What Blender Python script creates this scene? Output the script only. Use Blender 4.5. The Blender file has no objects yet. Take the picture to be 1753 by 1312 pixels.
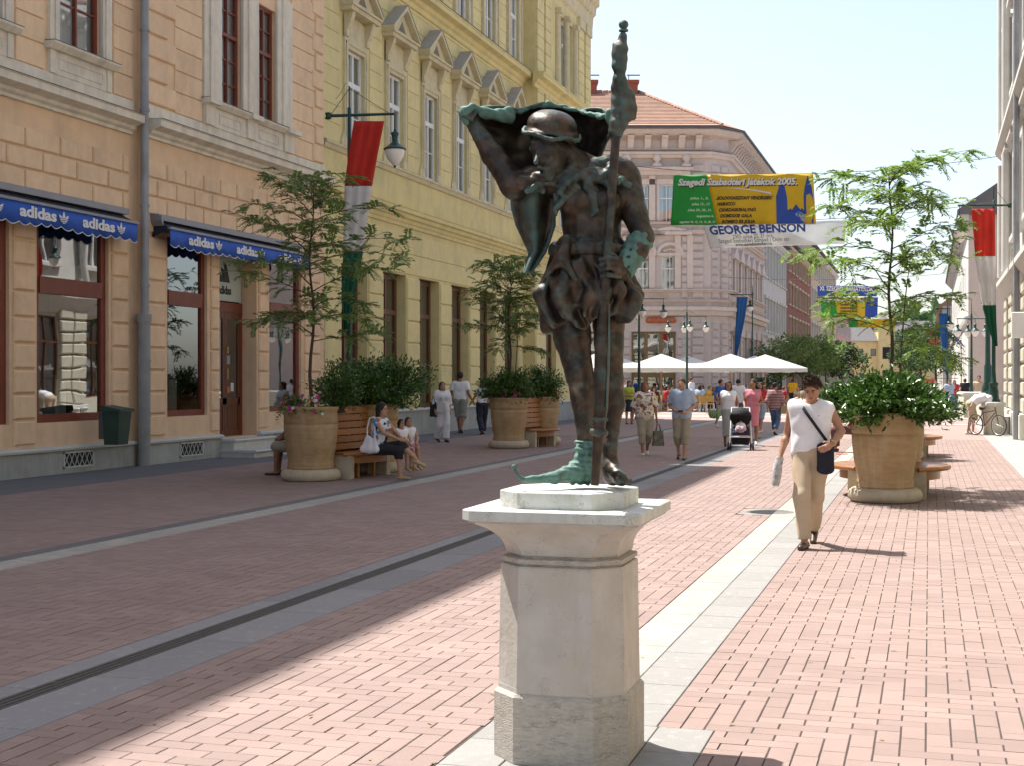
import bpy, math, random
import numpy as np
from mathutils import Vector, Matrix
random.seed(7); RNG = np.random.default_rng(11)
SC = bpy.context.scene
R = math.radians
# ---------------- camera, sky, sun, exposure ----------------
YAW = R(16.56); CA, SA = math.cos(YAW), math.sin(YAW)
CAMH = 1.75; FPX = 2400.0; CX = 876.5; HY = 649.0
cam_d = bpy.data.cameras.new('camera'); cam = bpy.data.objects.new('camera', cam_d)
SC.collection.objects.link(cam); SC.camera = cam
cam_d.sensor_width = 36; cam_d.lens = FPX/1753*36; cam_d.clip_end = 3000; cam_d.clip_start = .05
cam.location = (0, 0, CAMH)
cam.rotation_euler = (R(90)-math.atan((656-HY)/FPX), 0, YAW)
SUN_EL, SUN_DIR = R(60.5), (-.883, .469)          # horizontal direction TOWARDS the sun
world = bpy.data.worlds.new('World'); SC.world = world; world.use_nodes = True
wn = world.node_tree.nodes; wl = world.node_tree.links
bg = wn['Background']; sky = wn.new('ShaderNodeTexSky'); sky.sky_type = 'NISHITA'; sky.sun_disc = False
sky.sun_elevation = SUN_EL; sky.sun_rotation = math.atan2(SUN_DIR[0], SUN_DIR[1])
sky.dust_density = 2.0; sky.air_density = 1.0; sky.ozone_density = 1.0; sky.altitude = 80
hsv = wn.new('ShaderNodeHueSaturation'); hsv.inputs['Saturation'].default_value = .78
hsv.inputs['Value'].default_value = 1.22
wl.new(sky.outputs[0], hsv.inputs['Color']); wl.new(hsv.outputs[0], bg.inputs['Color'])
bg.inputs['Strength'].default_value = .105
sun_d = bpy.data.lights.new('sun', 'SUN'); sun = bpy.data.objects.new('sun', sun_d); SC.collection.objects.link(sun)
sun_d.energy = 5.0; sun_d.angle = R(.53); sun_d.color = (1, .955, .88)
sd = Vector((SUN_DIR[0]*math.cos(SUN_EL), SUN_DIR[1]*math.cos(SUN_EL), math.sin(SUN_EL)))
sun.rotation_euler = sd.to_track_quat('Z', 'Y').to_euler(); sun.location = (-30, 20, 60)
SC.view_settings.view_transform = 'Standard'; SC.view_settings.look = 'None'
SC.view_settings.gamma = 1; SC.view_settings.use_curve_mapping = False
SC.view_settings.exposure = .92
# ---------------- pixel rays of the reference camera -> points on real planes ----------------
def gnd(x, y):                      # photo pixel -> point on the ground
    d = CAMH*FPX/(y-HY); lat = (x-CX)/FPX*d
    return lat*CA-d*SA, lat*SA+d*CA
def at_d(x, y, d):                  # photo pixel at camera depth d -> (X, Y, z)
    lat = (x-CX)/FPX*d
    return lat*CA-d*SA, lat*SA+d*CA, CAMH+(HY-y)/FPX*d
def on_x(x, X):                     # photo column on the plane X=const -> Y
    return X/math.tan(math.atan((x-CX)/FPX)-YAW)
def z_at(y, X, Y):
    return CAMH+(HY-y)/FPX*(-X*SA+Y*CA)
# ---------------- object helpers ----------------
COL = SC.collection
def tag(o, label=None, cat=None, group=None, kind=None):
    if label: o['label'] = label
    if cat: o['category'] = cat
    if group: o['group'] = group
    if kind: o['kind'] = kind
    return o
def empty(name, loc=(0,0,0), rz=0, label=None, cat=None, group=None, kind=None):
    o = bpy.data.objects.new(name, None); COL.objects.link(o)
    o.location = loc; o.rotation_euler = (0,0,rz); o.empty_display_size = .1
    return tag(o, label, cat, group, kind)
def link(name, me, mat=None, parent=None, loc=None, rot=None):
    o = bpy.data.objects.new(name, me); COL.objects.link(o)
    if mat is not None and len(me.materials) == 0: me.materials.append(mat)
    if parent is not None: o.parent = parent
    if loc is not None: o.location = loc
    if rot is not None: o.rotation_euler = rot
    return o
def copy_tree(o, parent=None):
    c = o.copy(); COL.objects.link(c); c.parent = parent
    for ch in o.children: copy_tree(ch, c)
    return c
def np_mesh(name, V, Fq, smooth=False):
    """V (n,3) float, Fq (m,k) int with k 3 or 4"""
    V = np.asarray(V, np.float32); Fq = np.asarray(Fq, np.int32)
    me = bpy.data.meshes.new(name); n, k = Fq.shape
    me.vertices.add(len(V)); me.vertices.foreach_set('co', V.ravel())
    me.loops.add(n*k); me.loops.foreach_set('vertex_index', Fq.ravel())
    me.polygons.add(n); me.polygons.foreach_set('loop_start', np.arange(0, n*k, k, dtype=np.int32))
    me.polygons.foreach_set('loop_total', np.full(n, k, np.int32))
    me.polygons.foreach_set('use_smooth', np.full(n, smooth))
    me.update(calc_edges=True); me.validate()
    return me
BOXF = [(0,3,2,1),(4,5,6,7),(0,1,5,4),(1,2,6,5),(2,3,7,6),(3,0,4,7)]
class MB:
    def __init__(s): s.v = []; s.f = []; s.sm = []
    def add(s, vs, fs, smooth=False):
        b = len(s.v); s.v += [tuple(p) for p in vs]
        for f in fs: s.f.append(tuple(b+i for i in f)); s.sm.append(smooth)
        return s
    def box(s, x0, x1, y0, y1, z0, z1):
        if x0 > x1: x0, x1 = x1, x0
        if y0 > y1: y0, y1 = y1, y0
        return s.add([(x0,y0,z0),(x1,y0,z0),(x1,y1,z0),(x0,y1,z0),(x0,y0,z1),(x1,y0,z1),(x1,y1,z1),(x0,y1,z1)], BOXF)
    def bevbox(s, x0, x1, yf, yb, z0, z1, b):
        """block on a wall whose front face is at yf (< yb), bevelled edges b"""
        vs = [(x0,yb,z0),(x1,yb,z0),(x1,yb,z1),(x0,yb,z1),(x0,yf+b,z0),(x1,yf+b,z0),(x1,yf+b,z1),(x0,yf+b,z1),
              (x0+b,yf,z0+b),(x1-b,yf,z0+b),(x1-b,yf,z1-b),(x0+b,yf,z1-b)]
        return s.add(vs, [(0,1,5,4),(1,2,6,5),(2,3,7,6),(3,0,4,7),(4,5,9,8),(5,6,10,9),(6,7,11,10),(7,4,8,11),(8,9,10,11)])
    def cyl(s, a, b, ra, rb=None, n=12, caps=True, smooth=True):
        rb = ra if rb is None else rb
        a, b = Vector(a), Vector(b); d = (b-a).normalized()
        u = d.orthogonal().normalized(); w = d.cross(u)
        vs = []
        for p, r in ((a, ra), (b, rb)):
            for i in range(n):
                t = 2*math.pi*i/n; vs.append(p+u*(r*math.cos(t))+w*(r*math.sin(t)))
        s.add(vs, [(i, (i+1) % n, n+(i+1) % n, n+i) for i in range(n)], smooth)
        if caps:
            s.add(vs[:n], [tuple(range(n-1, -1, -1))]); s.add(vs[n:], [tuple(range(n))])
        return s
    def tube(s, pts, rad, n=8, smooth=True, caps=True):
        pts = [Vector(p) for p in pts]; rs = rad if isinstance(rad, (list, tuple)) else [rad]*len(pts)
        u = None; vs = []
        for i, p in enumerate(pts):
            d = (pts[min(i+1, len(pts)-1)]-pts[max(i-1, 0)]).normalized()
            if u is None: u = d.orthogonal().normalized()
            u = (u-d*u.dot(d)).normalized(); w = d.cross(u)
            for k in range(n):
                t = 2*math.pi*k/n; vs.append(p+u*(rs[i]*math.cos(t))+w*(rs[i]*math.sin(t)))
        fs = [(i*n+k, i*n+(k+1) % n, (i+1)*n+(k+1) % n, (i+1)*n+k) for i in range(len(pts)-1) for k in range(n)]
        s.add(vs, fs, smooth)
        if caps:
            s.add(vs[:n], [tuple(range(n-1, -1, -1))]); s.add(vs[-n:], [tuple(range(n))])
        return s
    def lathe(s, prof, n=32, c=(0,0,0), smooth=True):
        """prof = [(r,z)...]"""
        vs = []
        for r, z in prof:
            for i in range(n):
                t = 2*math.pi*i/n; vs.append((c[0]+r*math.cos(t), c[1]+r*math.sin(t), c[2]+z))
        m = len(prof)
        return s.add(vs, [(j*n+i, j*n+(i+1) % n, (j+1)*n+(i+1) % n, (j+1)*n+i) for j in range(m-1) for i in range(n)], smooth)
    def prism(s, poly, ax, a0, a1):
        """extrude 2D polygon along axis ax ('x','y','z')"""
        n = len(poly)
        def P(p, a): return {'x': (a, p[0], p[1]), 'y': (p[0], a, p[1]), 'z': (p[0], p[1], a)}[ax]
        vs = [P(p, a0) for p in poly]+[P(p, a1) for p in poly]
        return s.add(vs, [tuple(range(n)), tuple(range(2*n-1, n-1, -1))]+[(i, n+i, n+(i+1) % n, (i+1) % n) for i in range(n)])
    def grid(s, P, smooth=True, closed=False):
        """P[i][j] points"""
        m, n = len(P), len(P[0]); vs = [p for row in P for p in row]
        return s.add(vs, [(i*n+j, i*n+j+1, (i+1)*n+j+1, (i+1)*n+j) for i in range(m-1) for j in range(n-1)], smooth)
    def mesh(s, name):
        me = bpy.data.meshes.new(name); me.from_pydata([tuple(v) for v in s.v], [], s.f)
        me.polygons.foreach_set('use_smooth', s.sm); me.update()
        return me
    def build(s, name, mat, parent=None, loc=None, rot=None, recalc=True):
        me = s.mesh(name)
        if recalc: fixn(me)
        return link(name, me, mat, parent, loc, rot)
import bmesh
def fixn(me):
    bm = bmesh.new(); bm.from_mesh(me); bmesh.ops.recalc_face_normals(bm, faces=bm.faces); bm.to_mesh(me); bm.free()
def obj_mod(o, kind, **kw):
    m = o.modifiers.new(kind.lower(), kind)
    for k, v in kw.items(): setattr(m, k, v)
    return m
# ---------------- materials ----------------
def mat(name, col, rough=.8, var=.0, vscale=3.0, bump=0.0, bscale=40, metal=0.0, spec=.5, col2=None, rnd=0.0, dirt=None, dscale=1.2, stretch=None, trans=0, detail=6, streak=None, pits=None, spots=None):
    """procedural material: base colour, noise mottling towards col2, per-piece variation, fine bump"""
    m = bpy.data.materials.new(name); m.use_nodes = True
    nt = m.node_tree; N, L = nt.nodes, nt.links; b = N['Principled BSDF']
    b.inputs['Roughness'].default_value = rough; b.inputs['Metallic'].default_value = metal
    b.inputs['Specular IOR Level'].default_value = spec
    tc = N.new('ShaderNodeNewGeometry'); pos = tc.outputs['Position']
    if stretch:
        mp = N.new('ShaderNodeMapping'); mp.inputs['Scale'].default_value = stretch
        L.new(pos, mp.inputs[0]); pos = mp.outputs[0]
    rgb = N.new('ShaderNodeRGB'); rgb.outputs[0].default_value = (*col, 1); c = rgb.outputs[0]
    if var > 0:
        nz = N.new('ShaderNodeTexNoise'); nz.inputs['Scale'].default_value = vscale; nz.inputs['Detail'].default_value = detail
        nz.inputs['Roughness'].default_value = .6; L.new(pos, nz.inputs['Vector'])
        rp = N.new('ShaderNodeValToRGB'); rp.color_ramp.elements[0].position = .32; rp.color_ramp.elements[1].position = .68
        L.new(nz.outputs[0], rp.inputs[0]); mx = N.new('ShaderNodeMix'); mx.data_type = 'RGBA'
        c2 = col2 or tuple(x*(1-var) for x in col)
        mx.inputs['A'].default_value = (*col, 1); mx.inputs['B'].default_value = (*c2, 1)
        L.new(rp.outputs[0], mx.inputs['Factor']); c = mx.outputs['Result']
    if dirt:
        nz = N.new('ShaderNodeTexNoise'); nz.inputs['Scale'].default_value = dscale; nz.inputs['Detail'].default_value = 8
        nz.inputs['Roughness'].default_value = .7; L.new(tc.outputs['Position'], nz.inputs['Vector'])
        rp = N.new('ShaderNodeValToRGB'); rp.color_ramp.elements[0].position = .52; rp.color_ramp.elements[1].position = .75
        L.new(nz.outputs[0], rp.inputs[0]); mx = N.new('ShaderNodeMix'); mx.data_type = 'RGBA'
        L.new(c, mx.inputs['A']); mx.inputs['B'].default_value = (*dirt, 1)
        L.new(rp.outputs[0], mx.inputs['Factor']); c = mx.outputs['Result']
    def layer(c, fac, colr, amt):
        mx = N.new('ShaderNodeMix'); mx.data_type = 'RGBA'; mu = N.new('ShaderNodeMath'); mu.operation = 'MULTIPLY'; mu.inputs[1].default_value = amt
        L.new(fac, mu.inputs[0]); L.new(mu.outputs[0], mx.inputs['Factor']); L.new(c, mx.inputs['A']); mx.inputs['B'].default_value = (*colr, 1); return mx.outputs['Result']
    def ramp(v, a, b):
        rp = N.new('ShaderNodeValToRGB'); rp.color_ramp.elements[0].position = a; rp.color_ramp.elements[1].position = b
        if a > b: pass
        L.new(v, rp.inputs[0]); return rp.outputs[0]
    if streak:      # (colour, amount, horizontal scale): vertical run-off
        mp2 = N.new('ShaderNodeMapping'); mp2.inputs['Scale'].default_value = (streak[2], streak[2], streak[2]*.09); L.new(tc.outputs['Position'], mp2.inputs[0])
        nz = N.new('ShaderNodeTexNoise'); nz.inputs['Scale'].default_value = 1; nz.inputs['Detail'].default_value = 7; nz.inputs['Roughness'].default_value = .65; L.new(mp2.outputs[0], nz.inputs['Vector'])
        c = layer(c, ramp(nz.outputs[0], .48, .72), streak[0], streak[1])
    if pits:        # (colour, amount, scale)
        nz = N.new('ShaderNodeTexNoise'); nz.inputs['Scale'].default_value = pits[2]; nz.inputs['Detail'].default_value = 3; L.new(pos, nz.inputs['Vector'])
        n2 = N.new('ShaderNodeTexNoise'); n2.inputs['Scale'].default_value = pits[2]*.12; L.new(pos, n2.inputs['Vector'])
        ad2 = N.new('ShaderNodeMath'); ad2.operation = 'ADD'; L.new(nz.outputs[0], ad2.inputs[0]); L.new(n2.outputs[0], ad2.inputs[1])
        hf = N.new('ShaderNodeMath'); hf.operation = 'MULTIPLY'; hf.inputs[1].default_value = .5; L.new(ad2.outputs[0], hf.inputs[0])
        c = layer(c, ramp(hf.outputs[0], .575, .60), pits[0], pits[1])
    if spots:       # trodden gum and drips: (colour, amount, cells per metre, radius)
        vo = N.new('ShaderNodeTexVoronoi'); vo.inputs['Scale'].default_value = spots[2]; L.new(tc.outputs['Position'], vo.inputs['Vector'])
        lt = N.new('ShaderNodeMath'); lt.operation = 'LESS_THAN'; lt.inputs[1].default_value = spots[3]; L.new(vo.outputs['Distance'], lt.inputs[0]); c = layer(c, lt.outputs[0], spots[0], spots[1])
    if rnd > 0:
        oi = N.new('ShaderNodeObjectInfo'); ad = N.new('ShaderNodeMath'); ad.operation = 'ADD'
        L.new(oi.outputs['Random'], ad.inputs[0]); L.new(tc.outputs['Random Per Island'], ad.inputs[1])
        fr = N.new('ShaderNodeMath'); fr.operation = 'FRACT'; L.new(ad.outputs[0], fr.inputs[0])
        mr = N.new('ShaderNodeMapRange'); mr.inputs['To Min'].default_value = 1-rnd; mr.inputs['To Max'].default_value = 1+rnd
        L.new(fr.outputs[0], mr.inputs[0]); mu = N.new('ShaderNodeVectorMath'); mu.operation = 'SCALE'
        L.new(c, mu.inputs[0]); L.new(mr.outputs[0], mu.inputs['Scale']); c = mu.outputs[0]
    L.new(c, b.inputs['Base Color'])
    if bump > 0:
        nb = N.new('ShaderNodeTexNoise'); nb.inputs['Scale'].default_value = bscale; nb.inputs['Detail'].default_value = 4
        L.new(pos, nb.inputs['Vector']); bu = N.new('ShaderNodeBump'); bu.inputs['Strength'].default_value = bump
        bu.inputs['Distance'].default_value = .01; L.new(nb.outputs[0], bu.inputs['Height']); L.new(bu.outputs[0], b.inputs['Normal'])
    if trans > 0:
        ts = N.new('ShaderNodeBsdfTranslucent'); ms = N.new('ShaderNodeMixShader'); ms.inputs[0].default_value = trans
        L.new(c, ts.inputs[0]); L.new(b.outputs[0], ms.inputs[1]); L.new(ts.outputs[0], ms.inputs[2])
        L.new(ms.outputs[0], N['Material Output'].inputs[0])
    return m
def glass(name, tint, refl, rough=.02):
    m = bpy.data.materials.new(name); m.use_nodes = True
    nt = m.node_tree; N, L = nt.nodes, nt.links; N.remove(N['Principled BSDF'])
    tr = N.new('ShaderNodeBsdfTransparent'); tr.inputs[0].default_value = (*tint, 1)
    gl = N.new('ShaderNodeBsdfGlossy'); gl.inputs['Roughness'].default_value = rough; gl.inputs[0].default_value = (.95, .97, 1, 1)
    fr = N.new('ShaderNodeFresnel'); fr.inputs[0].default_value = 1.5
    ad = N.new('ShaderNodeMath'); ad.operation = 'ADD'; ad.inputs[1].default_value = refl; ad.use_clamp = True
    nz = N.new('ShaderNodeTexNoise'); nz.inputs['Scale'].default_value = .9; nz.inputs['Detail'].default_value = 1
    g = N.new('ShaderNodeNewGeometry'); L.new(g.outputs['Position'], nz.inputs['Vector'])
    bu = N.new('ShaderNodeBump'); bu.inputs['Strength'].default_value = .07; bu.inputs['Distance'].default_value = .04
    L.new(nz.outputs[0], bu.inputs['Height']); L.new(bu.outputs[0], gl.inputs['Normal'])
    L.new(fr.outputs[0], ad.inputs[0]); ms = N.new('ShaderNodeMixShader')
    L.new(ad.outputs[0], ms.inputs[0]); L.new(tr.outputs[0], ms.inputs[1]); L.new(gl.outputs[0], ms.inputs[2])
    L.new(ms.outputs[0], N['Material Output'].inputs[0])
    return m
M = {}
M['brick'] = mat('brick paving', (.290,.210,.188), .9, .14, 1.1, .35, 90, rnd=.085, dirt=(.29,.215,.19), dscale=.6, spots=((.17,.14,.13),.7,1.6,.035), streak=((.30,.22,.19),.0,1), pits=((.22,.16,.14),.2,60))
M['joint'] = mat('paving joint sand', (.075,.06,.052), .95, .3, 30)
M['granite'] = mat('grey granite', (.245,.243,.253), .8, .28, 160, .3, 120, rnd=.09, spots=((.15,.15,.15),.7,2.0,.04), pits=((.42,.42,.43),.35,120), dirt=(.26,.24,.23), dscale=2)
M['granite_sunlit'] = mat('sunlit grey granite', (.29,.283,.272), .8, .25, 160, .3, 120, rnd=.08, spots=((.18,.17,.16),.7,2.0,.04), pits=((.48,.47,.46),.35,120), dirt=(.29,.275,.26), dscale=2)  # lighter, warmer copy of the granite with sunlight put into its colour
M['slab_dark'] = mat('dark grey paving', (.15,.15,.158), .85, .25, 120, .3, 100, rnd=.06)
M['slab_light'] = mat('pale stone slab', (.36,.348,.312), .8, .2, 9, .2, 80, rnd=.05, dirt=(.5,.46,.39), dscale=2)
M['gutter'] = mat('dark gutter', (.10,.10,.10), .7, .4, 40, .4, 60)
M['beige'] = mat('peach stucco', (.80,.565,.36), .9, .12, 2.5, .25, 60, dirt=(.56,.40,.26), dscale=.7, streak=((.45,.34,.25),.35,2.2))
M['beige_block'] = mat('peach stucco block', (.81,.58,.375), .9, .10, 5, .25, 60, rnd=.045, dirt=(.60,.43,.28), dscale=.9, streak=((.50,.37,.26),.35,2.6))
M['cream'] = mat('cream stucco trim', (.76,.69,.57), .85, .14, 4, .2, 60, dirt=(.50,.45,.38), dscale=1.1, streak=((.36,.34,.30),.45,3.5))
M['yellow'] = mat('yellow stucco', (.72,.61,.29), .9, .12, 2.0, .25, 60, dirt=(.50,.44,.24), dscale=.6, streak=((.40,.36,.23),.35,1.6))
M['yellow_block'] = mat('yellow stucco block', (.73,.625,.31), .9, .1, 4, .25, 60, rnd=.045, dirt=(.54,.47,.25), dscale=.8, streak=((.44,.39,.25),.35,1.8))
M['ytrim'] = mat('pale yellow trim', (.66,.58,.37), .85, .16, 4, .2, 60, dirt=(.48,.43,.31), dscale=1, streak=((.33,.31,.26),.4,3.2))
M['pink'] = mat('pink stucco', (.60,.505,.47), .9, .14, 2.0, .3, 30, dirt=(.47,.41,.38), dscale=.5, streak=((.36,.32,.30),.4,1.2))
M['pinktrim'] = mat('pale pink trim', (.66,.55,.49), .9, .14, 3.0, .3, 30, dirt=(.50,.42,.38), dscale=.7)
M['plinth'] = mat('plinth limestone', (.40,.41,.385), .85, .18, 3, .25, 60, dirt=(.27,.28,.26), dscale=1.2, rnd=.06, streak=((.20,.20,.19),.5,4), spots=((.15,.15,.14),.5,2,.05))
M['plinth_cap'] = mat('plinth cap', (.56,.56,.52), .8, .15, 5, .2, 60)
M['wood_red'] = mat('red brown joinery', (.20,.045,.022), .45, .2, 5, spec=.4)
M['wood_brown'] = mat('brown joinery', (.13,.045,.02), .45, .2, 5)
M['white_wood'] = mat('white window paint', (.75,.76,.74), .5, .08, 5)
M['zinc'] = mat('zinc drainpipe', (.33,.345,.37), .5, .3, 2, metal=.15, spec=.5, streak=((.18,.18,.18),.5,14))
M['flash'] = mat('sheet metal flashing', (.12,.12,.13), .5, .2, 4, metal=.3)
M['glass'] = glass('window glass', (.75,.8,.82), .22)
M['shopglass'] = glass('shop window glass', (.55,.60,.58), .24, .01)
M['dark'] = mat('dark interior', (.02,.02,.022), .9)
M['inter'] = mat('room interior', (.10,.10,.095), .9)
M['curtain'] = mat('white curtain', (.70,.72,.74), .9, .15, 6, stretch=(9,9,.3))
M['blue'] = mat('blue awning canvas', (.025,.105,.50), .75, .15, 3)
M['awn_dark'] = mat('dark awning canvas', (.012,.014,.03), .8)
M['awn_frame'] = mat('grey awning casing', (.27,.27,.30), .5, .1, 3, metal=.3)
M['white'] = mat('white print', (.72,.72,.71), .7)
M['black'] = mat('black', (.012,.012,.013), .6)
M['green_metal'] = mat('green cast iron', (.012,.055,.042), .4, .25, 8, metal=.2)
M['opal'] = mat('opal glass', (.80,.78,.74), .25, .05, 3)
M['marble'] = mat('white marble', (.66,.67,.64), .55, .16, 7, .1, 30, col2=(.50,.51,.48), dirt=(.50,.49,.42), dscale=2.6, streak=((.36,.40,.30),.5,16), pits=((.30,.29,.25),.5,90))
M['travertine'] = mat('pale travertine', (.52,.485,.43), .75, .35, 26, .5, 60, col2=(.37,.34,.29), dirt=(.52,.48,.40), dscale=4, stretch=(1,1,3.4), streak=((.34,.32,.27),.5,9), pits=((.20,.18,.15),.5,60))
M['shaft'] = mat('buff marble shaft', (.57,.54,.495), .6, .3, 5, .25, 40, col2=(.46,.43,.385), dirt=(.50,.44,.35), dscale=3.4, detail=10, streak=((.44,.40,.33),.6,11), pits=((.30,.27,.23),.35,110))
M['pot'] = mat('ochre fired clay pot', (.40,.275,.14), .75, .3, 5, .25, 30, streak=((.46,.37,.24),.6,7), pits=((.22,.15,.08),.4,40), col2=(.33,.21,.10), dirt=(.46,.35,.21), dscale=1.6, rnd=.05, stretch=(1,1,4))
M['potbase'] = mat('pot base stone', (.52,.45,.33), .8, .25, 8, .3, 40, dirt=(.36,.31,.23), dscale=3)
M['benchwood'] = mat('varnished bench wood', (.36,.15,.042), .35, .35, 10, .1, 40, col2=(.25,.095,.025), rnd=.16, stretch=(1,1,6))
M['soil'] = mat('soil', (.04,.028,.018), .95, .4, 20, .5, 40)
M['bark'] = mat('bark', (.085,.065,.05), .9, .4, 30, .6, 50)
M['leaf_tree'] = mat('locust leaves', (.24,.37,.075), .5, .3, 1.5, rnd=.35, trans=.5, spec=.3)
M['leaf_tree_shade'] = mat('locust leaves in shade tone', (.20,.30,.09), .5, .3, 1.5, rnd=.35, trans=.42, spec=.3)  # duller copy of the locust leaves, shade worked into the colour
M['leaf_bush'] = mat('laurel leaves', (.065,.15,.022), .32, .3, 2, rnd=.4, trans=.18, spec=.6)
M['leaf_far'] = mat('distant foliage', (.085,.16,.05), .8, .4, .6, rnd=.4, trans=.2)
M['rooftile'] = mat('orange clay tiles', (.44,.26,.185), .85, .25, 1.2, .3, 20, rnd=.12, dirt=(.33,.19,.13), dscale=1)
M['chimney'] = mat('chimney brick', (.33,.10,.06), .9, .25, 6)
M['grey_roof'] = mat('grey slate roof', (.16,.15,.15), .8, .25, 2, .2, 20)
M['umbrella'] = mat('white parasol canvas', (.66,.66,.63), .8, .06, 2, trans=.25)
M['pole_wood'] = mat('pole wood', (.38,.22,.10), .6, .2, 8)
M['wicker'] = mat('yellow wicker', (.42,.24,.06), .7, .3, 40)
M['steel'] = mat('pale steel', (.60,.60,.62), .35, .05, 5, metal=.6)
M['skin'] = mat('skin', (.47,.26,.175), .55, .12, 14, spec=.35)
M['skin_dark'] = mat('tanned skin', (.32,.155,.095), .55, .12, 14, spec=.35)
M['hair_dark'] = mat('dark hair', (.018,.012,.01), .6, .5, 60, .8, 150)
M['hair_brown'] = mat('brown curly hair', (.028,.016,.009), .75, .5, 60, 1, 90, col2=(.085,.05,.026))
M['hair_red'] = mat('auburn hair', (.20,.085,.035), .65, .4, 70, 1, 110)
def text(s, size, mat_, parent, loc, rot=(R(90),0,0), bold=0.0, shear=0.0, align='LEFT', ex=.003, name='lettering', sx=1.0):
    cu = bpy.data.curves.new('t', 'FONT'); cu.body = s; cu.size = size; cu.offset = bold; cu.shear = shear
    cu.align_x = align; cu.extrude = ex; cu.resolution_u = 3
    t = bpy.data.objects.new('t', cu); COL.objects.link(t)
    me = bpy.data.meshes.new_from_object(t.evaluated_get(bpy.context.evaluated_depsgraph_get()))
    bpy.data.objects.remove(t); bpy.data.curves.remove(cu); me.materials.clear()
    if sx != 1.0: me.transform(Matrix.Diagonal((sx,1,1,1)))
    return link(name, me, mat_, parent, loc, rot)
# ================= GROUND =================
B = .118
ground = empty('pavement', (0,0,0), kind='structure')
base = MB(); base.add([(-900,-60,-.012),(900,-60,-.012),(900,1500,-.012),(-900,1500,-.012)], [(0,1,2,3)])
base.build('terrain', mat('far ground', (.30,.26,.22), .95, .2, .5), recalc=False)['kind'] = 'structure'
bed = MB(); bed.add([(-16,-8,-.006),(4,-8,-.006),(4,44,-.006),(-16,44,-.006)], [(0,1,2,3)])
bed.build('mortar_bed', M['joint'], ground, recalc=False)
def brick_rects(x0, x1, y0, y1, phase):
    out = []
    K = int((x1-x0)/B)+2; Rw0, Rw1 = int(y0/B), int(y1/B)+1
    for k in range(-1, K):
        for r in range(Rw0, Rw1):
            m = (r-k-phase) % 10
            if m in (0, 2): a = (x0+k*B, x0+(k+1)*B, r*B, (r+2)*B, 1)
            elif m in (5, 7, 9): a = (x0+k*B, x0+(k+2)*B, r*B, (r+1)*B, 0)
            else: continue
            xa, xb = max(a[0], x0+.002), min(a[1], x1-.002)
            if xb-xa < .02: continue
            out.append((xa, xb, a[2], a[3], a[4], (a[1]-a[0])-(xb-xa) < .001))
    return out
fields = [(-13.3,-8.72,3), (-8.12,-5.05,0), (-4.28,-1.935,5), (-1.31,1.6,8)]
apron = (-2.14,-1.02,3.6,6.96)
cand = []
for (a, b, ph) in fields: cand += brick_rects(a, b, 3.6, 42, ph)
def clip_apron(q):
    x0, x1, y0, y1, v, full = q
    if x1 <= apron[0] or x0 >= apron[1] or y0 >= apron[3]: return q
    if y1 > apron[3]+.03: return (x0, x1, apron[3]+.001, y1, v, False)
    if x0 < apron[0]-.03 and x1 > apron[0]: return (x0, apron[0]-.001, y0, y1, v, False)
    if x1 > apron[1]+.03: return (apron[1]+.001, x1, y0, y1, v, False)
    return None
cand = [q for q in map(clip_apron, cand) if q]
mcx = gnd(1322, 878)
cand = [q for q in cand if not (abs((q[0]+q[1])/2-mcx[0]) < .42 and abs((q[2]+q[3])/2-mcx[1]) < .42)]
def seen(q):
    X, Y = (q[0]+q[1])/2, (q[2]+q[3])/2
    d = -X*SA+Y*CA; lat = X*CA+Y*SA
    if d < 1: return 1e9
    x = CX+lat/d*FPX; y = HY+CAMH/d*FPX
    return d if (10 < x < 1743 and y < 1302 and not (838 < x < 1107) and q[5]) else 1e9
order = sorted(range(len(cand)), key=lambda i: seen(cand[i])); near = set(order[:300])
GX, GY = .0040, .0014
bm_ = MB(); lx, ly = B/2-GX, B-GY        # vertical brick: long along y
def brick_mb(hx, hy):
    mb = MB(); c = .003
    vs = [(-hx,-hy,-.012),(hx,-hy,-.012),(hx,hy,-.012),(-hx,hy,-.012),(-hx,-hy,-c),(hx,-hy,-c),(hx,hy,-c),(-hx,hy,-c),
          (-hx+c,-hy+c,0),(hx-c,-hy+c,0),(hx-c,hy-c,0),(-hx+c,hy-c,0)]
    mb.add(vs, [(0,1,5,4),(1,2,6,5),(2,3,7,6),(3,0,4,7),(4,5,9,8),(5,6,10,9),(6,7,11,10),(7,4,8,11),(8,9,10,11)])
    me = mb.mesh('brick'); me.materials.append(M['brick']); return me
bv, bh = brick_mb(B/2-GX, B-GY), brick_mb(B-GX, B/2-GY)
for i in near:
    q = cand[i]
    link('brick', bv if q[4] else bh, None, ground, ((q[0]+q[1])/2, (q[2]+q[3])/2, random.uniform(-.0012,.0008)), (random.uniform(-.004,.004), random.uniform(-.004,.004), random.uniform(-.006,.006)))
Vs, Fs = [], []; n = 0
for i, q in enumerate(cand):
    if i in near: continue
    x0, x1, y0, y1 = q[0]+GX, q[1]-GX, q[2]+GY, q[3]-GY; z = random.uniform(-.0012,.0008)
    Vs += [(x0,y0,-.01),(x1,y0,-.01),(x1,y1,-.01),(x0,y1,-.01),(x0,y0,z),(x1,y0,z),(x1,y1,z),(x0,y1,z)]
    Fs += [(n+4,n+5,n+6,n+7),(n,n+1,n+5,n+4),(n+1,n+2,n+6,n+5),(n+2,n+3,n+7,n+6),(n+3,n,n+4,n+7)]; n += 8
o = link('brick_field', np_mesh('brick_field', Vs, Fs), M['brick'], ground); o['kind'] = 'stuff'
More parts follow.
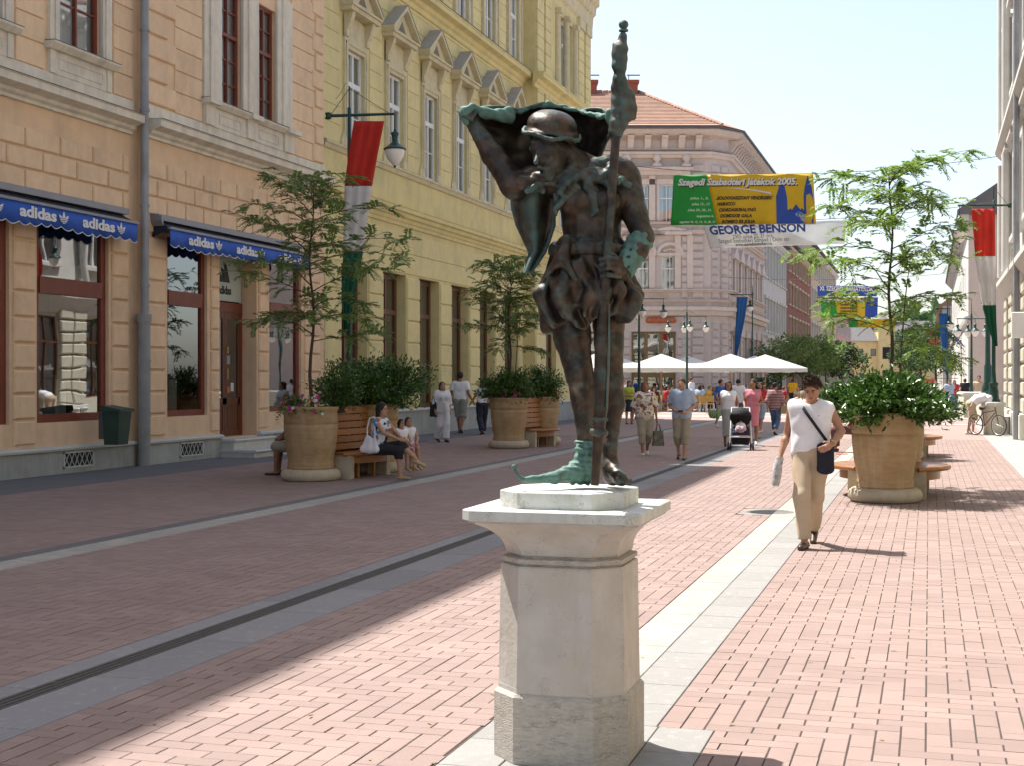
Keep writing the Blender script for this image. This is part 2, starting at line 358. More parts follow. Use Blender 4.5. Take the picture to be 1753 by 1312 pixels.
# slabs
slab_cache = {}
nslab = 0
def slab(x0, x1, y0, y1, m, z=0, name='paving_slab'):
    global nslab
    k = (round(x1-x0, 2), round(y1-y0, 2), m)
    if k not in slab_cache:
        hx, hy = (x1-x0)/2-.003, (y1-y0)/2-.003; c = .003
        mb = MB(); mb.add([(-hx,-hy,-.014),(hx,-hy,-.014),(hx,hy,-.014),(-hx,hy,-.014),(-hx,-hy,-c),(hx,-hy,-c),(hx,hy,-c),(-hx,hy,-c),
          (-hx+c,-hy+c,0),(hx-c,-hy+c,0),(hx-c,hy-c,0),(-hx+c,hy-c,0)],
          [(0,1,5,4),(1,2,6,5),(2,3,7,6),(3,0,4,7),(4,5,9,8),(5,6,10,9),(6,7,11,10),(7,4,8,11),(8,9,10,11)])
        me = mb.mesh(name); me.materials.append(M[m]); slab_cache[k] = me
    link(name, slab_cache[k], None, ground, ((x0+x1)/2, (y0+y1)/2, z+random.uniform(-.001,.001)))
def run(x0, x1, m, ln, y0=3.6, y1=42, skip=None, z=0):
    y = y0
    while y < y1-.01:
        if not (skip and skip(y)): slab(x0, x1, y, y+ln, m, z)
        y += ln
run(-8.72,-8.5,'slab_dark',.8)
run(-8.5,-8.12,'slab_light',.8)
run(-5.05,-4.86,'granite',1.6)
run(-4.70,-4.28,'granite',1.2)
run(-1.935,-1.62,'slab_light',.42, y0=6.96, y1=41.8)
run(-1.62,-1.31,'granite_sunlit',.48, y0=6.96)
for i in range(4):
    x = -2.14+i*.28
    for j in range(7): slab(x, x+.28, 6.96-(j+1)*.48, 6.96-j*.48, 'granite_sunlit')
for i in range(3):
    run(-15.3+i*.667, -15.3+(i+1)*.667, 'slab_dark', 1.0, y0=14, y1=42)
for i in range(2):
    run(1.6+i*.6, 1.6+(i+1)*.6, 'slab_light', 1.2, y0=20, y1=42)
g = MB()
g.add([(-4.86,3.6,-.006),(-4.83,3.6,-.014),(-4.73,3.6,-.014),(-4.70,3.6,-.006),(-4.86,60,-.006),(-4.83,60,-.018),(-4.73,60,-.018),(-4.70,60,-.006)], [(0,1,5,4),(1,2,6,5),(2,3,7,6)])
for v in range(0): pass
g.build('drainage_channel', M['gutter'], ground, recalc=False)
gr = MB()
for x in (-4.845,-4.80,-4.755,-4.715): gr.box(x-.007, x+.007, 3.6, 42, -.012, -.001)
gr.build('channel_grating', M['gutter'], ground)
# manhole
mc = empty('manhole_cover', (mcx[0], mcx[1], 0), 0, 'round grey cast iron manhole cover set in pale slabs left of the walking man', 'manhole cover')
h = MB()
prof = [(0,-.004),(.30,-.004),(.31,.0),(.335,.0),(.335,-.02)]
h.lathe(prof, 36)
for i in range(-5, 6):
    w = math.sqrt(max(0, .28**2-(i*.05)**2)); h.box(-w, w, i*.05-.009, i*.05+.009, -.006, .002)
h.build('cover_plate', mat('worn cast iron', (.13,.125,.12), .5, .3, 30, .3, 80, metal=.4), mc)
h = MB()
for a in range(4):
    pass
ring = []
for (x0,x1,y0,y1) in ((-.41,.41,-.41,.41),):
    n_ = 36; inner = [(.338*math.cos(2*math.pi*i/n_), .338*math.sin(2*math.pi*i/n_), -.001) for i in range(n_)]
    outer = []
    for i in range(n_):
        c, s = math.cos(2*math.pi*i/n_), math.sin(2*math.pi*i/n_); k = .41/max(abs(c), abs(s)); outer.append((c*k, s*k, -.001))
    h.add(inner+outer, [(i, n_+i, n_+(i+1) % n_, (i+1) % n_) for i in range(n_)])
h.build('cover_surround', M['granite_sunlit'], mc, recalc=False)
# far paving beyond the modelled bricks
def far_mat():
    m = mat('far brick paving', (.31,.22,.195), .9)
    nt = m.node_tree; N, L = nt.nodes, nt.links; b = N['Principled BSDF']
    gm = N.new('ShaderNodeNewGeometry'); bt = N.new('ShaderNodeTexBrick'); L.new(gm.outputs['Position'], bt.inputs['Vector'])
    bt.inputs['Scale'].default_value = 1; bt.inputs['Brick Width'].default_value = .236; bt.inputs['Row Height'].default_value = .118
    bt.inputs['Mortar Size'].default_value = .004; bt.inputs['Color1'].default_value = (.33,.235,.208,1); bt.inputs['Color2'].default_value = (.295,.21,.185,1)
    bt.inputs['Mortar'].default_value = (.16,.11,.09,1); L.new(bt.outputs[0], b.inputs['Base Color']); return m
fb = far_mat()
def sheet(x0, x1, y0, y1, m, name, z=-.002):
    mb = MB(); mb.add([(x0,y0,z),(x1,y0,z),(x1,y1,z),(x0,y1,z)], [(0,1,2,3)]); return mb.build(name, m, ground, recalc=False)
sheet(-60,12,42,260,fb,'far_brick_paving')
for (a, b, m) in ((-8.72,-8.5,'slab_dark'),(-8.5,-8.12,'slab_light'),(-5.05,-4.86,'granite'),(-4.70,-4.28,'granite'),(-1.935,-1.62,'slab_light'),(-1.62,-1.31,'granite_sunlit'),(1.6,2.8,'slab_light'),(-15.3,-13.3,'slab_dark')):
    sheet(a, b, 42, 62 if m != 'slab_light' else 130, M[m], 'far_strip', .002)
for (y0, y1, xa, xb) in ((63,65.5,-40,2.4),(69,71,-40,2.4),(55,56.2,-3.9,2.2),(84,88,-10,2.2),(100,103,-10,2.2)):
    sheet(xa, xb, y0, y1, M['slab_light'], 'plaza_band', .006)
# ================= BUILDINGS =================
mesh_cache = {}
def block(parent, s0, s1, z0, z1, yf, yb, m, name='stone_block', bev=.012):
    """bevelled block whose face is at local y=yf, cached by size"""
    k = (name, round(s1-s0, 3), round(z1-z0, 3), round(yb-yf, 3), m, bev)
    if k not in mesh_cache:
        w, h_ = (s1-s0)/2, (z1-z0)/2
        me = MB().bevbox(-w, w, 0, yb-yf, -h_, h_, bev).mesh(name); me.materials.append(M[m]); mesh_cache[k] = me
    return link(name, mesh_cache[k], None, parent, ((s0+s1)/2, yf, (z0+z1)/2))
def wall(parent, name, s0, s1, z0, z1, y, ops, m, reveal=.3, room=.9, roommat=None):
    ss = sorted({s0, s1, *[v for o in ops for v in o[:2]]}); zz = sorted({z0, z1, *[v for o in ops for v in o[2:4]]})
    ss = [v for v in ss if s0 <= v <= s1]; zz = [v for v in zz if z0 <= v <= z1]
    mb = MB()
    for a, b in zip(ss, ss[1:]):
        for c, d in zip(zz, zz[1:]):
            ms, mz = (a+b)/2, (c+d)/2
            if any(o[0] < ms < o[1] and o[2] < mz < o[3] for o in ops): continue
            mb.add([(a,y,c),(b,y,c),(b,y,d),(a,y,d)], [(0,1,2,3)])
    rm = MB()
    for (a, b, c, d) in [o[:4] for o in ops]:
        yr = y+reveal
        mb.add([(a,y,c),(a,y,d),(a,yr,d),(a,yr,c)], [(0,1,2,3)]); mb.add([(b,y,c),(b,yr,c),(b,yr,d),(b,y,d)], [(0,1,2,3)])
        mb.add([(a,y,d),(b,y,d),(b,yr,d),(a,yr,d)], [(0,1,2,3)]); mb.add([(a,y,c),(a,yr,c),(b,yr,c),(b,y,c)], [(0,1,2,3)])
        e = .15; y2 = yr+.004; y3 = yr+room
        A = [(a-e,y2,c-e),(b+e,y2,c-e),(b+e,y2,d+e),(a-e,y2,d+e),(a-e,y3,c-e),(b+e,y3,c-e),(b+e,y3,d+e),(a-e,y3,d+e)]
        rm.add(A, [(4,5,6,7),(0,1,5,4),(1,2,6,5),(2,3,7,6),(3,0,4,7)])
    w_ = mb.build(name, M[m], parent, recalc=False)
    if ops: rm.build('room_interior', roommat or M['inter'], parent, recalc=False)
    return w_
def window(parent, s0, s1, z0, z1, y, m, cols=2, trans=(), gl='glass', fw=.07, mull=.05, curtain=True, name='window', bars=(), tw=None):
    """joinery with frame at local plane y; trans = heights of transoms (fractions)"""
    W, H = s1-s0, z1-z0; k = (name, round(W, 2), round(H, 2), m, cols, trans, gl, fw, curtain, bars)
    if k not in mesh_cache:
        f = MB(); t = .07; tw_ = tw or mull*1.6
        f.box(-W/2, W/2, 0, t, 0, fw).box(-W/2, W/2, 0, t, H-fw, H).box(-W/2, -W/2+fw, 0, t, fw, H-fw).box(W/2-fw, W/2, 0, t, fw, H-fw)
        for i in range(1, cols):
            c = -W/2+W*i/cols; f.box(c-mull/2, c+mull/2, -.012, t-.004, fw, H-fw)
        for q in trans: f.box(-W/2+fw, W/2-fw, -.03, t-.008, H*q-tw_/2, H*q+tw_/2)
        for q in bars: f.box(-W/2+fw, W/2-fw, .006, t-.02, H*q-.016, H*q+.016)
        p = MB().add([(-W/2+.01,.045,.01),(W/2-.01,.045,.01),(W/2-.01,.045,H-.01),(-W/2+.01,.045,H-.01)], [(0,1,2,3)])
        fm = f.mesh(name); fm.materials.append(M[m]); pm = p.mesh('pane'); pm.materials.append(M[gl]); cm = None
        if curtain:
            c = MB(); n = 40; P = []
            for zz in (fw, H-fw):
                P.append([(-W/2+W*i/n, .16+.025*math.sin(i*1.35)+.02*math.sin(i*.6), zz) for i in range(n+1)])
            if curtain == 'sides':
                P2 = [[r_[i] for i in range(0, 14)] for r_ in P]; c.grid(P2); c.grid([[r_[i] for i in range(27, 41)] for r_ in P])
            else: c.grid(P)
            cm = c.mesh('curtain'); cm.materials.append(M['curtain'])
        mesh_cache[k] = (fm, pm, cm)
    fm, pm, cm = mesh_cache[k]
    o = link(name, fm, None, parent, ((s0+s1)/2, y, z0)); link('pane', pm, None, o)
    if cm: link('curtain', cm, None, o)
    return o
def cornice(parent, s0, s1, y, prof, m, name='cornice'):
    """prof: list of (out, z) from bottom to top, closed against the wall"""
    poly = [(y+.02, prof[0][1])]+[(y-o, z) for o, z in prof]+[(y+.02, prof[-1][1])]
    return MB().prism(poly, 'x', s0, s1).build(name, M[m], parent)
def courses(parent, s0, s1, z0, z1, pitch, yf, yb, m, ops=(), name='wall_course', gap=.022, bev=.012):
    z = z0
    while z < z1-.05:
        zt = min(z+pitch, z1)
        cuts = sorted([(o[0], o[1]) for o in ops if o[2] < zt-.02 and o[3] > z+.02]); s = s0
        for a, b in cuts+[(s1, s1)]:
            if a-s > .08: block(parent, s, a, z, zt-gap, yf, yb, m, name, bev)
            s = max(s, b)
        z = zt
def ashlar(parent, s0, s1, z0, z1, pz, ps, yf, yb, m, gap=.05, bev=.02, name='stone_block', ops=()):
    z = z1; r = 0
    while z-pz > z0-.01:
        s = s0-(ps/2 if r % 2 else 0)
        while s < s1-.02:
            a, b = max(s, s0), min(s+ps, s1)
            if b-a > .12 and not any(o[0] < (a+b)/2 < o[1] and o[2] < z-pz/2 < o[3] for o in ops): block(parent, a, b-gap, z-pz, z-gap, yf, yb, m, name, bev)
            s += ps
        z -= pz; r += 1
XF = -15.25
def Yb(x): return on_x(x, XF)
# ---------- beige building with the sports shop ----------
bb = empty('beige_building', (XF, 20, 0), R(90), 'peach stucco building with blue shop awnings, red brown windows and a grey drainpipe', 'building')
S = lambda x: Yb(x)-20
plinth_y = -.05
w2 = (S(63), S(186)); wd = w2[1]-w2[0]; pier = w2[0]-S(16)
opsL = [(w2[0]-k*(wd+pier), w2[1]-k*(wd+pier), .95, 4.72) for k in range(4)]
uw = (S(98), S(172)); upitch = S(98)-S(98)+ (wd+pier)*1.0
opsU = [(uw[0]-k*3.05, uw[1]-k*3.05, 7.85, 10.4) for k in range(4)]
sL1 = S(226); sR0 = S(236); sR1 = S(546)
wall(bb, 'wall', -26, sL1+.25, 0, 21.5, 0, opsL+opsU, 'beige', reveal=.14, room=1.3)
yR = -.14
w3 = (S(276), S(345), .95, 4.72); dr = (S(366), S(430), .42, 4.72); w4 = (S(452), S(507), .95, 4.72)
u1 = (S(366), S(403), 7.85, 10.6); u2 = (S(430), S(462), 7.85, 10.6)
wall(bb, 'wall', sR0, sR1, 0, 22, yR, [w3, w4], 'beige', reveal=.16, room=1.3) if 0 else None
wR = wall(bb, 'wall', sR0, sR1, 0, 21.5, yR, [w3, w4, u1, u2, dr], 'beige', reveal=.16, room=1.3)
MB().add([(sR0,yR,0),(sR0,.3,0),(sR0,.3,21.5),(sR0,yR,21.5)], [(0,1,2,3)]).build('wall_return', M['beige'], bb, recalc=False)
# body and roof
bm0 = MB(); bm0.box(-26, sR1-.01, .4+1.4, 12, 0, 21.3); bm0.build('building_core', M['inter'], bb)
rf = MB(); rf.prism([(-.75,21.5),(-.75,21.65),(6,25),(12.5,21.65),(12.5,21.5)], 'x', -26.2, sR1-.02); rf.build('roof', M['rooftile'], bb)
sd_ = MB(); sd_.add([(-26,0,0),(-26,12,0),(-26,12,21.5),(-26,0,21.5)], [(0,1,2,3)]); sd_.add([(sR1-.01,yR,13),(sR1-.01,12,13),(sR1-.01,12,21.5),(sR1-.01,yR,21.5)], [(0,1,2,3)]); sd_.build('end_wall', M['beige'], bb, recalc=False)
# plinth + cap
def plinth(parent, s0, s1, y, top=.50, m='plinth', capm='plinth_cap', out=.07, ln=1.3):
    s = s0
    while s < s1-.05:
        e = min(s+ln, s1); 
        if s1-e < .3: e = s1
        block(parent, s, e-.004, 0, top-.07, y-out, y+.02, m, 'plinth_stone', .006); s = e
    MB().prism([(y+.02, top-.07),(y-out-.05, top-.07),(y-out-.06, top-.03),(y-out-.02, top),(y+.02, top+.02)], 'x', s0, s1).build('plinth_cap', M[capm], parent)
plinth(bb, -6, sL1, 0); plinth(bb, sR0, dr[0], yR); plinth(bb, dr[1]+.02, sR1, yR)
def grate(parent, s0, s1, z0, z1, y):
    f = MB(); f.box(s0, s1, y-.01, y+.03, z0, z0+.03).box(s0, s1, y-.01, y+.03, z1-.03, z1).box(s0, s0+.03, y-.01, y+.03, z0, z1).box(s1-.03, s1, y-.01, y+.03, z0, z1)
    g = f.build('cellar_grate', M['plinth_cap'], parent)
    b = MB(); b.box(s0+.03, s1-.03, y+.012, y+.02, z0+.03, z1-.03); b.build('grate_opening', M['black'], g)
    b = MB(); n = 6; w = (s1-s0); h_ = z1-z0
    for i in range(-3, n+3):
        for sg in (1, -1):
            a = s0+w*i/n; p = []
            x0_, x1_ = (a, a+h_*.62) if sg > 0 else (a+h_*.62, a)
            za, zb = z0, z1
            lo, hi = s0+.02, s1-.02
            def cl(xa, za_, xb, zb_, v): t = (v-xa)/(xb-xa); return v, za_+(zb_-za_)*t
            P0, P1 = (x0_, za), (x1_, zb)
            if P0[0] > P1[0]: P0, P1 = P1, P0
            if P1[0] < lo or P0[0] > hi: continue
            if P0[0] < lo: P0 = cl(*P0, *P1, lo)
            if P1[0] > hi: P1 = cl(*P0, *P1, hi)
            b.cyl((P0[0], y-.002, P0[1]), (P1[0], y-.002, P1[1]), .008, n=4)
    b.build('lattice', M['plinth_cap'], g)
grate(bb, S(102), S(154), .10, .40, plinth_y-.035)
grate(bb, S(292), S(332), .10, .40, yR-.085)
grate(bb, S(466), S(500), .10, .40, yR-.085)
# shop windows
for (a, b, c, d) in opsL: window(bb, a, b, c, d, .07, 'wood_red', 1, (.665,), 'shopglass', fw=.15, curtain=False, name='shop_window', tw=.30)
for (a, b, c, d) in (w3, w4): window(bb, a, b, c, d, yR+.07, 'wood_red', 1, (.665,), 'shopglass', fw=.13, curtain=False, name='shop_window', tw=.30)
# door in a deep recess
dy = yR+.36
nb = MB()
nb.add([(dr[1],yR+.16,.42),(dr[1],dy+.1,.42),(dr[1],dy+.1,4.72),(dr[1],yR+.16,4.72)], [(0,1,2,3)])
nb.add([(dr[0],yR+.16,.42),(dr[0],dy+.1,.42),(dr[0],dy+.1,4.72),(dr[0],yR+.16,4.72)], [(0,1,2,3)])
nb.add([(dr[0],yR+.16,.42),(dr[1],yR+.16,.42),(dr[1],dy+.1,.42),(dr[0],dy+.1,.42)], [(0,1,2,3)])
nb.build('door_recess', M['beige'], bb, recalc=False)
dw = dr[1]-dr[0]
dsp = dr[0]+.12, dr[1]-.02
d_ = MB(); d_.box(dsp[0], dsp[1], dy, dy+.08, 3.30, 3.52).box(dsp[0], dsp[0]+.1, dy, dy+.08, .42, 3.30).box(dsp[1]-.1, dsp[1], dy, dy+.08, .42, 3.30)
door = d_.build('shop_door', M['wood_red'], bb)
l_ = MB(); a, b = dsp[0]+.1, dsp[1]-.1; mid = (a+b)/2
for (p, q) in ((a, mid-.005), (mid+.005, b)):
    l_.box(p, q, dy+.015, dy+.06, .42, .55).box(p, q, dy+.015, dy+.06, 1.15, 1.30).box(p, q, dy+.015, dy+.06, 3.15, 3.30).box(p, p+.09, dy+.015, dy+.06, .55, 3.15).box(q-.09, q, dy+.015, dy+.06, .55, 3.15).box(p+.09, q-.09, dy+.03, dy+.05, .55, 1.15).box(p+.13, q-.13, dy+.02, dy+.05, .62, 1.08)
l_.build('door_leaf', M['wood_brown'], door)
MB().add([(a,dy+.04,1.3),(b,dy+.04,1.3),(b,dy+.04,3.15),(a,dy+.04,3.15)], [(0,1,2,3)]).build('pane', M['shopglass'], door, recalc=False)
MB().cyl((mid+.06,dy-.03,1.75),(mid+.06,dy-.03,2.0),.014).cyl((mid+.06,dy-.03,2.35),(mid+.06,dy-.03,2.5),.014).build('handle', mat('brass', (.6,.42,.12), .3, metal=1), door)
sg = MB(); sg.box(dsp[0]+.02, dsp[1]-.02, dy+.02, dy+.05, 3.55, 4.72); sgn = sg.build('door_sign_panel', mat('pale sign panel', (.44,.49,.44), .5), bb)
# slanted bars mark and wordmark
sw = (dsp[0]+dsp[1])/2
lg = MB()
for i, (x, h_) in enumerate(((-.24,.16),(-.07,.30),(.10,.44))):
    lg.prism([(sw+x-.10,3.98),(sw+x+.03,3.98),(sw+x+.03+.0,3.98+.02),(sw+x-.13-.10*i*.3+.16,3.98+h_),(sw+x-.13-.10*i*.3+.02,3.98+h_-.06)] if 0 else
             [(sw+x,3.98),(sw+x+.14,3.98),(sw+x+.14-h_*.42+.02,3.98+h_*.93),(sw+x-h_*.42+.02,3.98+h_*.93+.05)], 'y', dy+.008, dy+.02)
lg.build('slanted_bars_logo', M['black'], sgn)
def fit_text(s, width, parent, loc, m, height=None, bold=.02, rot=(R(90),0,0), shear=0, ex=.003, align='LEFT', name='lettering'):
    o = text(s, 1, m, parent, loc, rot, bold, shear, 'LEFT', ex, name)
    xs = [v.co.x for v in o.data.vertices]; ys = [v.co.y for v in o.data.vertices]
    w = max(xs)-min(xs); h_ = max(ys)-min(ys); sx = width/w; sy = (height/h_) if height else sx
    off = -min(xs) if align == 'LEFT' else -(max(xs)+min(xs))/2
    o.data.transform(Matrix.Translation((off, -min(ys) if height else 0, 0))); o.data.transform(Matrix.Diagonal((sx, sy, 1, 1)))
    return o
fit_text('adidas', .62, sgn, (sw-.31, dy+.015, 3.70), M['black'], .20, .03)
# small notices on the door glass
for (x, z, w, h_, c) in ((mid+.12,2.1,.14,.2,(.25,.3,.3)),(mid+.14,1.42,.11,.14,(.7,.15,.05)),(mid+.3,1.45,.14,.22,(.6,.6,.6))):
    MB().box(x, x+w, dy+.022, dy+.03, z, z+h_).build('door_notice', mat('notice', c, .6), door)
# steps
st = MB(); st.prism([(-.02,.0),(-.02,.30),(dr[1]-dr[0]-.0,.30),(dr[1]-dr[0],0)], 'y', 0, .01) if 0 else None
for (s0, s1, yo, z0, z1) in ((dr[0]-.05, dr[1]+.1, .42, .0, .40), (dr[0]-.10, dr[1]+.85, .95, .0, .17)):
    q = MB(); b = .035
    q.box(s0, s1, yR-yo+.04, yR+.0, z0, z1-.055)
    q.prism([(yR+.3, z1-.055),(yR-yo, z1-.055),(yR-yo-.02, z1-.03),(yR-yo, z1),(yR+.3, z1)] , 'x', s0-.03, s1+.03)
    q.build('doorstep', M['plinth_cap'], bb)
# display things inside the shop windows
def display(s0, s1, y, seedv):
    rr = random.Random(seedv); wdt = s1-s0
    pl = [(s0+wdt*.22, .55), (s0+wdt*.62, .75)]
    for (s, h_) in pl:
        d0 = empty('display_plinth', (XF-(y+.45), 20+s, 1.0), R(90), '%s white display cube with a trainer in the shop window %s the drainpipe' % ('low left' if h_ < .6 else 'tall right', 'left of' if s < S(230) else 'right of'), 'display stand', 'display cubes in the shop windows')
        MB().box(-.17,.17,-.17,.17,0,h_).build('cube_body', M['white'], d0)
        sh = MB(); sh.lathe([(0,0),(.06,0),(.065,.03),(.045,.07),(0,.10)], 10)
        so = sh.build('trainer', mat('trainer %d' % seedv, (rr.uniform(.05,.7), rr.uniform(.03,.3), rr.uniform(.03,.3)), .5), d0, (0,0,h_)); so.scale = (2.0,1,1)
    q = MB(); q.add([(s0+.1,y+.7,3.0),(s0+wdt*.5,y+.7,3.0),(s0+wdt*.5,y+.7,1.6),(s0+.1,y+.7,1.5)], [(0,1,2,3)])
display(opsL[0][0], opsL[0][1], .2, 1); display(w3[0], w3[1], yR+.2, 2)
def mannequin(s, y, ctop, cbot, lab):
    t = empty('mannequin', (XF-(y), 20+s, 1.0), R(90), lab, 'mannequin')
    a = MB(); a.lathe([(.0,0),(.13,.0),(.15,.2),(.11,.4),(.16,.65),(.17,.85),(.06,.95),(0,.97)], 14); o = a.build('clothed_torso', mat(lab[:20], ctop, .8, .3, 8), t, (0,0,.75)); o.scale = (1,.6,1)
    MB().cyl((0,0,1.7),(0,0,1.82),.05).build('neck', M['black'], t)
    MB().cyl((-.08,0,.0),(-.07,0,.85),.06,.09).cyl((.08,0,0),(.07,0,.85),.06,.09).build('clothed_legs', mat(lab[:18]+'b', cbot, .8), t)
mannequin(opsL[0][0]+.5, .6, (.35,.03,.02), (.015,.015,.015), 'dark mannequin with red top in the widest shop window')
mannequin(w3[0]+.45, yR+.75, (.5,.5,.52), (.02,.03,.08), 'mannequin with white top in the window between pipe and door')
# piers of rusticated blocks on the ground floor
def pierblocks(parent, s0, s1, yw, m='beige_block', z0=.56, z1=4.66, p=.456, g=.045, bev=.025, out=.05):
    z = z0
    while z+p < z1+.05:
        block(parent, s0+.03, s1-.03, z+g/2, z+p-g/2, yw-out, yw+.01, m, 'stone_block', bev); z += p
for k in range(3): pierblocks(bb, w2[0]-pier-k*(wd+pier)+.06, w2[0]-k*(wd+pier)-.06, 0)
pierblocks(bb, w2[1]+.06, S(219), 0)
pierblocks(bb, sR0+.06, w3[0]-.10, yR); pierblocks(bb, w3[1]+.10, dr[0]-.03, yR)
pierblocks(bb, dr[1]+.05, w4[0]-.08, yR); pierblocks(bb, w4[1]+.12, sR1-.28, yR)
ashlar(bb, -4, sL1-.12, 4.72, 6.22, .372, 1.04, -.045, .01, 'beige_block', gap=.045, bev=.02)
ashlar(bb, sR0+.10, sR1-.12, 4.72, 6.22, .372, .76, yR-.045, yR+.01, 'beige_block', gap=.045, bev=.02)
prof = [(0,6.62),(.06,6.62),(.06,6.68),(.12,6.72),(.14,6.78),(.20,6.80),(.33,6.84),(.33,6.97),(.35,6.975),(.35,6.99),(0,7.02)]
cornice(bb, -26, sL1-.06, 0, prof, 'cream'); cornice(bb, sR0+.10, sR1-.02, yR, prof, 'cream')
MB().box(-26, sL1-.06, -.37, -.02, 6.992, 7.0).build('cornice_flashing', M['flash'], bb)
MB().box(sR0+.10, sR1-.02, yR-.37, yR-.02, 6.992, 7.0).build('cornice_flashing', M['flash'], bb)
MB().box(-26, sL1+.02, -.035, .01, 7.02, 7.30).build('dado_band', M['cream'], bb)
MB().box(sR0, sR1-.02, yR-.035, yR+.01, 7.02, 7.30).build('dado_band', M['cream'], bb)
# upper wall courses
courses(bb, -6, sL1+.02, 7.32, 11.4, .45, -.03, .01, 'beige_block', [(a-.42, b+.42, 7.0, 12) for a, b, _, _ in opsU])
courses(bb, S(288), sR1-.62, 7.32, 11.4, .45, yR-.03, yR+.01, 'beige_block', [(S(335), S(489), 7, 12)])
def quoins(parent, s0, s1, z0, z1, p, yw, m, flip=False, out=.06):
    z = z0; i = 0
    while z+p < z1:
        a, b = s0, s1
        if i % 2:
            if flip: a = s0+(s1-s0)*.28
            else: b = s1-(s1-s0)*.28
        block(parent, a, b, z+.025, z+p-.025, yw-out, yw+.01, m, 'quoin_block', .025); z += p; i += 1
quoins(bb, sR0+.02, S(288), 7.32, 11.6, .47, yR, 'beige_block')
quoins(bb, sR1-.78, sR1-.12, 7.32, 11.6, .47, yR, 'beige_block', True)
# upper windows with surrounds, sills and apron panels
def surround(parent, a, b, z0, z1, yw, m='cream', w=.30, out=.07, apron=True, zb=7.3):
    f = MB()
    f.box(a-w, a, yw-out, yw+.01, z0, z1+.3).box(b, b+w, yw-out, yw+.01, z0, z1+.3)
    f.box(a-w*.55, a-.06, yw-out-.03, yw-out, z0, z1+.3).box(b+.06, b+w*.55, yw-out-.03, yw-out, z0, z1+.3).box(a, b, yw-out, yw+.01, z1, z1+.3)
    f.build('window_surround', M[m], parent)
    MB().prism([(yw+.01, z0-.13),(yw-out-.06, z0-.13),(yw-out-.13, z0-.06),(yw-out-.15, z0-.04),(yw-out-.15, z0),(yw+.12, z0+.01)], 'x', a-w-.08, b+w+.08).build('window_sill', M[m], parent)
    MB().box(a-w-.09, b+w+.09, yw-out-.16, yw-.02, z0+.002, z0+.012).build('sill_flashing', M['flash'], parent)
    if apron:
        g = MB(); g.box(a-w+.04, b+w-.04, yw-.05, yw+.01, zb, z0-.13).box(a-w, a-w+.16, yw-.075, yw+.01, zb, z0-.13).box(b+w-.16, b+w, yw-.075, yw+.01, zb, z0-.13)
        p0, p1 = a-w+.28, b+w-.28
        for (c0, c1, e0, e1) in ((p0,p1,zb+.10,zb+.125),(p0,p1,z0-.26,z0-.235),(p0,p0+.02,zb+.125,z0-.26),(p1-.02,p1,zb+.125,z0-.26)): g.box(c0, c1, yw-.064, yw-.05, e0, e1)
        g.build('window_apron', M[m], parent)
for (a, b, c, d) in opsU:
    window(bb, a, b, c, d, .07, 'wood_red', 2, (.66,), 'glass', .08, bars=(.33,)); surround(bb, a, b, c, d, 0)
for (a, b, c, d) in (u1, u2): window(bb, a, b, c, d, yR+.08, 'wood_red', 2, (.60,), 'glass', .08, bars=(.20,.40,.8))
pl_ = MB()
for (a, b) in ((S(336), u1[0]-.0), (u1[1], u2[0]), (u2[1], S(488))):
    pl_.box(a, b, yR-.07, yR+.01, 7.85, 11).box(a+(b-a)*.28, b-(b-a)*.28, yR-.11, yR-.07, 7.85, 11)
pl_.build('window_surround', M['cream'], bb)
ap = MB(); ap.box(S(336), S(488), yR-.06, yR+.01, 7.30, 7.72)
for (a, b) in ((S(336), S(352)), (S(408), S(424)), (S(472), S(488))): ap.box(a, b, yR-.12, yR-.06, 7.30, 7.72)
for (a, b) in ((S(362), S(398)), (S(430), S(464))):
    for (c0, c1, e0, e1) in ((a,b,7.40,7.42),(a,b,7.60,7.62),(a,a+.02,7.42,7.60),(b-.02,b,7.42,7.60)): ap.box(c0, c1, yR-.075, yR-.06, e0, e1)
ap.build('window_apron', M['cream'], bb)
sl = MB().prism([(yR+.01,7.72),(yR-.13,7.72),(yR-.20,7.79),(yR-.22,7.81),(yR-.22,7.85),(yR+.12,7.86)], 'x', S(334), S(491))
for (a, b) in ((S(333), S(353)), (S(407), S(425)), (S(471), S(491.5))): sl.box(a, b, yR-.27, yR-.1, 7.74, 7.853)
sl.build('window_sill', M['cream'], bb)
MB().box(S(333), S(491), yR-.235, yR-.02, 7.854, 7.864).build('sill_flashing', M['flash'], bb)
# drainpipe
sp = (S(229)+.0)
dpz = MB(); px_ = sp+.02
dpz.tube([(px_, -.24, 21.5), (px_, -.24, 3.0)], .085, 12)
for z in (10.2, 8.7, 7.1, 5.2, 3.6): dpz.cyl((px_, -.24, z), (px_, -.24, z+.05), .10, n=14)
dp = dpz.build('drainpipe', M['zinc'], bb)
q = MB(); q.cyl((px_,-.22,.0),(px_,-.22,2.9),.125,n=14).cyl((px_,-.22,2.9),(px_,-.22,3.05),.15,n=14).cyl((px_,-.22,2.1),(px_,-.22,2.14),.14,n=14)
q.build('cast_iron_shoe', mat('pale grey cast pipe', (.30,.31,.31), .6, .25, 3), dp)
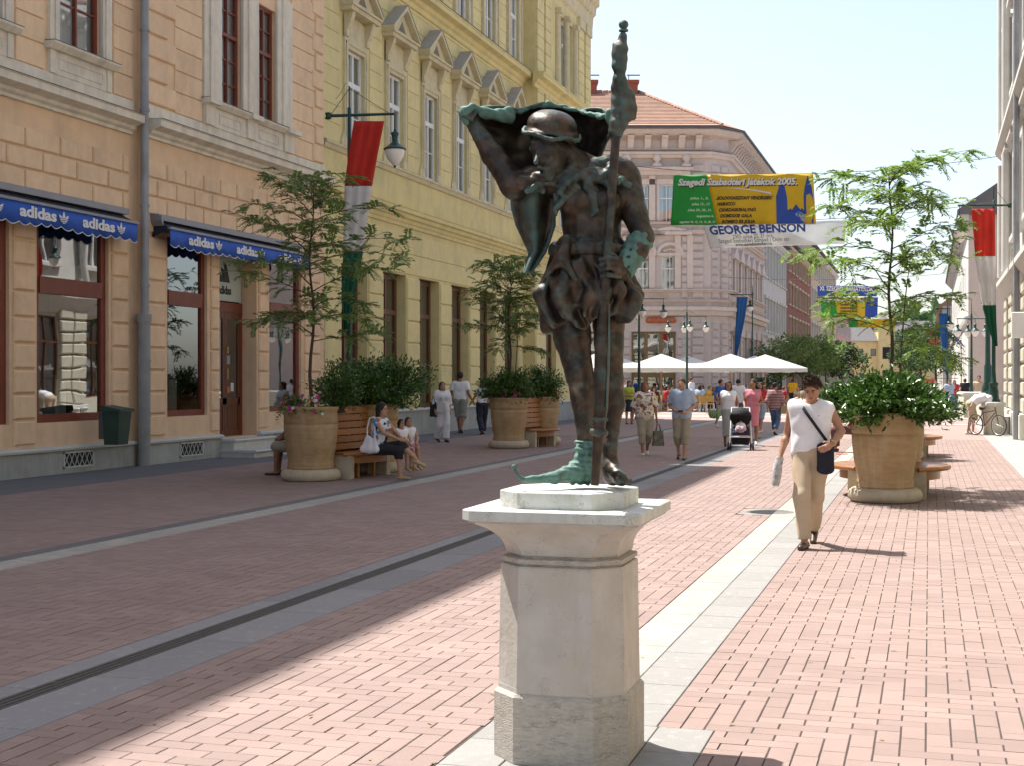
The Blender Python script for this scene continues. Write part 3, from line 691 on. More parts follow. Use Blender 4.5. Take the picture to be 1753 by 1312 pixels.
# awnings
def trefoil(parent, cx_, cz, sz, y, m):
    mb = MB()
    def leaf(ang, w, l):
        n = 10; pts = []
        for i in range(n+1):
            t = i/n; pts.append((math.sin(math.pi*t)*w*(1 if t < .5 else 1), t*l))
        L_ = [(p[0], p[1]) for p in pts]+[(-p[0], p[1]) for p in reversed(pts[1:-1])]
        c, s_ = math.cos(ang), math.sin(ang); return [(x*c+z*s_, -x*s_+z*c) for x, z in L_]
    for ang, w, l in ((0,.16,.92),(-.72,.15,.85),(.72,.15,.85)):
        P = leaf(ang, w, l)
        # cut by three horizontal gaps
        bands = [(.0,.10),(.145,.23),(.275,.36),(.405,2)]
        for (b0, b1) in bands:
            poly = clip_poly(clip_poly(P, b0, True), b1, False)
            if len(poly) >= 3: mb.prism([(cx_+x*sz, cz+z*sz) for x, z in poly], 'y', y-.004, y)
    return mb.build('trefoil_logo', m, parent)
def clip_poly(P, v, above):
    out = []
    for i in range(len(P)):
        a, b = P[i], P[(i+1) % len(P)]; ia = (a[1] >= v) if above else (a[1] <= v); ib = (b[1] >= v) if above else (b[1] <= v)
        if ia: out.append(a)
        if ia != ib: t = (v-a[1])/(b[1]-a[1]); out.append((a[0]+(b[0]-a[0])*t, v))
    return out
def awning(s0, s1, yw, yo, marks, openfront=False):
    a = empty('awning', (0,0,0)); a.parent = bb
    n = int((s1-s0)/.31); w = (s1-s0)/n; mb = MB(); rows = []
    N = n*8
    for k in range(N+1):
        s = s0+(s1-s0)*k/N; ph = (k % 8)/8
        zb = 4.46-.055*math.sin(math.pi*ph)-.02*math.sin(s*3.1); wv = .012*math.sin(s*9)+.015*math.sin(s*4.3+1)
        rows.append([(s, yo+wv*.2, 4.80), (s, yo+wv*.6, 4.64), (s, yo+wv, zb+.012), (s, yo+wv-.001, zb)])
    mb.grid([[r[j] for r in rows] for j in range(3)], True)
    v = mb.build('valance', M['blue'], a, recalc=False); obj_mod(v, 'SOLIDIFY', thickness=.005)
    mb = MB(); mb.grid([[r[2] for r in rows], [(r[3][0], r[3][1]-.004, r[3][2]-.004) for r in rows]], True); e = mb.build('valance_edging', M['white'], v, recalc=False); obj_mod(e, 'SOLIDIFY', thickness=.004)
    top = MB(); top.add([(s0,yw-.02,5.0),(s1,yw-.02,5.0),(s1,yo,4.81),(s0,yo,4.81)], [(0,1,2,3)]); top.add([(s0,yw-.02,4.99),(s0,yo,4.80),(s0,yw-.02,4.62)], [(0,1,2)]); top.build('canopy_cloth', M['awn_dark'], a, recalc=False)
    c = MB(); c.box(s0-.05, s1+.03, yw-.20, yw-.01, 4.98, 5.10).box(s0-.02, s1+.02, yo-.03, yo+.04, 4.785, 4.835); c.prism([(s0-.12,5.06),(s0-.04,5.06),(s0-.04,4.85),(s0-.12,4.95)], 'y', yw-.3, yw-.01)
    c.build('awning_casing', M['awn_frame'], a)
    for (sa, wt, tf) in marks:
        t = fit_text('adidas', wt, v, (sa, yo-.022, 4.535), M['white'], .205, .035); t.name = 'lettering'
        trefoil(v, sa+wt+tf*.62, 4.53, .25, yo-.018, M['white'])
ya = -.40
def Sa(x): return on_x(x, XF+.42)-20
m0, m1 = Sa(34), Sa(142); 
awning(-9.5, Sa(237), 0, ya, [(m0+k*(m1-m0), Sa(97)-Sa(34), .36) for k in range(-4, 2)])
def Sa2(x): return on_x(x, XF+.56)-20
awning(Sa2(291), Sa2(531), yR, yR-.42, [(Sa2(322), Sa2(365)-Sa2(322), .36), (Sa2(404), Sa2(440)-Sa2(404), .36), (Sa2(476), Sa2(506)-Sa2(476), .36)])
# ---------- yellow building ----------
XY = -15.2
yb = empty('yellow_building', (XY, 33.7, 0), R(90), 'long yellow stucco building with white windows under triangular pediments', 'building')
T = lambda Y: Y-33.7
s_end = T(52.6); r0, r1 = T(52.6), T(61.6); yRi = -.5
gf = [(T(34.94+3.03*k), T(34.94+3.03*k+1.85), .82, 4.9) for k in range(6)]
f1 = [(T(35.87+3.03*k)-.58, T(35.87+3.03*k)+.58, 8.08, 10.75) for k in range(6)]
f2 = [(T(35.87+3.08*k)-.58, T(35.87+3.08*k)+.58, 13.95, 16.5) for k in range(6)]
wall(yb, 'wall', .02, s_end, 0, 19.8, 0, gf+f1+f2, 'yellow', reveal=.20, room=1.0)
rw = [(r0+1.6, r0+3.2, .82, 4.9), (r1-3.2, r1-1.6, .82, 4.9)]
lg1 = (T(56.0), T(58.6), 13.95, 16.9); lg0 = (T(56.3), T(58.2), 8.08, 11)
wall(yb, 'wall', r0, r1, 0, 19.8, yRi, rw+[lg1, lg0], 'yellow', reveal=.3, room=1.0)
MB().add([(r0,yRi,0),(r0,.1,0),(r0,.1,19.8),(r0,yRi,19.8)], [(0,1,2,3)]).add([(r1,yRi,0),(r1,14,0),(r1,14,19.8),(r1,yRi,19.8)], [(0,1,2,3)]).build('end_wall', M['yellow'], yb, recalc=False)
MB().box(.05, r1-.05, 1.5, 14, 0, 19.7).build('building_core', M['inter'], yb)
MB().prism([(-.8,19.8),(-.8,19.95),(6,23.2),(14.5,19.95),(14.5,19.8)], 'x', .0, r1+.25).build('roof', M['rooftile'], yb)
plinth(yb, .02, s_end, 0, .82, ln=1.6); plinth(yb, r0, r1, yRi, .82, ln=1.6)
for (a, b, c, d) in gf: window(yb, a, b, c, d, .30, 'wood_brown', 2, (.72,), 'shopglass', .16, mull=.10, curtain=False, name='shop_window', tw=.14)
for i, (a, b, c, d) in enumerate(gf): MB().add([(a,.2,c),(b,.2,c),(b,.45,c),(a,.45,c)], [(0,1,2,3)]).add([(b,.2,c),(b,.45,c),(b,.45,d),(b,.2,d)], [(0,1,2,3)]).build('reveal', M['yellow'], yb, recalc=False)
edges = [.02]+[v for o in gf for v in o[:2]]+[s_end]
for i in range(0, len(edges), 2):
    a, b = edges[i], edges[i+1]
    if b-a > .3: pierblocks(yb, a+.02, b-.02, 0, 'yellow_block', .86, 4.85, .665, .03, .03, .05)
pierblocks(yb, r0+.05, r0+1.5, yRi, 'yellow_block', .86, 4.85, .665, .03, .03, .05); pierblocks(yb, r1-1.5, r1-.05, yRi, 'yellow_block', .86, 4.85, .665, .03, .03, .05)
courses(yb, .02, s_end, 4.95, 6.2, .62, -.03, .01, 'yellow_block')
profy = [(0,6.35),(.05,6.35),(.07,6.45),(.10,6.47),(.13,6.56),(.20,6.60),(.22,6.70),(.30,6.73),(.30,6.84),(.32,6.86),(0,6.92)]
cornice(yb, .02, s_end, 0, profy, 'yellow'); cornice(yb, r0-.05, r1+.3, yRi, profy, 'yellow')
cornice(yb, .02, s_end, 0, [(0,7.84),(.06,7.86),(.10,7.96),(.14,7.98),(.14,8.04),(0,8.07)], 'ytrim', 'sill_band')
cornice(yb, r0-.02, r1+.1, yRi, [(0,7.84),(.06,7.86),(.10,7.96),(.14,7.98),(.14,8.04),(0,8.07)], 'ytrim', 'sill_band')
courses(yb, .04, s_end, 8.09, 13.1, .49, -.025, .01, 'yellow_block', [(a-.46, b+.46, 8.0, 12.3) for a, b, _, _ in f1])
profm = [(0,13.1),(.06,13.12),(.08,13.25),(.16,13.30),(.20,13.42),(.42,13.46),(.42,13.60),(.45,13.62),(.45,13.66),(0,13.72)]
cornice(yb, .02, s_end, 0, profm, 'yellow'); cornice(yb, r0-.3, r1+.4, yRi, profm, 'yellow')
MB().box(.02, s_end, -.47, -.02, 13.665, 13.675).build('cornice_flashing', M['grey_roof'], yb)
courses(yb, .04, s_end, 13.74, 17.4, .49, -.025, .01, 'yellow_block', [(a-.40, b+.40, 13.6, 17.0) for a, b, _, _ in f2])
proft = [(0,17.5),(.10,17.6),(.14,18.1),(.25,18.2),(.28,18.5),(.42,18.6),(.42,18.9),(.45,18.95),(0,19.1)]
cornice(yb, .02, s_end, 0, proft, 'yellow'); cornice(yb, r0-.3, r1+.3, yRi, proft, 'ytrim')
for (a, b, c, d) in f1+f2: window(yb, a, b, c, d, .06, 'white_wood', 2, (.66,), 'glass', .075, mull=.09, bars=(.33,))
window(yb, *lg1, yRi+.2, 'white_wood', 2, (.66,), 'glass', .1); window(yb, *lg0, yRi+.2, 'white_wood', 2, (.66,), 'glass', .1)
for w_ in rw: window(yb, *w_, yRi+.2, 'wood_brown', 2, (.72,), 'shopglass', .16, curtain=False, name='shop_window')
sm, pdm, tm, km = None, None, None, None
for (a, b, c, d) in f1:
    if sm is None:
        w = (b-a)/2; f = MB()
        f.box(-w-.24,-w,-.07,.01,0,2.95).box(w,w+.24,-.07,.01,0,2.95).box(-w,w,-.07,.01,2.67,2.95).box(-w-.17,-w-.06,-.10,-.07,.25,2.85).box(w+.06,w+.17,-.10,-.07,.25,2.85).box(-w-.17,w+.17,-.101,-.07,2.78,2.86)
        f.prism([(-w-.24,0),(-w-.40,-.0),(-w-.40,.12),(-w-.24,.4)], 'y', -.06, .01).prism([(w+.24,0),(w+.40,0),(w+.40,.12),(w+.24,.4)], 'y', -.06, .01)
        f.box(-w-.24, w+.24, -.05, .01, 2.95, 3.55)
        sm = f.mesh('window_surround'); fixn(sm); sm.materials.append(M['ytrim'])
        k = MB()
        for sx in (0,):
            c0 = 0; k.prism([(.0,2.95),(-.12,2.97),(-.13,3.15),(-.18,3.22),(-.28,3.50),(-.30,3.62),(0,3.62)], 'x', c0-.10, c0+.10)
        km = k.mesh('console'); fixn(km); km.materials.append(M['ytrim'])
        p = MB(); P = w+.46
        p.box(-P, P, -.36, .01, 3.62, 3.74).box(-P-.04, P+.04, -.42, .01, 3.74, 3.80)
        p.prism([(-P-.04,3.80),(P+.04,3.80),(0,4.55)], 'y', -.24, .01)
        th = .11
        for sx in (-1, 1):
            p.prism([(sx*(P+.06),3.80),(sx*(P+.06),3.80+th),(0,4.62+th),(0,4.58)], 'y', -.42, .01)
        pdm = p.mesh('pediment'); fixn(pdm); pdm.materials.append(M['ytrim'])
        t = MB(); t.prism([(-.28,3.95),(.28,3.95),(0,4.25)], 'y', -.25, -.235); tm = t.mesh('tympanum_shade'); fixn(tm); tm.materials.append(mat('painted tympanum shade', (.2,.17,.12), .9))  # dark triangle on the face, painted as the shade of a recessed tympanum
        fl = MB()
        for sx in (-1, 1): fl.prism([(sx*(P+.07),3.80+th),(sx*(P+.07),3.82+th),(0,4.64+th),(0,4.62+th)], 'y', -.44, .01)
        flm = fl.mesh('pediment_flashing'); fixn(flm); flm.materials.append(mat('pale zinc flashing', (.40,.39,.36), .6, .2, 3))
    loc = ((a+b)/2, 0, c)
    link('window_surround', sm, None, yb, loc); [link('console', km, None, yb, (loc[0]+sx*((b-a)/2+.14), loc[1], loc[2])) for sx in (-1, 1)]
    pp = link('pediment', pdm, None, yb, loc); link('tympanum_shade', tm, None, pp); link('pediment_flashing', flm, None, pp)
for (a, b, c, d) in f2:
    f = MB(); f.box(a-.26,a,-.08,.01,c,d+.3).box(b,b+.26,-.08,.01,c,d+.3).box(a,b,-.08,.01,d,d+.3); f.box(a-.36,a-.26,-.12,.01,c,d+.6).box(b+.26,b+.36,-.12,.01,c,d+.6); f.build('window_surround', M['ytrim'], yb)
# projecting bay: banded pilasters and half columns
for (a, b) in ((r0+.02, r0+.95), (r0+1.25, r0+2.1), (r1-2.2, r1-1.3), (r1-.95, r1-.02)):
    courses(yb, a, b, 8.09, 13.1, .49, yRi-.10, yRi+.01, 'yellow_block'); courses(yb, a, b, 13.74, 17.1, .49, yRi-.10, yRi+.01, 'yellow_block')
    MB().box(a-.05, b+.05, yRi-.16, yRi, 17.1, 17.5).build('capital', M['ytrim'], yb)
for x in (lg1[0]-.18, (lg1[0]+lg1[1])/2, lg1[1]+.18):
    MB().cyl((x, yRi-.05, 13.74), (x, yRi-.05, 16.8), .16, .13, 14).box(x-.2, x+.2, yRi-.25, yRi, 16.8, 17.0).build('column', M['ytrim'], yb)
for s in np.arange(r0, r1, .5): 
    MB().box(s, s+.2, yRi-.22, yRi-.0, 18.12, 18.32).build('dentil', M['ytrim'], yb)
# ---------- right building (near) ----------
XR = 2.74
rb = empty('cream_building', (XR, 53.5, 0), R(-90), 'sunlit cream building with rusticated ground floor at the right edge', 'building')
# local x = 53.5-Y
opR = [(1.6+3.3*k, 3.0+3.3*k, 1.0, 4.3) for k in range(18)]; opR1 = [(1.6+3.3*k, 3.0+3.3*k, 6.4, 9.0) for k in range(18)]; opR2 = [(1.6+3.3*k, 3.0+3.3*k, 11.2, 13.4) for k in range(18)]
M['rcream'] = mat('cream stucco right', (.55,.53,.43), .9, .12, 2, .25, 50, dirt=(.45,.42,.31), dscale=.7)
M['rwhite'] = mat('off white stucco', (.60,.59,.55), .9, .12, 2, .25, 50, dirt=(.52,.49,.43), dscale=.7)
wall(rb, 'wall', 0, 61, 0, 5.1, 0, opR, 'rcream', .2, .8); wall(rb, 'wall', 0, 61, 5.1, 17, 0, opR1+opR2, 'rwhite', .2, .8)
MB().add([(0,0,0),(0,12,0),(0,12,17),(0,0,17)], [(0,1,2,3)]).build('end_wall', M['rwhite'], rb, recalc=False)
MB().prism([(-.6,17),(-.6,17.1),(6,20),(12,17.1),(12,17)], 'x', -.3, 61).build('roof', M['rooftile'], rb)
MB().box(.3, 60, 1.2, 12, 0, 16.9).build('building_core', M['inter'], rb)
for k in range(18):
    for (o_, nm) in ((opR[k], 0), (opR1[k], 1), (opR2[k], 1)):
        window(rb, *o_, .08, 'white_wood' if nm else 'wood_brown', 2, (.68,), 'glass', .08)
        if nm:
            a, b, c, d = o_
            f = MB(); f.box(a-.25,a,-.12,.01,c,d+.3).box(b,b+.25,-.12,.01,c,d+.3).box(a,b,-.12,.01,d,d+.3).box(a-.4,b+.4,-.3,.01,d+.55,d+.7).box(a-.35,b+.35,-.22,.01,c-.15,c)
            if nm and c < 8: f.prism([(a-.4,d+.7),(b+.4,d+.7),((a+b)/2,d+1.3)], 'y', -.28, .01)
            f.build('window_surround', M['rwhite'], rb)
eR = [0]+[v for o in opR[:9] for v in o[:2]]
for i in range(0, len(eR)-1, 2):
    a, b = eR[i], eR[i+1]; z = .75; 
    while z < 4.7:
        block(rb, a+.06, (a+b)/2-.03, z, z+.42, -.16, .01, 'rcream', 'stone_block', .045); block(rb, (a+b)/2+.03, b-.06, z, z+.42, -.16, .01, 'rcream', 'stone_block', .045); z += .5
for (a, b) in ((0,1.6),(3.0,4.9),(6.3,8.2),(9.6,11.5)): block(rb, a, b, 0, .72, -.3, .01, 'rwhite', 'plinth_stone', .03)
for s in (.35, 3.6, 4.3, 6.9): MB().cyl((s,-.45,0),(s,-.45,.55),.18,.16,12).cyl((s,-.45,.55),(s,-.45,.62),.2,.12,12).build('bollard_stone', M['rwhite'], rb)
for (z, o_) in ((4.95,.42),(9.85,.45)):
    cornice(rb, -.4, 61, 0, [(0,z-.5),(.12,z-.4),(.2,z-.2),(o_-.1,z-.05),(o_,z+.1),(o_,z+.25),(0,z+.35)], 'rwhite')
cornice(rb, -.5, 61, 0, [(0,15.6),(.2,15.9),(.3,16.2),(.7,16.4),(.75,16.8),(0,17)], 'rwhite')
for s in np.arange(.3, 22, .8): block(rb, s, s+.3, 16.0, 16.35, -.6, .0, 'rwhite', 'bracket', .03)
MB().tube([(11.0,-.35,16),(11.0,-.35,.0)], .09, 10).build('drainpipe', M['zinc'], rb)
for s in (.3, 3.3): 
    MB().tube([(s,-.25,5.4),(s,-.25,9.4)], .14, 10).build('half_column', M['rwhite'], rb); MB().tube([(s,-.25,10.3),(s,-.25,15.4)], .14, 10).build('half_column', M['rwhite'], rb)
# ---------- white building behind the cross street ----------
wb = empty('white_building', (2.1, 140, 0), R(-90), 'white building with dark gable roof behind the lamp posts on the right', 'building')
opW = [(4+4.2*k, 5.2+4.2*k, z, z+1.9) for k in range(12) for z in (2, 6.6)]
wall(wb, 'wall', 0, 58, 0, 11, 0, opW, 'rwhite', .2, .6)
for o_ in opW: window(wb, *o_, .08, 'white_wood', 2, (.65,), 'glass', .08, curtain=False)
M['gable'] = mat('pale pinkish render', (.62,.53,.46), .9, .12, 1.5, .2, 40)
mb = MB(); mb.add([(58,0,0),(58,12,0),(58,12,11),(58,6,15.2),(58,0,11)], [(0,1,2,3,4)]); mb.build('gable_wall', M['gable'], wb, recalc=False)
MB().prism([(-.6,10.9),(-.6,11.15),(6,15.6),(12.6,11.15),(12.6,10.9)], 'x', -.3, 58.5).build('roof', M['grey_roof'], wb)
cornice(wb, 0, 58.4, 0, [(0,4.9),(.15,5.0),(.2,5.2),(0,5.3)], 'rwhite'); cornice(wb, 0, 58.4, 0, [(0,10.3),(.2,10.5),(.5,10.8),(.5,11),(0,11)], 'rwhite')
MB().box(58.0,58.35,2.0,3.1,1.2,4.4).build('window_surround', M['rwhite'], wb)
fbld = empty('shop_building', (1.3, 235, 0), R(-90), 'distant low pale building with shop signs at the end of the right side', 'building')
wall(fbld, 'wall', 0, 90, 0, 9, 0, [(3+5*k, 5+5*k, z, z+1.8) for k in range(16) for z in (1, 5.5)], 'rwhite', .2, .5)
MB().prism([(-.5,9),(4,12),(9,9)], 'x', 0, 90).build('roof', M['rooftile'], fbld); MB().add([(90,0,0),(90,9,0),(90,9,9),(90,0,9)], [(0,1,2,3)]).build('end_wall', M['rwhite'], fbld, recalc=False)
# ---------- pink corner building ----------
D0 = 88.5; ax, ay, _ = at_d(1215, 649, D0)
pk = empty('pink_building', (ax, ay, 0), YAW, 'ornate pale pink corner palace with orange tiled roof beyond the plaza', 'building')
q = D0/FPX
PS = lambda x: (x-1215)*q
PZ = lambda y: CAMH+(HY-y)*q
def pz(*a): return [PZ(v) for v in a]
pk2 = [(PS(c)-w_, PS(c)+w_, PZ(380), PZ(316)) for c, w_ in ((1103,.50),(1141,.50),(1053,.5),(1015,.5))]
pk1 = [(PS(c)-.52, PS(c)+.52, PZ(499), PZ(437)) for c in (1101,1147,1055,1012)]
pk0 = [(PS(1081), PS(1157), PZ(690), PZ(567)), (PS(985), PS(1050), PZ(690), PZ(567))]
wall(pk, 'wall', PS(760), 0, 0, 17.5, 0, pk2+pk1+pk0, 'pink', .25, .8)
for o_ in pk2+pk1: window(pk, *o_, .12, 'white_wood', 2, (.64,), 'glass', .07, curtain='sides')
M['bronze_frame'] = mat('bronze shop frame', (.22,.14,.05), .5, .2, 5)
for o_ in pk0: window(pk, *o_, .15, 'bronze_frame', 3, (.46,), 'shopglass', .14, mull=.22, curtain=False, name='shop_window', tw=.9)
# chamfer + side
bx_, by_ = -12.3, 89.9
cl_ = Vector((bx_-ax, by_-ay, 0)); lc = Matrix.Rotation(-YAW, 3, 'Z') @ cl_
e2 = Matrix.Rotation(-YAW, 3, 'Z') @ Vector((-12.3-ax, 109.2-ay, 0))
MB().add([(0,0,0),(lc.x,lc.y,0),(lc.x,lc.y,17.5),(0,0,17.5)], [(0,1,2,3)]).build('corner_wall', M['pink'], pk, recalc=False)
for i in range(34):      # rusticated cushions on the chamfer and beside it
    z = .4+.5*i
    if z > 15.2: break
    if PZ(540) > z+.5 or PZ(400) > z > PZ(497)-.5 or z > PZ(382):
        for (a, b) in ((PS(1185), PS(1204)), (PS(1166), PS(1176))): block(pk, a, b, z, z+.42, -.13, .01, 'pink', 'quoin_block', .06)
        u = lc.xy.normalized(); ln = lc.xy.length
        for t in (.1, .58):
            cpos = (lc.x*(t+.16), lc.y*(t+.16), z+.21); o_ = MB().bevbox(-ln*.16, ln*.16, -.12, .02, -.21, .21, .06).build('quoin_block', M['pink'], pk, cpos, (0,0,math.atan2(lc.y, lc.x)))
def pk_cornice(prof, m='pinktrim', nm='cornice'):
    poly = prof
    path = [(PS(760), 0), (0, 0), (lc.x, lc.y), (e2.x, e2.y)]
    n = []
    for i in range(3):
        dx, dy_ = path[i+1][0]-path[i][0], path[i+1][1]-path[i][1]; l = math.hypot(dx, dy_); n.append((dy_/l, -dx/l))
    P = []
    for i, p in enumerate(path):
        if i == 0: m_ = n[0]
        elif i == 3: m_ = n[2]
        else:
            mx_, my_ = n[i-1][0]+n[i][0], n[i-1][1]+n[i][1]; l = math.hypot(mx_, my_); k = 1/(l/2); m_ = (mx_/l*k, my_/l*k)
        P.append([(p[0]+m_[0]*o, p[1]+m_[1]*o, z) for o, z in prof])
    P = [[P[i][j] for i in range(4)] for j in range(len(prof))]
    return MB().grid(P, False).build(nm, M[m], pk, recalc=False)
for (za, zb, o_) in ((PZ(540),PZ(524),.5),(PZ(517),PZ(512),.3),(PZ(500),PZ(494),.4),(PZ(400),PZ(394),.35),(PZ(384),PZ(379),.3),(PZ(271),PZ(260),.4),(PZ(258),PZ(254),.25)):
    pk_cornice([(-.02,za),(o_*.5,za+.02),(o_*.7,(za+zb)/2),(o_,(za+zb)/2+.02),(o_,zb-.03),(-.02,zb)])
pk_cornice([(-.02,PZ(234)),(.5,PZ(233)),(.8,PZ(229)),(.95,PZ(227)),(.95,PZ(224)),(-.02,PZ(222))])
pk_cornice([(.96,PZ(224.5)),(1.1,PZ(224)),(1.1,PZ(221)),(.6,PZ(220))], 'flash', 'gutter')
for x in np.arange(1050-29*4, 1215, 29.0): 
    k = MB(); s = PS(x); k.prism([(-.0,PZ(257)),(-.15,PZ(256)),(-.22,PZ(248)),(-.45,PZ(240)),(-.7,PZ(237)),(-.7,PZ(234)),(0,PZ(234))], 'x', s-.2, s+.2); k.build('eaves_bracket', M['pinktrim'], pk)
    MB().box(PS(x+6), PS(x+23), -.05, .01, PZ(254), PZ(239)).build('frieze_panel', M['pink'], pk)
for o_ in pk2:
    a, b, c, d = o_; f = MB(); f.box(a-.3,a,-.1,.01,c,d+.1).box(b,b+.3,-.1,.01,c,d+.1).box(a-.3,b+.3,-.12,.01,d,d+.35); f.build('window_surround', M['pinktrim'], pk)
for (a, b) in ((1076,1186),(980,1070)):
    MB().box(PS(a), PS(b), -.5, .01, PZ(292), PZ(287)).box(PS(a)+.2, PS(b)-.2, -.3, .01, PZ(300), PZ(292)).build('lintel_hood', M['pinktrim'], pk)
for x in (1073,1124,1174,1022):
    MB().lathe([(.0,-.0),(.35,0),(.3,.15),(.12,.3),(.28,.5),(.2,.75),(0,.9)], 12, (PS(x), -.25, PZ(286))).build('urn', M['pinktrim'], pk)
for x in (1116,1160,1072,1030,1181):
    block(pk, PS(x)-.2, PS(x)+.2, PZ(379), PZ(300), -.12, .01, 'pinktrim', 'pilaster', .02); block(pk, PS(x)-.2, PS(x)+.2, PZ(494), PZ(402), -.12, .01, 'pinktrim', 'pilaster', .02)
for c in (1101,1147,1055):
    n = 14; r_ = .85; s = PS(c); arc = [(s+r_*math.cos(math.pi*i/n), PZ(437)+.15+r_*.8*math.sin(math.pi*i/n)) for i in range(n+1)]; ar2 = [(s+(r_-.2)*math.cos(math.pi*i/n), PZ(437)+.15+(r_*.8-.2)*math.sin(math.pi*i/n)) for i in range(n, -1, -1)]
    f = MB(); vs = arc+ar2; 
    for i in range(n): f.prism([arc[i], arc[i+1], ar2[n-i-1], ar2[n-i]], 'y', -.18, .01)
    f.box(s-.9, s+.9, -.15, .01, PZ(437)-.02, PZ(437)+.15); f.build('arched_hood', M['pinktrim'], pk)
    o_ = MB(); 
    for i in range(5): o_.lathe([(0,0),(.13,.02),(.10,.12),(0,.16)], 8, (s-.36+.18*i, -.08, PZ(437)+.2+.12*math.sin(math.pi*(i+.5)/5)))
    o_.build('carved_shell', M['pinktrim'], pk)
    f = MB(); w_ = 1.35; zt = PZ(402)
    f.prism([(s-w_,zt),(s+w_,zt),(s+w_,zt+.15),(s+.7,zt+.38),(s,zt+.52),(s-.7,zt+.38),(s-w_,zt+.15)], 'y', -.35, .01); f.build('segmental_pediment', M['pinktrim'], pk)
for i in range(46):
    x = 1060+i*3.2
    if x < 1212 and int(i/9) % 2 == 0: block(pk, PS(x), PS(x+2), PZ(515), PZ(503), -.06, .01, 'pinktrim', 'baluster_panel', .02)
# red lettering ornament band above the shop
for i in range(6): MB().lathe([(0,0),(.22,.05),(.26,.2),(.15,.4),(0,.42)], 8, (PS(1112+i*7.5 if i < 4 else 1137+(i-3)*7), -.02, PZ(553))).build('terracotta_rosette', mat('terracotta rosette', (.45,.13,.06), .8) if i == 0 else bpy.data.materials['terracotta rosette'], pk)
for i in range(9): 
    z = .3+.5*i
    for (a, b) in ((1159,1183),(1053,1079),(960,984)): block(pk, PS(a), PS(b), z, z+.44, -.10, .01, 'pink', 'stone_block', .05)
# side facade details (street side)
sdir = (e2.xy-lc.xy).normalized(); sang = math.atan2(sdir.y, sdir.x); sl_ = (e2.xy-lc.xy).length
side = empty('street_front', (lc.x, lc.y, 0), sang); side.parent = pk
ops_s = [(1.2+3.1*k, 2.3+3.1*k, za, zb) for k in range(6) for (za, zb) in ((PZ(499),PZ(437)),(PZ(380),PZ(316)),(.9,4.6))]
wall(side, 'wall', 0, sl_, 0, 17.5, 0, ops_s, 'pink', .25, .6)
k2 = MB(); k3 = MB()
for i in range(20): s = .5+i*.95; k2.prism([(-.0,PZ(257)),(-.2,PZ(252)),(-.45,PZ(242)),(-.8,PZ(238)),(-.8,PZ(234)),(0,PZ(234))], 'x', s-.15, s+.15)
k2.build('eaves_brackets', M['pinktrim'], side)['kind'] = 'stuff'
for o_ in ops_s:
    a, b, c, d = o_; k3.box(a-.3,a,-.12,.01,c,d+.1).box(b,b+.3,-.12,.01,c,d+.1).box(a-.4,b+.4,-.35,.01,d,d+.3)
    if c > 3: k3.prism([(a-.4,d+.3),(b+.4,d+.3),((a+b)/2,d+.9)], 'y', -.35, .01)
k3.build('window_surrounds', M['pinktrim'], side)['kind'] = 'stuff'
for i in range(7):
    for z in np.arange(.3, 15.0, .5):
        if i == 0 or z < PZ(540)-.5: block(side, 3.1*i-.3+.02*(i == 0)+.3*(i == 0), 3.1*i+.45+.3*(i == 0), z, z+.42, -.1, .01, 'pink', 'quoin_block', .05)
# roof
zr = 17.6; zt = 17.6+3.9
rp = [(PS(760), -1.1), (.6, -1.1), (lc.x+1.0, lc.y-.3), (e2.x+1.1, e2.y)]
ridge0 = PS(1100); 
rv = [(rp[0][0],rp[0][1],zr),(rp[1][0],rp[1][1],zr),(rp[2][0],rp[2][1],zr),(rp[3][0],rp[3][1],zr),(PS(760),8,zt),(PS(1112),8,zt),(e2.x-5.5,e2.y-1.0,zt),(PS(760),17,zr),(e2.x-12,e2.y,zr)]
MB().add(rv, [(0,1,5,4),(1,2,5),(2,3,6,5),(4,5,6,8,7),(3,8,6)]).build('roof', M['rooftile'], pk, recalc=False)
rows = MB()
for j in range(1, 24):
    t = j/24; a = Vector(rv[0]).lerp(Vector(rv[4]), t); b = Vector(rv[1]).lerp(Vector(rv[5]), t); rows.box(a.x, b.x, a.y-.02, a.y+.14, a.z+.0, a.z+.035)
rows.build('tile_rows', M['rooftile'], pk)
hp = MB()
for (p, q_) in ((rv[1], rv[5]), (rv[4], rv[5])):
    p, q_ = Vector(p), Vector(q_); n = int((q_-p).length/.4)
    for i in range(n): a = p.lerp(q_, i/n); b = p.lerp(q_, (i+.9)/n); hp.cyl(a+Vector((0,0,.02)), b+Vector((0,0,.08)), .13, .11, 6)
hp.build('ridge_tiles', M['rooftile'], pk)
for (x0, x1) in ((1003,1034),(1088,1110)):
    c = MB(); c.box(PS(x0), PS(x1), 7.5, 8.6, zt-1.0, zt+.55).box(PS(x0)-.1, PS(x1)+.1, 7.4, 8.7, zt+.55, zt+.75); c.build('chimney', M['chimney'], pk)
    MB().box(PS(x0)+.1, PS(x1)+.2, 7.9, 8.1, zt+1.15, zt+1.2).box(PS(x0)+.2, PS(x0)+.25, 7.9, 8.1, zt+.7, zt+1.15).build('chimney_cowl', M['flash'], pk)
MB().add([(PS(760),12,0),(e2.x,e2.y,0),(e2.x,e2.y,17.5),(PS(760),12,17.5)], [(0,1,2,3)]).build('back_wall', M['pink'], pk, recalc=False)
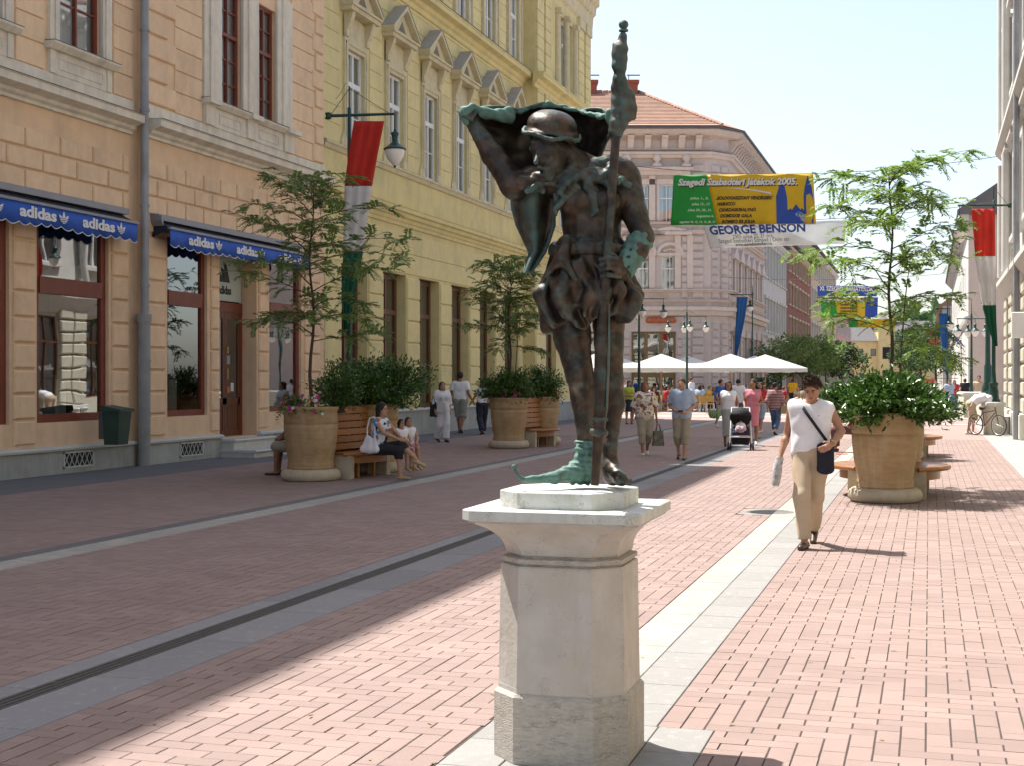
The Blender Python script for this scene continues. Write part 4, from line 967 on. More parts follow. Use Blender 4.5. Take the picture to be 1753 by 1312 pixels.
# ---------- further street fronts on the left side of the far street ----------
def street_house(name, lab, X, y0, y1, h, m, floors, bay, trim, roofm='grey_roof', frame='white_wood'):
    o = empty(name, (X, y0, 0), R(90), lab, 'building'); L_ = y1-y0; ops = []
    fh = (h-5)/max(1, floors-1)
    for k in range(int(L_/bay)):
        for f in range(floors):
            z = .8 if f == 0 else 5.6+fh*(f-1); ops.append((bay*k+bay*.28, bay*k+bay*.72, z, z+(3.2 if f == 0 else fh*.6)))
    wall(o, 'wall', 0, L_, 0, h, 0, ops, m, .2, .6)
    for q_ in ops: window(o, *q_, .08, frame, 2, (.65,), 'glass', .07, curtain=False)
    f = MB()
    for a, b, c, d in ops: f.box(a-.15,a,-.08,.01,c,d).box(b,b+.15,-.08,.01,c,d).box(a-.25,b+.25,-.2,.01,d,d+.2).box(a-.2,b+.2,-.18,.01,c-.12,c)
    f.build('window_surrounds', M[trim], o)['kind'] = 'stuff'
    for z in (5.0, h-.5): cornice(o, 0, L_, 0, [(0,z-.3),(.2,z-.2),(.4,z),(.4,z+.15),(0,z+.2)], trim)
    MB().add([(0,0,0),(0,12,0),(0,12,h),(0,0,h)], [(0,1,2,3)]).add([(L_,0,0),(L_,12,0),(L_,12,h),(L_,0,h)], [(0,1,2,3)]).build('end_wall', M[m], o, recalc=False)
    MB().prism([(-.5,h),(-.5,h+.15),(5,h+2.6),(12,h)], 'x', 0, L_).build('roof', M[roofm], o); return o
M['palegrey'] = mat('pale grey stucco', (.56,.55,.54), .9, .12, 2, .2, 30); M['redbrick'] = mat('dark red brick front', (.27,.10,.075), .9, .3, 3, .2, 30); M['dullbeige'] = mat('dull beige stucco', (.55,.46,.32), .9, .15, 2, .2, 30); M['palepink'] = mat('rose stucco', (.58,.36,.33), .9, .12, 2)
street_house('grey_house', 'pale grey fluted house front beside the pink palace', -12.3, 109.6, 128, 13.4, 'palegrey', 3, 2.2, 'rwhite')
street_house('red_house', 'dark red brick house with large dark glazed upper windows', -12.3, 128.3, 155, 14.2, 'redbrick', 4, 3.4, 'dullbeige', frame='wood_brown')
street_house('beige_house', 'tall dull beige house left of the far banners', -12.3, 155.4, 199, 16.4, 'dullbeige', 4, 3.4, 'rwhite')
street_house('rose_house', 'narrow rose house at the far left end of the street', -12.3, 200, 238, 13, 'palepink', 4, 3.2, 'rwhite', 'rooftile')
# ---------- yellow house closing the street ----------
d_ = 250.0; fx, fy, _ = at_d(1440, 649, d_)
fh_ = empty('far_yellow_house', (fx, fy, 0), YAW, 'low yellow house with grey roof closing the far end of the street', 'building'); q = d_/FPX
opf = [((x-1440)*q-.7, (x-1440)*q+.7, z, z+1.6) for x in (1473,1495,1518,1545,1570) for z in (1.3,)]+[((x-1440)*q-.5, (x-1440)*q+.5, 5.9, 7.2) for x in (1473,1495,1545,1570)]+[((1516-1440)*q-.7,(1516-1440)*q+.7,5.4,7.6)]
wall(fh_, 'wall', -1, 20, 0, 8.6, 0, opf, 'yellow', .2, .5)
for o_ in opf: window(fh_, *o_, .08, 'wood_brown', 2, (), 'glass', .1, curtain=False)
MB().box((1502-1440)*q, (1531-1440)*q, -.6, 3, 0, 11.2).build('centre_bay', M['yellow'], fh_)
for z in (5.4, 1.3): MB().box((1516-1440)*q-.7, (1516-1440)*q+.7, -.63, -.6, z, z+2.1).build('bay_window', M['dark'], fh_)
MB().prism([(-.6,8.6),(5,12.4),(10,8.6)], 'x', -1.5, 20.5).build('roof', M['grey_roof'], fh_)
mb = MB(); a, b = (1498-1440)*q, (1535-1440)*q; mb.add([(a,-1.1,11.2),(b,-1.1,11.2),(b,6,11.2),(a,6,11.2),((a+b)/2,2.5,13.6)], [(0,1,4),(1,2,4),(2,3,4),(3,0,4)]); mb.build('bay_roof', M['grey_roof'], fh_)
# ================= SCULPTING: signed distance fields -> smooth meshes =================
F32 = np.float32
def surfnet(F, org, h):
    S = F < 0
    c = np.zeros(tuple(n-1 for n in F.shape), np.int8)
    OFF = [(i, j, k) for i in (0,1) for j in (0,1) for k in (0,1)]
    nx, ny, nz = F.shape
    for i, j, k in OFF: c += S[i:nx-1+i, j:ny-1+j, k:nz-1+k]
    mask = (c > 0) & (c < 8); ijk = np.argwhere(mask); n = len(ijk)
    if n == 0: return np.zeros((0,3)), np.zeros((0,4), int)
    idx = np.full(mask.shape, -1, np.int32); idx[mask] = np.arange(n)
    V = np.stack([F[ijk[:,0]+i, ijk[:,1]+j, ijk[:,2]+k] for i, j, k in OFF], 1)
    pos = np.zeros((n, 3)); cnt = np.zeros(n)
    for a in range(8):
        for b in range(a+1, 8):
            da = np.array(OFF[b])-np.array(OFF[a])
            if abs(da).sum() != 1: continue
            va, vb = V[:,a], V[:,b]; cr = (va < 0) != (vb < 0)
            t = np.where(cr, va/np.where(cr, va-vb, 1), 0)
            pos += np.where(cr[:,None], np.array(OFF[a])+t[:,None]*da, 0); cnt += cr
    P = org+h*(ijk+pos/cnt[:,None])
    Q = []
    for ax in range(3):
        sl0 = [slice(None)]*3; sl1 = [slice(None)]*3; sl0[ax] = slice(0,-1); sl1[ax] = slice(1,None)
        A, B_ = S[tuple(sl0)], S[tuple(sl1)]; e = np.argwhere(A != B_)
        u, v = (ax+1) % 3, (ax+2) % 3
        ok = (e[:,u] > 0) & (e[:,v] > 0) & (e[:,u] < mask.shape[u]) & (e[:,v] < mask.shape[v]); e = e[ok]
        if len(e) == 0: continue
        def cell(du, dv):
            q = e.copy(); q[:,u] -= du; q[:,v] -= dv; return idx[q[:,0], q[:,1], q[:,2]]
        q = np.stack([cell(1,1), cell(0,1), cell(0,0), cell(1,0)], 1)
        fl = A[e[:,0], e[:,1], e[:,2]]; q[~fl] = q[~fl][:, ::-1]; Q.append(q)
    Q = np.concatenate(Q); Q = Q[(Q >= 0).all(1)]
    return P, Q
def smin(a, b, k):
    if k <= 0: return np.minimum(a, b)
    h = np.maximum(k-np.abs(a-b), 0)/k
    return np.minimum(a, b)-h*h*k*.25
class Sdf:
    def __init__(s): s.p = []
    def cap(s, a, b, ra, rb=None, k=.03, fl=1.0, cut=None, op='+', flx=1.0):
        s.p.append(('c', np.array(a, float), np.array(b, float), ra, ra if rb is None else rb, k, fl, cut, op, flx)); return s
    def ell(s, c, r, k=.03, op='+', rot=None):
        s.p.append(('e', np.array(c, float), np.array(r, float), rot, None, k, 1, None, op, 1)); return s
    def bounds(s, mg):
        lo, hi = np.full(3, 1e9), np.full(3, -1e9)
        for q in s.p:
            if q[8] != '+': continue
            if q[0] == 'c': r = max(q[3], q[4]); lo = np.minimum(lo, np.minimum(q[1], q[2])-r); hi = np.maximum(hi, np.maximum(q[1], q[2])+r)
            else: r = max(q[2]) if q[3] is not None else q[2]; lo = np.minimum(lo, q[1]-r); hi = np.maximum(hi, q[1]+r)
        return lo-mg, hi+mg
    def field(s, h, post=None, lo=None, hi=None):
        l2, h2 = s.bounds(3*h)
        lo = l2 if lo is None else np.maximum(l2, lo); hi = h2 if hi is None else np.minimum(h2, hi)
        n = np.ceil((hi-lo)/h).astype(int)+1
        ax = [(lo[i]+h*np.arange(n[i])).astype(F32) for i in range(3)]
        D = np.full(n, .2, F32)
        for q in s.p:
            kind, a, b, ra, rb, k, fl, cut, op, flx = q
            if kind == 'c': r = max(ra, rb); pl, ph = np.minimum(a, b)-r, np.maximum(a, b)+r
            else: r = max(b); pl, ph = a-r, a+r
            m = k+2.5*h+.01; i0 = np.maximum(((pl-m-lo)/h).astype(int), 0); i1 = np.minimum(((ph+m-lo)/h).astype(int)+2, n)
            if (i1 <= i0).any(): continue
            sl = tuple(slice(i0[i], i1[i]) for i in range(3))
            X, Y, Z = ax[0][sl[0]][:,None,None], ax[1][sl[1]][None,:,None], ax[2][sl[2]][None,None,:]
            if kind == 'c':
                ab = (b-a); L2 = max(float(ab@ab), 1e-9)
                px, py, pz_ = X-F32(a[0]), Y-F32(a[1]), Z-F32(a[2])
                t = (px*F32(ab[0])+py*F32(ab[1])+pz_*F32(ab[2]))/F32(L2); tc = np.clip(t, 0, 1)
                d = np.sqrt(((px-tc*F32(ab[0]))/F32(flx))**2+((py-tc*F32(ab[1]))/F32(fl))**2+(pz_-tc*F32(ab[2]))**2)-(ra+(rb-ra)*tc)
                d = d*F32(min(1, (fl+1)/2))
                if cut: 
                    L = math.sqrt(L2)
                    if 'b' in cut: d = np.maximum(d, (t-1)*F32(L))
                    if 'a' in cut: d = np.maximum(d, -t*F32(L))
            else:
                px, py, pz_ = X-F32(a[0]), Y-F32(a[1]), Z-F32(a[2])
                if ra is not None:
                    Rm = ra; px, py, pz_ = (px*F32(Rm[0][i])+py*F32(Rm[1][i])+pz_*F32(Rm[2][i]) for i in range(3))
                k0 = np.sqrt((px/F32(b[0]))**2+(py/F32(b[1]))**2+(pz_/F32(b[2]))**2)
                k1 = np.sqrt((px/F32(b[0]**2))**2+(py/F32(b[1]**2))**2+(pz_/F32(b[2]**2))**2)+F32(1e-6)
                d = k0*(k0-1)/k1
            if op == '+': D[sl] = smin(D[sl], d.astype(F32), k)
            elif op == '-': D[sl] = -smin(-D[sl], d.astype(F32), k)
            elif op == 'm': pass
        if post is not None:
            D = post(D, ax[0][:,None,None], ax[1][None,:,None], ax[2][None,None,:]).astype(F32)
        for i in range(3):
            sl = [slice(None)]*3
            for e in (0, -1): sl[i] = e; D[tuple(sl)] = np.maximum(D[tuple(sl)], h*.4)
        return D, lo
    def build(s, name, h, mat_, parent=None, post=None, lo=None, hi=None, smooth=True, loc=None):
        D, o = s.field(h, post, lo, hi); P, Q = surfnet(D, o, h)
        if len(P) == 0: return None
        me = np_mesh(name, P, Q, smooth); ob = link(name, me, mat_, parent, loc); return ob
def rotm(rx=0, ry=0, rz=0):
    m = (Matrix.Rotation(rz, 3, 'Z') @ Matrix.Rotation(ry, 3, 'Y') @ Matrix.Rotation(rx, 3, 'X')); return [[m[i][j] for j in range(3)] for i in range(3)]
def folds(amp, f=(9,7,5), seed=0, vert=1.0):
    r = random.Random(seed); ph = [r.uniform(0, 6) for _ in range(6)]
    def post(D, X, Y, Z):
        w = np.sin(X*f[0]*6+np.sin(Z*7*vert+ph[0])*1.6+ph[1])*np.sin(Y*f[1]*6+np.sin(Z*5*vert+ph[2])*1.5+ph[3])+.6*np.sin(Z*f[2]*6+np.sin(X*20+ph[4])*1.5+np.sin(Y*17+ph[5]))
        return D+F32(amp)*w
    return post
# ================= PEOPLE =================
cloth_cache = {}
def cloth(name, col, rough=.85, var=.12, vs=9, **k):
    if name not in cloth_cache: cloth_cache[name] = mat(name, col, rough, var, vs, **k)
    return cloth_cache[name]
def V3(*a): return np.array(a, float)
def hand(S_, w, d, side, r, palm_n=(0,-1,0), curl=.5, sc=1.0, h=.01):
    """palm + four fingers + thumb, wrist w, direction d, side = thumb side vector"""
    w = np.array(w, float); d = np.array(d, float); d /= np.linalg.norm(d); t = np.array(side, float); t -= d*(t@d); t /= np.linalg.norm(t); n = np.cross(d, t); n *= np.sign(n@np.array(palm_n)+1e-6) if abs(n@np.array(palm_n)) > 1e-3 else 1
    c = w+d*.05*sc
    S_.cap(w, c+d*.02*sc, .024*sc, .030*sc, k=.015)
    S_.cap(c-t*.018*sc, c+t*.018*sc, .022*sc, .022*sc, k=.015)
    fr = .0098*sc
    for i, (o, L) in enumerate(((.028,.072),(.010,.080),(-.009,.075),(-.027,.060))):
        b = w+d*.082*sc+t*o*sc; m = b+(d*math.cos(curl*.6)+n*math.sin(curl*.6))*L*.5*sc; e = m+(d*math.cos(curl*1.6)+n*math.sin(curl*1.6))*L*.5*sc
        S_.cap(b-d*.01, m, fr*1.05, fr, k=.006); S_.cap(m, e, fr, fr*.85, k=.004)
    tb = w+d*.025*sc+t*.028*sc; tm_ = tb+(t*.7+d*.6+n*.25)*.035*sc; te = tm_+(d*.85+n*.35+t*.1)*.032*sc
    S_.cap(tb, tm_, fr*1.35, fr*1.15, k=.012); S_.cap(tm_, te, fr*1.1, fr*.9, k=.005)
def person(label, loc, H=1.75, rz=0.0, res=.015, pose=None, top=None, bottom=None, shoes=None, skin='skin', hair=('short','hair_dark'), group=None, build=1.0, fem=False, seat=False, fingers=True, extras=None):
    """local frame: figure faces -y, +x is the viewer's right when facing it. pose overrides joints (for a 1.75 m body)"""
    t = empty('person', loc, rz, label, 'person', group)
    sc = H/1.75
    J = dict(hipL=(.088,0,.93), hipR=(-.088,0,.93), kneeL=(.10,-.03,.50), kneeR=(-.10,-.03,.50), ankL=(.10,.02,.085), ankR=(-.10,.02,.085), footL=(.02,-1,0), footR=(-.02,-1,0),
             shL=(.165,0,1.42), shR=(-.165,0,1.42), elL=(.235,.03,1.13), elR=(-.235,.03,1.13), wrL=(.25,-.06,.89), wrR=(-.25,-.06,.89),
             neck=(0,.01,1.46), head=(0,-.015,1.635), look=(0,-1,0), hdL=None, hdR=None, chest=(0,0,1.30), waist=(0,0,1.08), pelvis=(0,0,.96))
    if fem: J.update(shL=(.155,0,1.41), shR=(-.155,0,1.41), hipL=(.095,0,.93), hipR=(-.095,0,.93))
    if pose: J.update(pose)
    J = {k: (np.array(v, float)*(sc if k not in ('footL','footR','look') else 1) if v is not None else None) for k, v in J.items()}
    bw = build
    hd, lk = J['head'], J['look']/np.linalg.norm(J['look']); up = V3(0,0,1); up = up-lk*(up@lk); up /= np.linalg.norm(up); rt = np.cross(lk, up)
    def hp(x, f, u): return hd+(rt*x+lk*f+up*u)*sc
    hr = [[float(q[i]) for q in (rt, -lk, up)] for i in range(3)]
    hr = np.array([rt, -lk, up]).T.tolist()
    S_ = Sdf()
    S_.ell(hp(0,-.012,.02), (.075*sc,.096*sc,.105*sc), rot=hr)
    S_.ell(hp(0,.022,-.055), (.054*sc,.062*sc,.068*sc), k=.04, rot=hr)
    if res <= .016:
        S_.cap(hp(0,.085,.015), hp(0,.104,-.018), .008*sc, .014*sc, k=.012)          # nose
        S_.cap(hp(-.035,.076,.032), hp(.035,.076,.032), .010*sc, .010*sc, k=.014)    # brow
        for sx in (-1, 1):
            S_.ell(hp(sx*.031,.087,.010), (.017*sc,)*3, k=.012, op='-'); S_.ell(hp(sx*.030,.068,.010), (.014*sc,)*3, k=.006)
            S_.cap(hp(sx*.076,.0,.018), hp(sx*.074,.0,-.022), .012*sc, .009*sc, k=.008)
        S_.cap(hp(-.02,.082,-.052), hp(.02,.082,-.052), .008*sc, .008*sc, k=.008); S_.cap(hp(0,.072,-.095), hp(0,.074,-.095), .018*sc, .018*sc, k=.02)
    S_.cap(J['neck'], hd-up*.05*sc+(-lk)*.01*sc, .056*sc*(1 if not fem else .85), .050*sc*(1 if not fem else .85), k=.03)
    def torso(g, S2=None, k=.05):
        Q = S2 or S_
        c, w, p = J['chest'], J['waist'], J['pelvis']; shm = (J['shL']+J['shR'])/2; sx = (J['shL']-J['shR'])/2
        [Q.cap(shm+sx*.12*s_+V3(0,0,-.015*sc)-V3(0,0,0), shm+sx*.88*s_-V3(0,0,.032*sc), .056*sc*bw+g*.8, .050*sc*bw+g*.8, k=k) for s_ in (-1, 1)]
        for s_ in (-1, 1):
            Q.cap(shm+sx*.42*s_-V3(0,0,.05*sc), c+sx*.42*s_-V3(0,0,.03*sc), .092*sc*bw+g, .094*sc*bw+g, k=k); Q.cap(c+sx*.40*s_, w+sx*.36*s_, .094*sc*bw+g, .090*sc*bw*(.88 if fem else 1)+g, k=k); Q.cap(w+sx*.36*s_, p+sx*.40*s_, .093*sc*bw*(.88 if fem else 1)+g, .103*sc*bw+g, k=k)
        if fem:
            for s_ in (-1, 1): Q.ell(c+V3(s_*.065*sc,0,.01*sc)+(lkh*.085*sc), (.062*sc+g,)*3, k=.05)
    lkh = V3(lk[0], lk[1], 0); lkh = V3(0,-1,0)
    torso(0)
    for s_ in 'LR':
        hi_, kn, an = J['hip'+s_], J['knee'+s_], J['ank'+s_]
        S_.cap(hi_, kn, .083*sc*bw, .054*sc, k=.04); m = kn*.68+an*.32; bk = V3(0,.018*sc,0) if not seat else V3(0,.012*sc,0)
        S_.cap(kn, m+bk, .053*sc, .052*sc, k=.03); S_.cap(m+bk, an, .052*sc, .034*sc, k=.03)
        f = J['foot'+s_]; f = f/np.linalg.norm(f)
        S_.cap(an-V3(0,0,.045*sc)-f*.02*sc, an+f*.15*sc-V3(0,0,.058*sc), .034*sc, .026*sc, k=.03)
        sh, el_, wr = J['sh'+s_], J['el'+s_], J['wr'+s_]
        S_.cap(sh, el_, .050*sc*(bw if not fem else .85*bw), .038*sc, k=.04); m = el_*.7+wr*.3
        S_.cap(el_, m, .037*sc, .039*sc*(1 if not fem else .9), k=.02); S_.cap(m, wr, .039*sc*(1 if not fem else .9), .024*sc, k=.02)
        d = J['hd'+s_] if J['hd'+s_] is not None else wr-el_
        if fingers: hand(S_, wr, d, (0,-1,.2) if abs(d[2]) > abs(d[1]) else (0,0,1), .01, palm_n=(-1 if s_ == 'L' else 1,0,0), curl=.6, sc=sc*(1 if not fem else .9))
        else: S_.cap(wr, wr+d/np.linalg.norm(d)*.12*sc, .03*sc, .022*sc)
    body = S_.build('body', res, M[skin] if isinstance(skin, str) else skin, t)
    # clothes
    def limb(Q, a, b, fr, ra, rb, g, k=.03, cut='b'):
        e = a+(b-a)*fr; Q.cap(a, e, ra+g, ra+(rb-ra)*fr+g, k=k, cut=cut if fr < 1 else None)
    g = .012+max(0, res-.015)*.6
    if bottom:
        Q = Sdf(); bm_, kind, ln = bottom[0], bottom[1], bottom[2]; gb = g+(bottom[3] if len(bottom) > 3 else .008)
        p, w = J['pelvis'], J['waist']; sx = (J['hipL']-J['hipR'])/2
        for s_ in (-1, 1): Q.cap(w+sx*.5*s_-V3(0,0,.03*sc), p+sx*.62*s_, .092*sc*bw+g*.6, .104*sc*bw+gb, k=.05, cut='a')
        if kind == 'trousers':
            for s_ in 'LR':
                hi_, kn, an = J['hip'+s_], J['knee'+s_], J['ank'+s_]
                if ln <= 1: limb(Q, hi_, kn, ln, .085*sc*bw, .062*sc, gb+.004, .04, 'b')
                else:
                    Q.cap(hi_, kn, .085*sc*bw+gb, .060*sc+gb, k=.04); fr = ln-1; e = kn+(an-kn)*fr+V3(0,.012*sc,0); Q.cap(kn, e, .060*sc+gb, ((.044 if res < .01 else .056) if fr > .7 else .054)*sc+gb, k=.03, cut='b')
        else:
            kc = (J['kneeL']+J['kneeR'])/2; hc = (J['hipL']+J['hipR'])/2
            if seat:
                for s_ in 'LR': Q.cap(J['hip'+s_], J['knee'+s_]*ln+J['hip'+s_]*(1-ln), .09*sc+gb, .075*sc+gb, k=.06)
            else:
                e = hc+(kc-hc)*ln; fw_ = bottom[4] if len(bottom) > 4 else .13
                Q.cap(hc, e, .135*sc*bw+gb, fw_*sc*bw+gb, k=.05, fl=.8, cut='b')
        Q.build({'trousers':'trousers','skirt':'skirt'}[kind] if not (kind == 'trousers' and ln <= 1.1) else 'shorts', res, bm_, t, post=folds(.0035 if res > .01 else .006, (5,5,4), int(H*1000) % 97))
    if top:
        Q = Sdf(); tm_, sleeve, hem = top[0], top[1], top[2]*sc; gt = g+(top[3] if len(top) > 3 else .010)
        torso(gt, Q, .06)
        if sleeve > 0:
            for s_ in 'LR':
                sh, el_, wr = J['sh'+s_], J['el'+s_], J['wr'+s_]
                if sleeve <= 1: limb(Q, sh, el_, sleeve, .052*sc, .046*sc, gt+.006, .04, 'b')
                else: Q.cap(sh, el_, .052*sc+gt, .042*sc+gt, k=.04); limb(Q, el_, wr, sleeve-1, .042*sc, .03*sc, gt, .03, 'b')
        else:
            for s_ in 'LR': Q.cap(J['sh'+s_]*.95+J['chest']*.05, J['sh'+s_]*.80+J['chest']*.2, .050*sc+gt*.7, .055*sc+gt*.7, k=.03)
        nk = J['neck']; Q.ell(nk+V3(0,-.030*sc,.055*sc), (.085*sc,.090*sc,.085*sc), k=.01, op='-')
        fpost = folds(.004 if res > .01 else .0055, (4,4,4) if res > .01 else (3,4,5), int(H*999) % 89)
        pel = J['pelvis']; zc = hem
        def post(D, X, Y, Z): D = fpost(D, X, Y, Z); return np.maximum(D, F32(zc)-Z+0*X+0*Y) if not seat else D
        Q.build('top', res, tm_, t, post=post)
    if shoes:
        for s_ in 'LR':
            an, f = J['ank'+s_], J['foot'+s_]/np.linalg.norm(J['foot'+s_]); Q = Sdf()
            Q.cap(an-V3(0,0,.05*sc)-f*.045*sc, an+f*.17*sc-V3(0,0,.062*sc), .043*sc, .033*sc, k=.02)
            zb = an[2]-.085*sc; pf = float(f[2])
            zt_ = an[2]-(.045 if shoes[1] == 'sandal' else .005)*sc
            def post(D, X, Y, Z): D = np.maximum(D, F32(zb)-Z+0*X+0*Y) if abs(pf) < .2 else D; return np.maximum(D, Z-F32(zt_)+0*X) if abs(pf) < .2 else D
            Q.build('shoe', min(res, .014), shoes[0], t, post=post)
    if hair and hair[0] != 'none':
        Q = Sdf(); hg = .013 if hair[0] == 'curly' else .010
        if hair[0] == 'curly': Q.ell(hp(0,-.024,.040), (.085*sc,.100*sc,.098*sc), rot=hr)
        else: Q.ell(hp(0,-.022,.035), ((.077+hg)*sc,(.095+hg)*sc,(.100+hg)*sc), rot=hr)
        if hair[0] in ('long', 'bob'):
            L = -.10 if hair[0] == 'bob' else -.20
            for sx in (-1, 1): Q.cap(hp(sx*.062,-.03,.0), hp(sx*.075,-.04,L), .032*sc, .026*sc, k=.03)
            Q.cap(hp(0,-.07,0), hp(0,-.075,L), .055*sc, .05*sc, k=.04)
        if hair[0] == 'pony': Q.cap(hp(0,-.11,.05), hp(0,-.13,-.12), .03*sc, .018*sc, k=.02)
        if hair[0] == 'curly': Q.ell(hp(0,.100,-.035), (.070*sc,.085*sc,.095*sc), k=.006, op='-', rot=hr)
        else: Q.ell(hp(0,.095,-.020), (.078*sc,.088*sc,.112*sc), k=.008, op='-', rot=hr)
        if hair[0] in ('short', 'curly'): Q.ell(hp(0,.03,-.135 if hair[0] == 'curly' else -.12), (.13*sc,.11*sc,.09*sc), k=.01, op='-', rot=hr)
        amp = .009 if hair[0] == 'curly' else .003; fq = 1.7 if hair[0] == 'curly' else 1
        Q.build('hair', (min(res, .011) if res > .01 else .007) if res < .02 else res, M[hair[1]], t, post=lambda D, X, Y, Z: D+F32(amp)*np.sin(fq*(X*130+Z*30))*np.sin(fq*(Y*120+X*40))*np.sin(fq*(Z*140+Y*50)))
    if hair and hair[0] == 'curly':
        gg = np.random.default_rng(6); dd = gg.normal(0, 1, (2600, 3)); dd /= np.linalg.norm(dd, axis=1, keepdims=True)
        ok = (dd[:,2] > -.55) & ~((dd[:,1] > .35) & (dd[:,2] < .42)) & ~((dd[:,1] > .0) & (dd[:,2] < -.15)); dd = dd[ok]      # side, forward, up
        PP = np.array([hp(a*.086, b*.100-.022, c*.100+.038) for a, b, c in dd]); NN = np.array([rt*a+lk*b+up*c for a, b, c in dd])
        leaf_mesh('hair_strands', PP-NN*.004, NN*.8+gg.normal(0, .8, NN.shape), NN+gg.normal(0,.6,NN.shape), gg.uniform(.018,.042,len(PP)), .0055, M[hair[1]], t, kind='stuff')
    if res <= .013:
        e = MB()
        for sx in (-1, 1):
            c = hp(sx*.031,.0815,.011); e.lathe([(0,-.006),(.0075,-.003),(.0085,0),(.0075,.003),(0,.006)], 8, c)
        e.build('eye', M['hair_dark'], t)
        b_ = MB()
        for sx in (-1, 1): b_.tube([hp(sx*.014,.093,.030), hp(sx*.030,.090,.037), hp(sx*.048,.076,.031)], .0045, 5)
        b_.build('eyebrow', M['hair_dark'], t); MB().tube([hp(-.022,.0905,-.051), hp(0,.0945,-.053), hp(.022,.0905,-.051)], .0035, 5).build('lips', cloth('lips', (.28,.09,.07)), t)
    return t, J
def local(t, p):
    m = Matrix.Rotation(t.rotation_euler.z, 4, 'Z'); m.translation = t.location; return m @ Vector(p)
def face_cam(x, y, off=0): return math.atan2(x, -y)*0+math.atan2(-x, y)*-1*-1+off if 0 else (math.atan2(-x, y)+off)
# ================= PEDESTAL =================
PCX, PCY = -1.62, 6.41
ped = empty('pedestal', (PCX, PCY, 0), 0, 'octagonal pale stone pedestal with flared capital carrying the bronze statue', 'pedestal')
def octo(a, ch): return [(-a+ch,-a),(a-ch,-a),(a,-a+ch),(a,a-ch),(a-ch,a),(-a+ch,a),(-a,a-ch),(-a,-a+ch)]
def octoloft(levels):
    """levels: (a, ch, z)"""
    mb = MB(); V = []
    for a, c, z in levels: V += [(x, y, z) for x, y in octo(a, c)]
    n = len(levels); f = [(j*8+i, j*8+(i+1) % 8, (j+1)*8+(i+1) % 8, (j+1)*8+i) for j in range(n-1) for i in range(8)]
    f += [tuple(range(7, -1, -1)), tuple(range((n-1)*8, n*8))]; mb.add(V, f); return mb
octoloft([(.317,.13,0),(.317,.13,.30),(.305,.125,.315)]).build('base_block', M['travertine'], ped)
octoloft([(.30,.125,.312),(.30,.125,.335),(.298,.122,.34),(.290,.120,.885),(.286,.118,.893)]).build('shaft', M['shaft'], ped)
octoloft([(.275,.112,.893),(.275,.112,.902),(.288,.118,.906),(.288,.118,.926),(.262,.108,.932),(.262,.108,.941)]).build('neck_moulding', M['travertine'], ped)
lv = []
for i in range(13):
    t = i/12; o = .268+(.395-.268)*(1-math.sqrt(max(0, 1-t**1.7))) if t < 1 else .395
    o = .268+(.385-.268)*(t**2.6); lv.append((o, .11-.055*t, .942+.150*t))
octoloft(lv+[(.393,.05,1.094),(.393,.05,1.104)]).build('flared_capital', M['shaft'], ped)
octoloft([(.40,.045,1.105),(.412,.045,1.110),(.412,.045,1.152),(.408,.043,1.156)]).build('abacus', M['marble'], ped)
octoloft([(.292,.118,1.157),(.292,.118,1.228),(.289,.116,1.232)]).build('plinth_slab', M['marble'], ped)
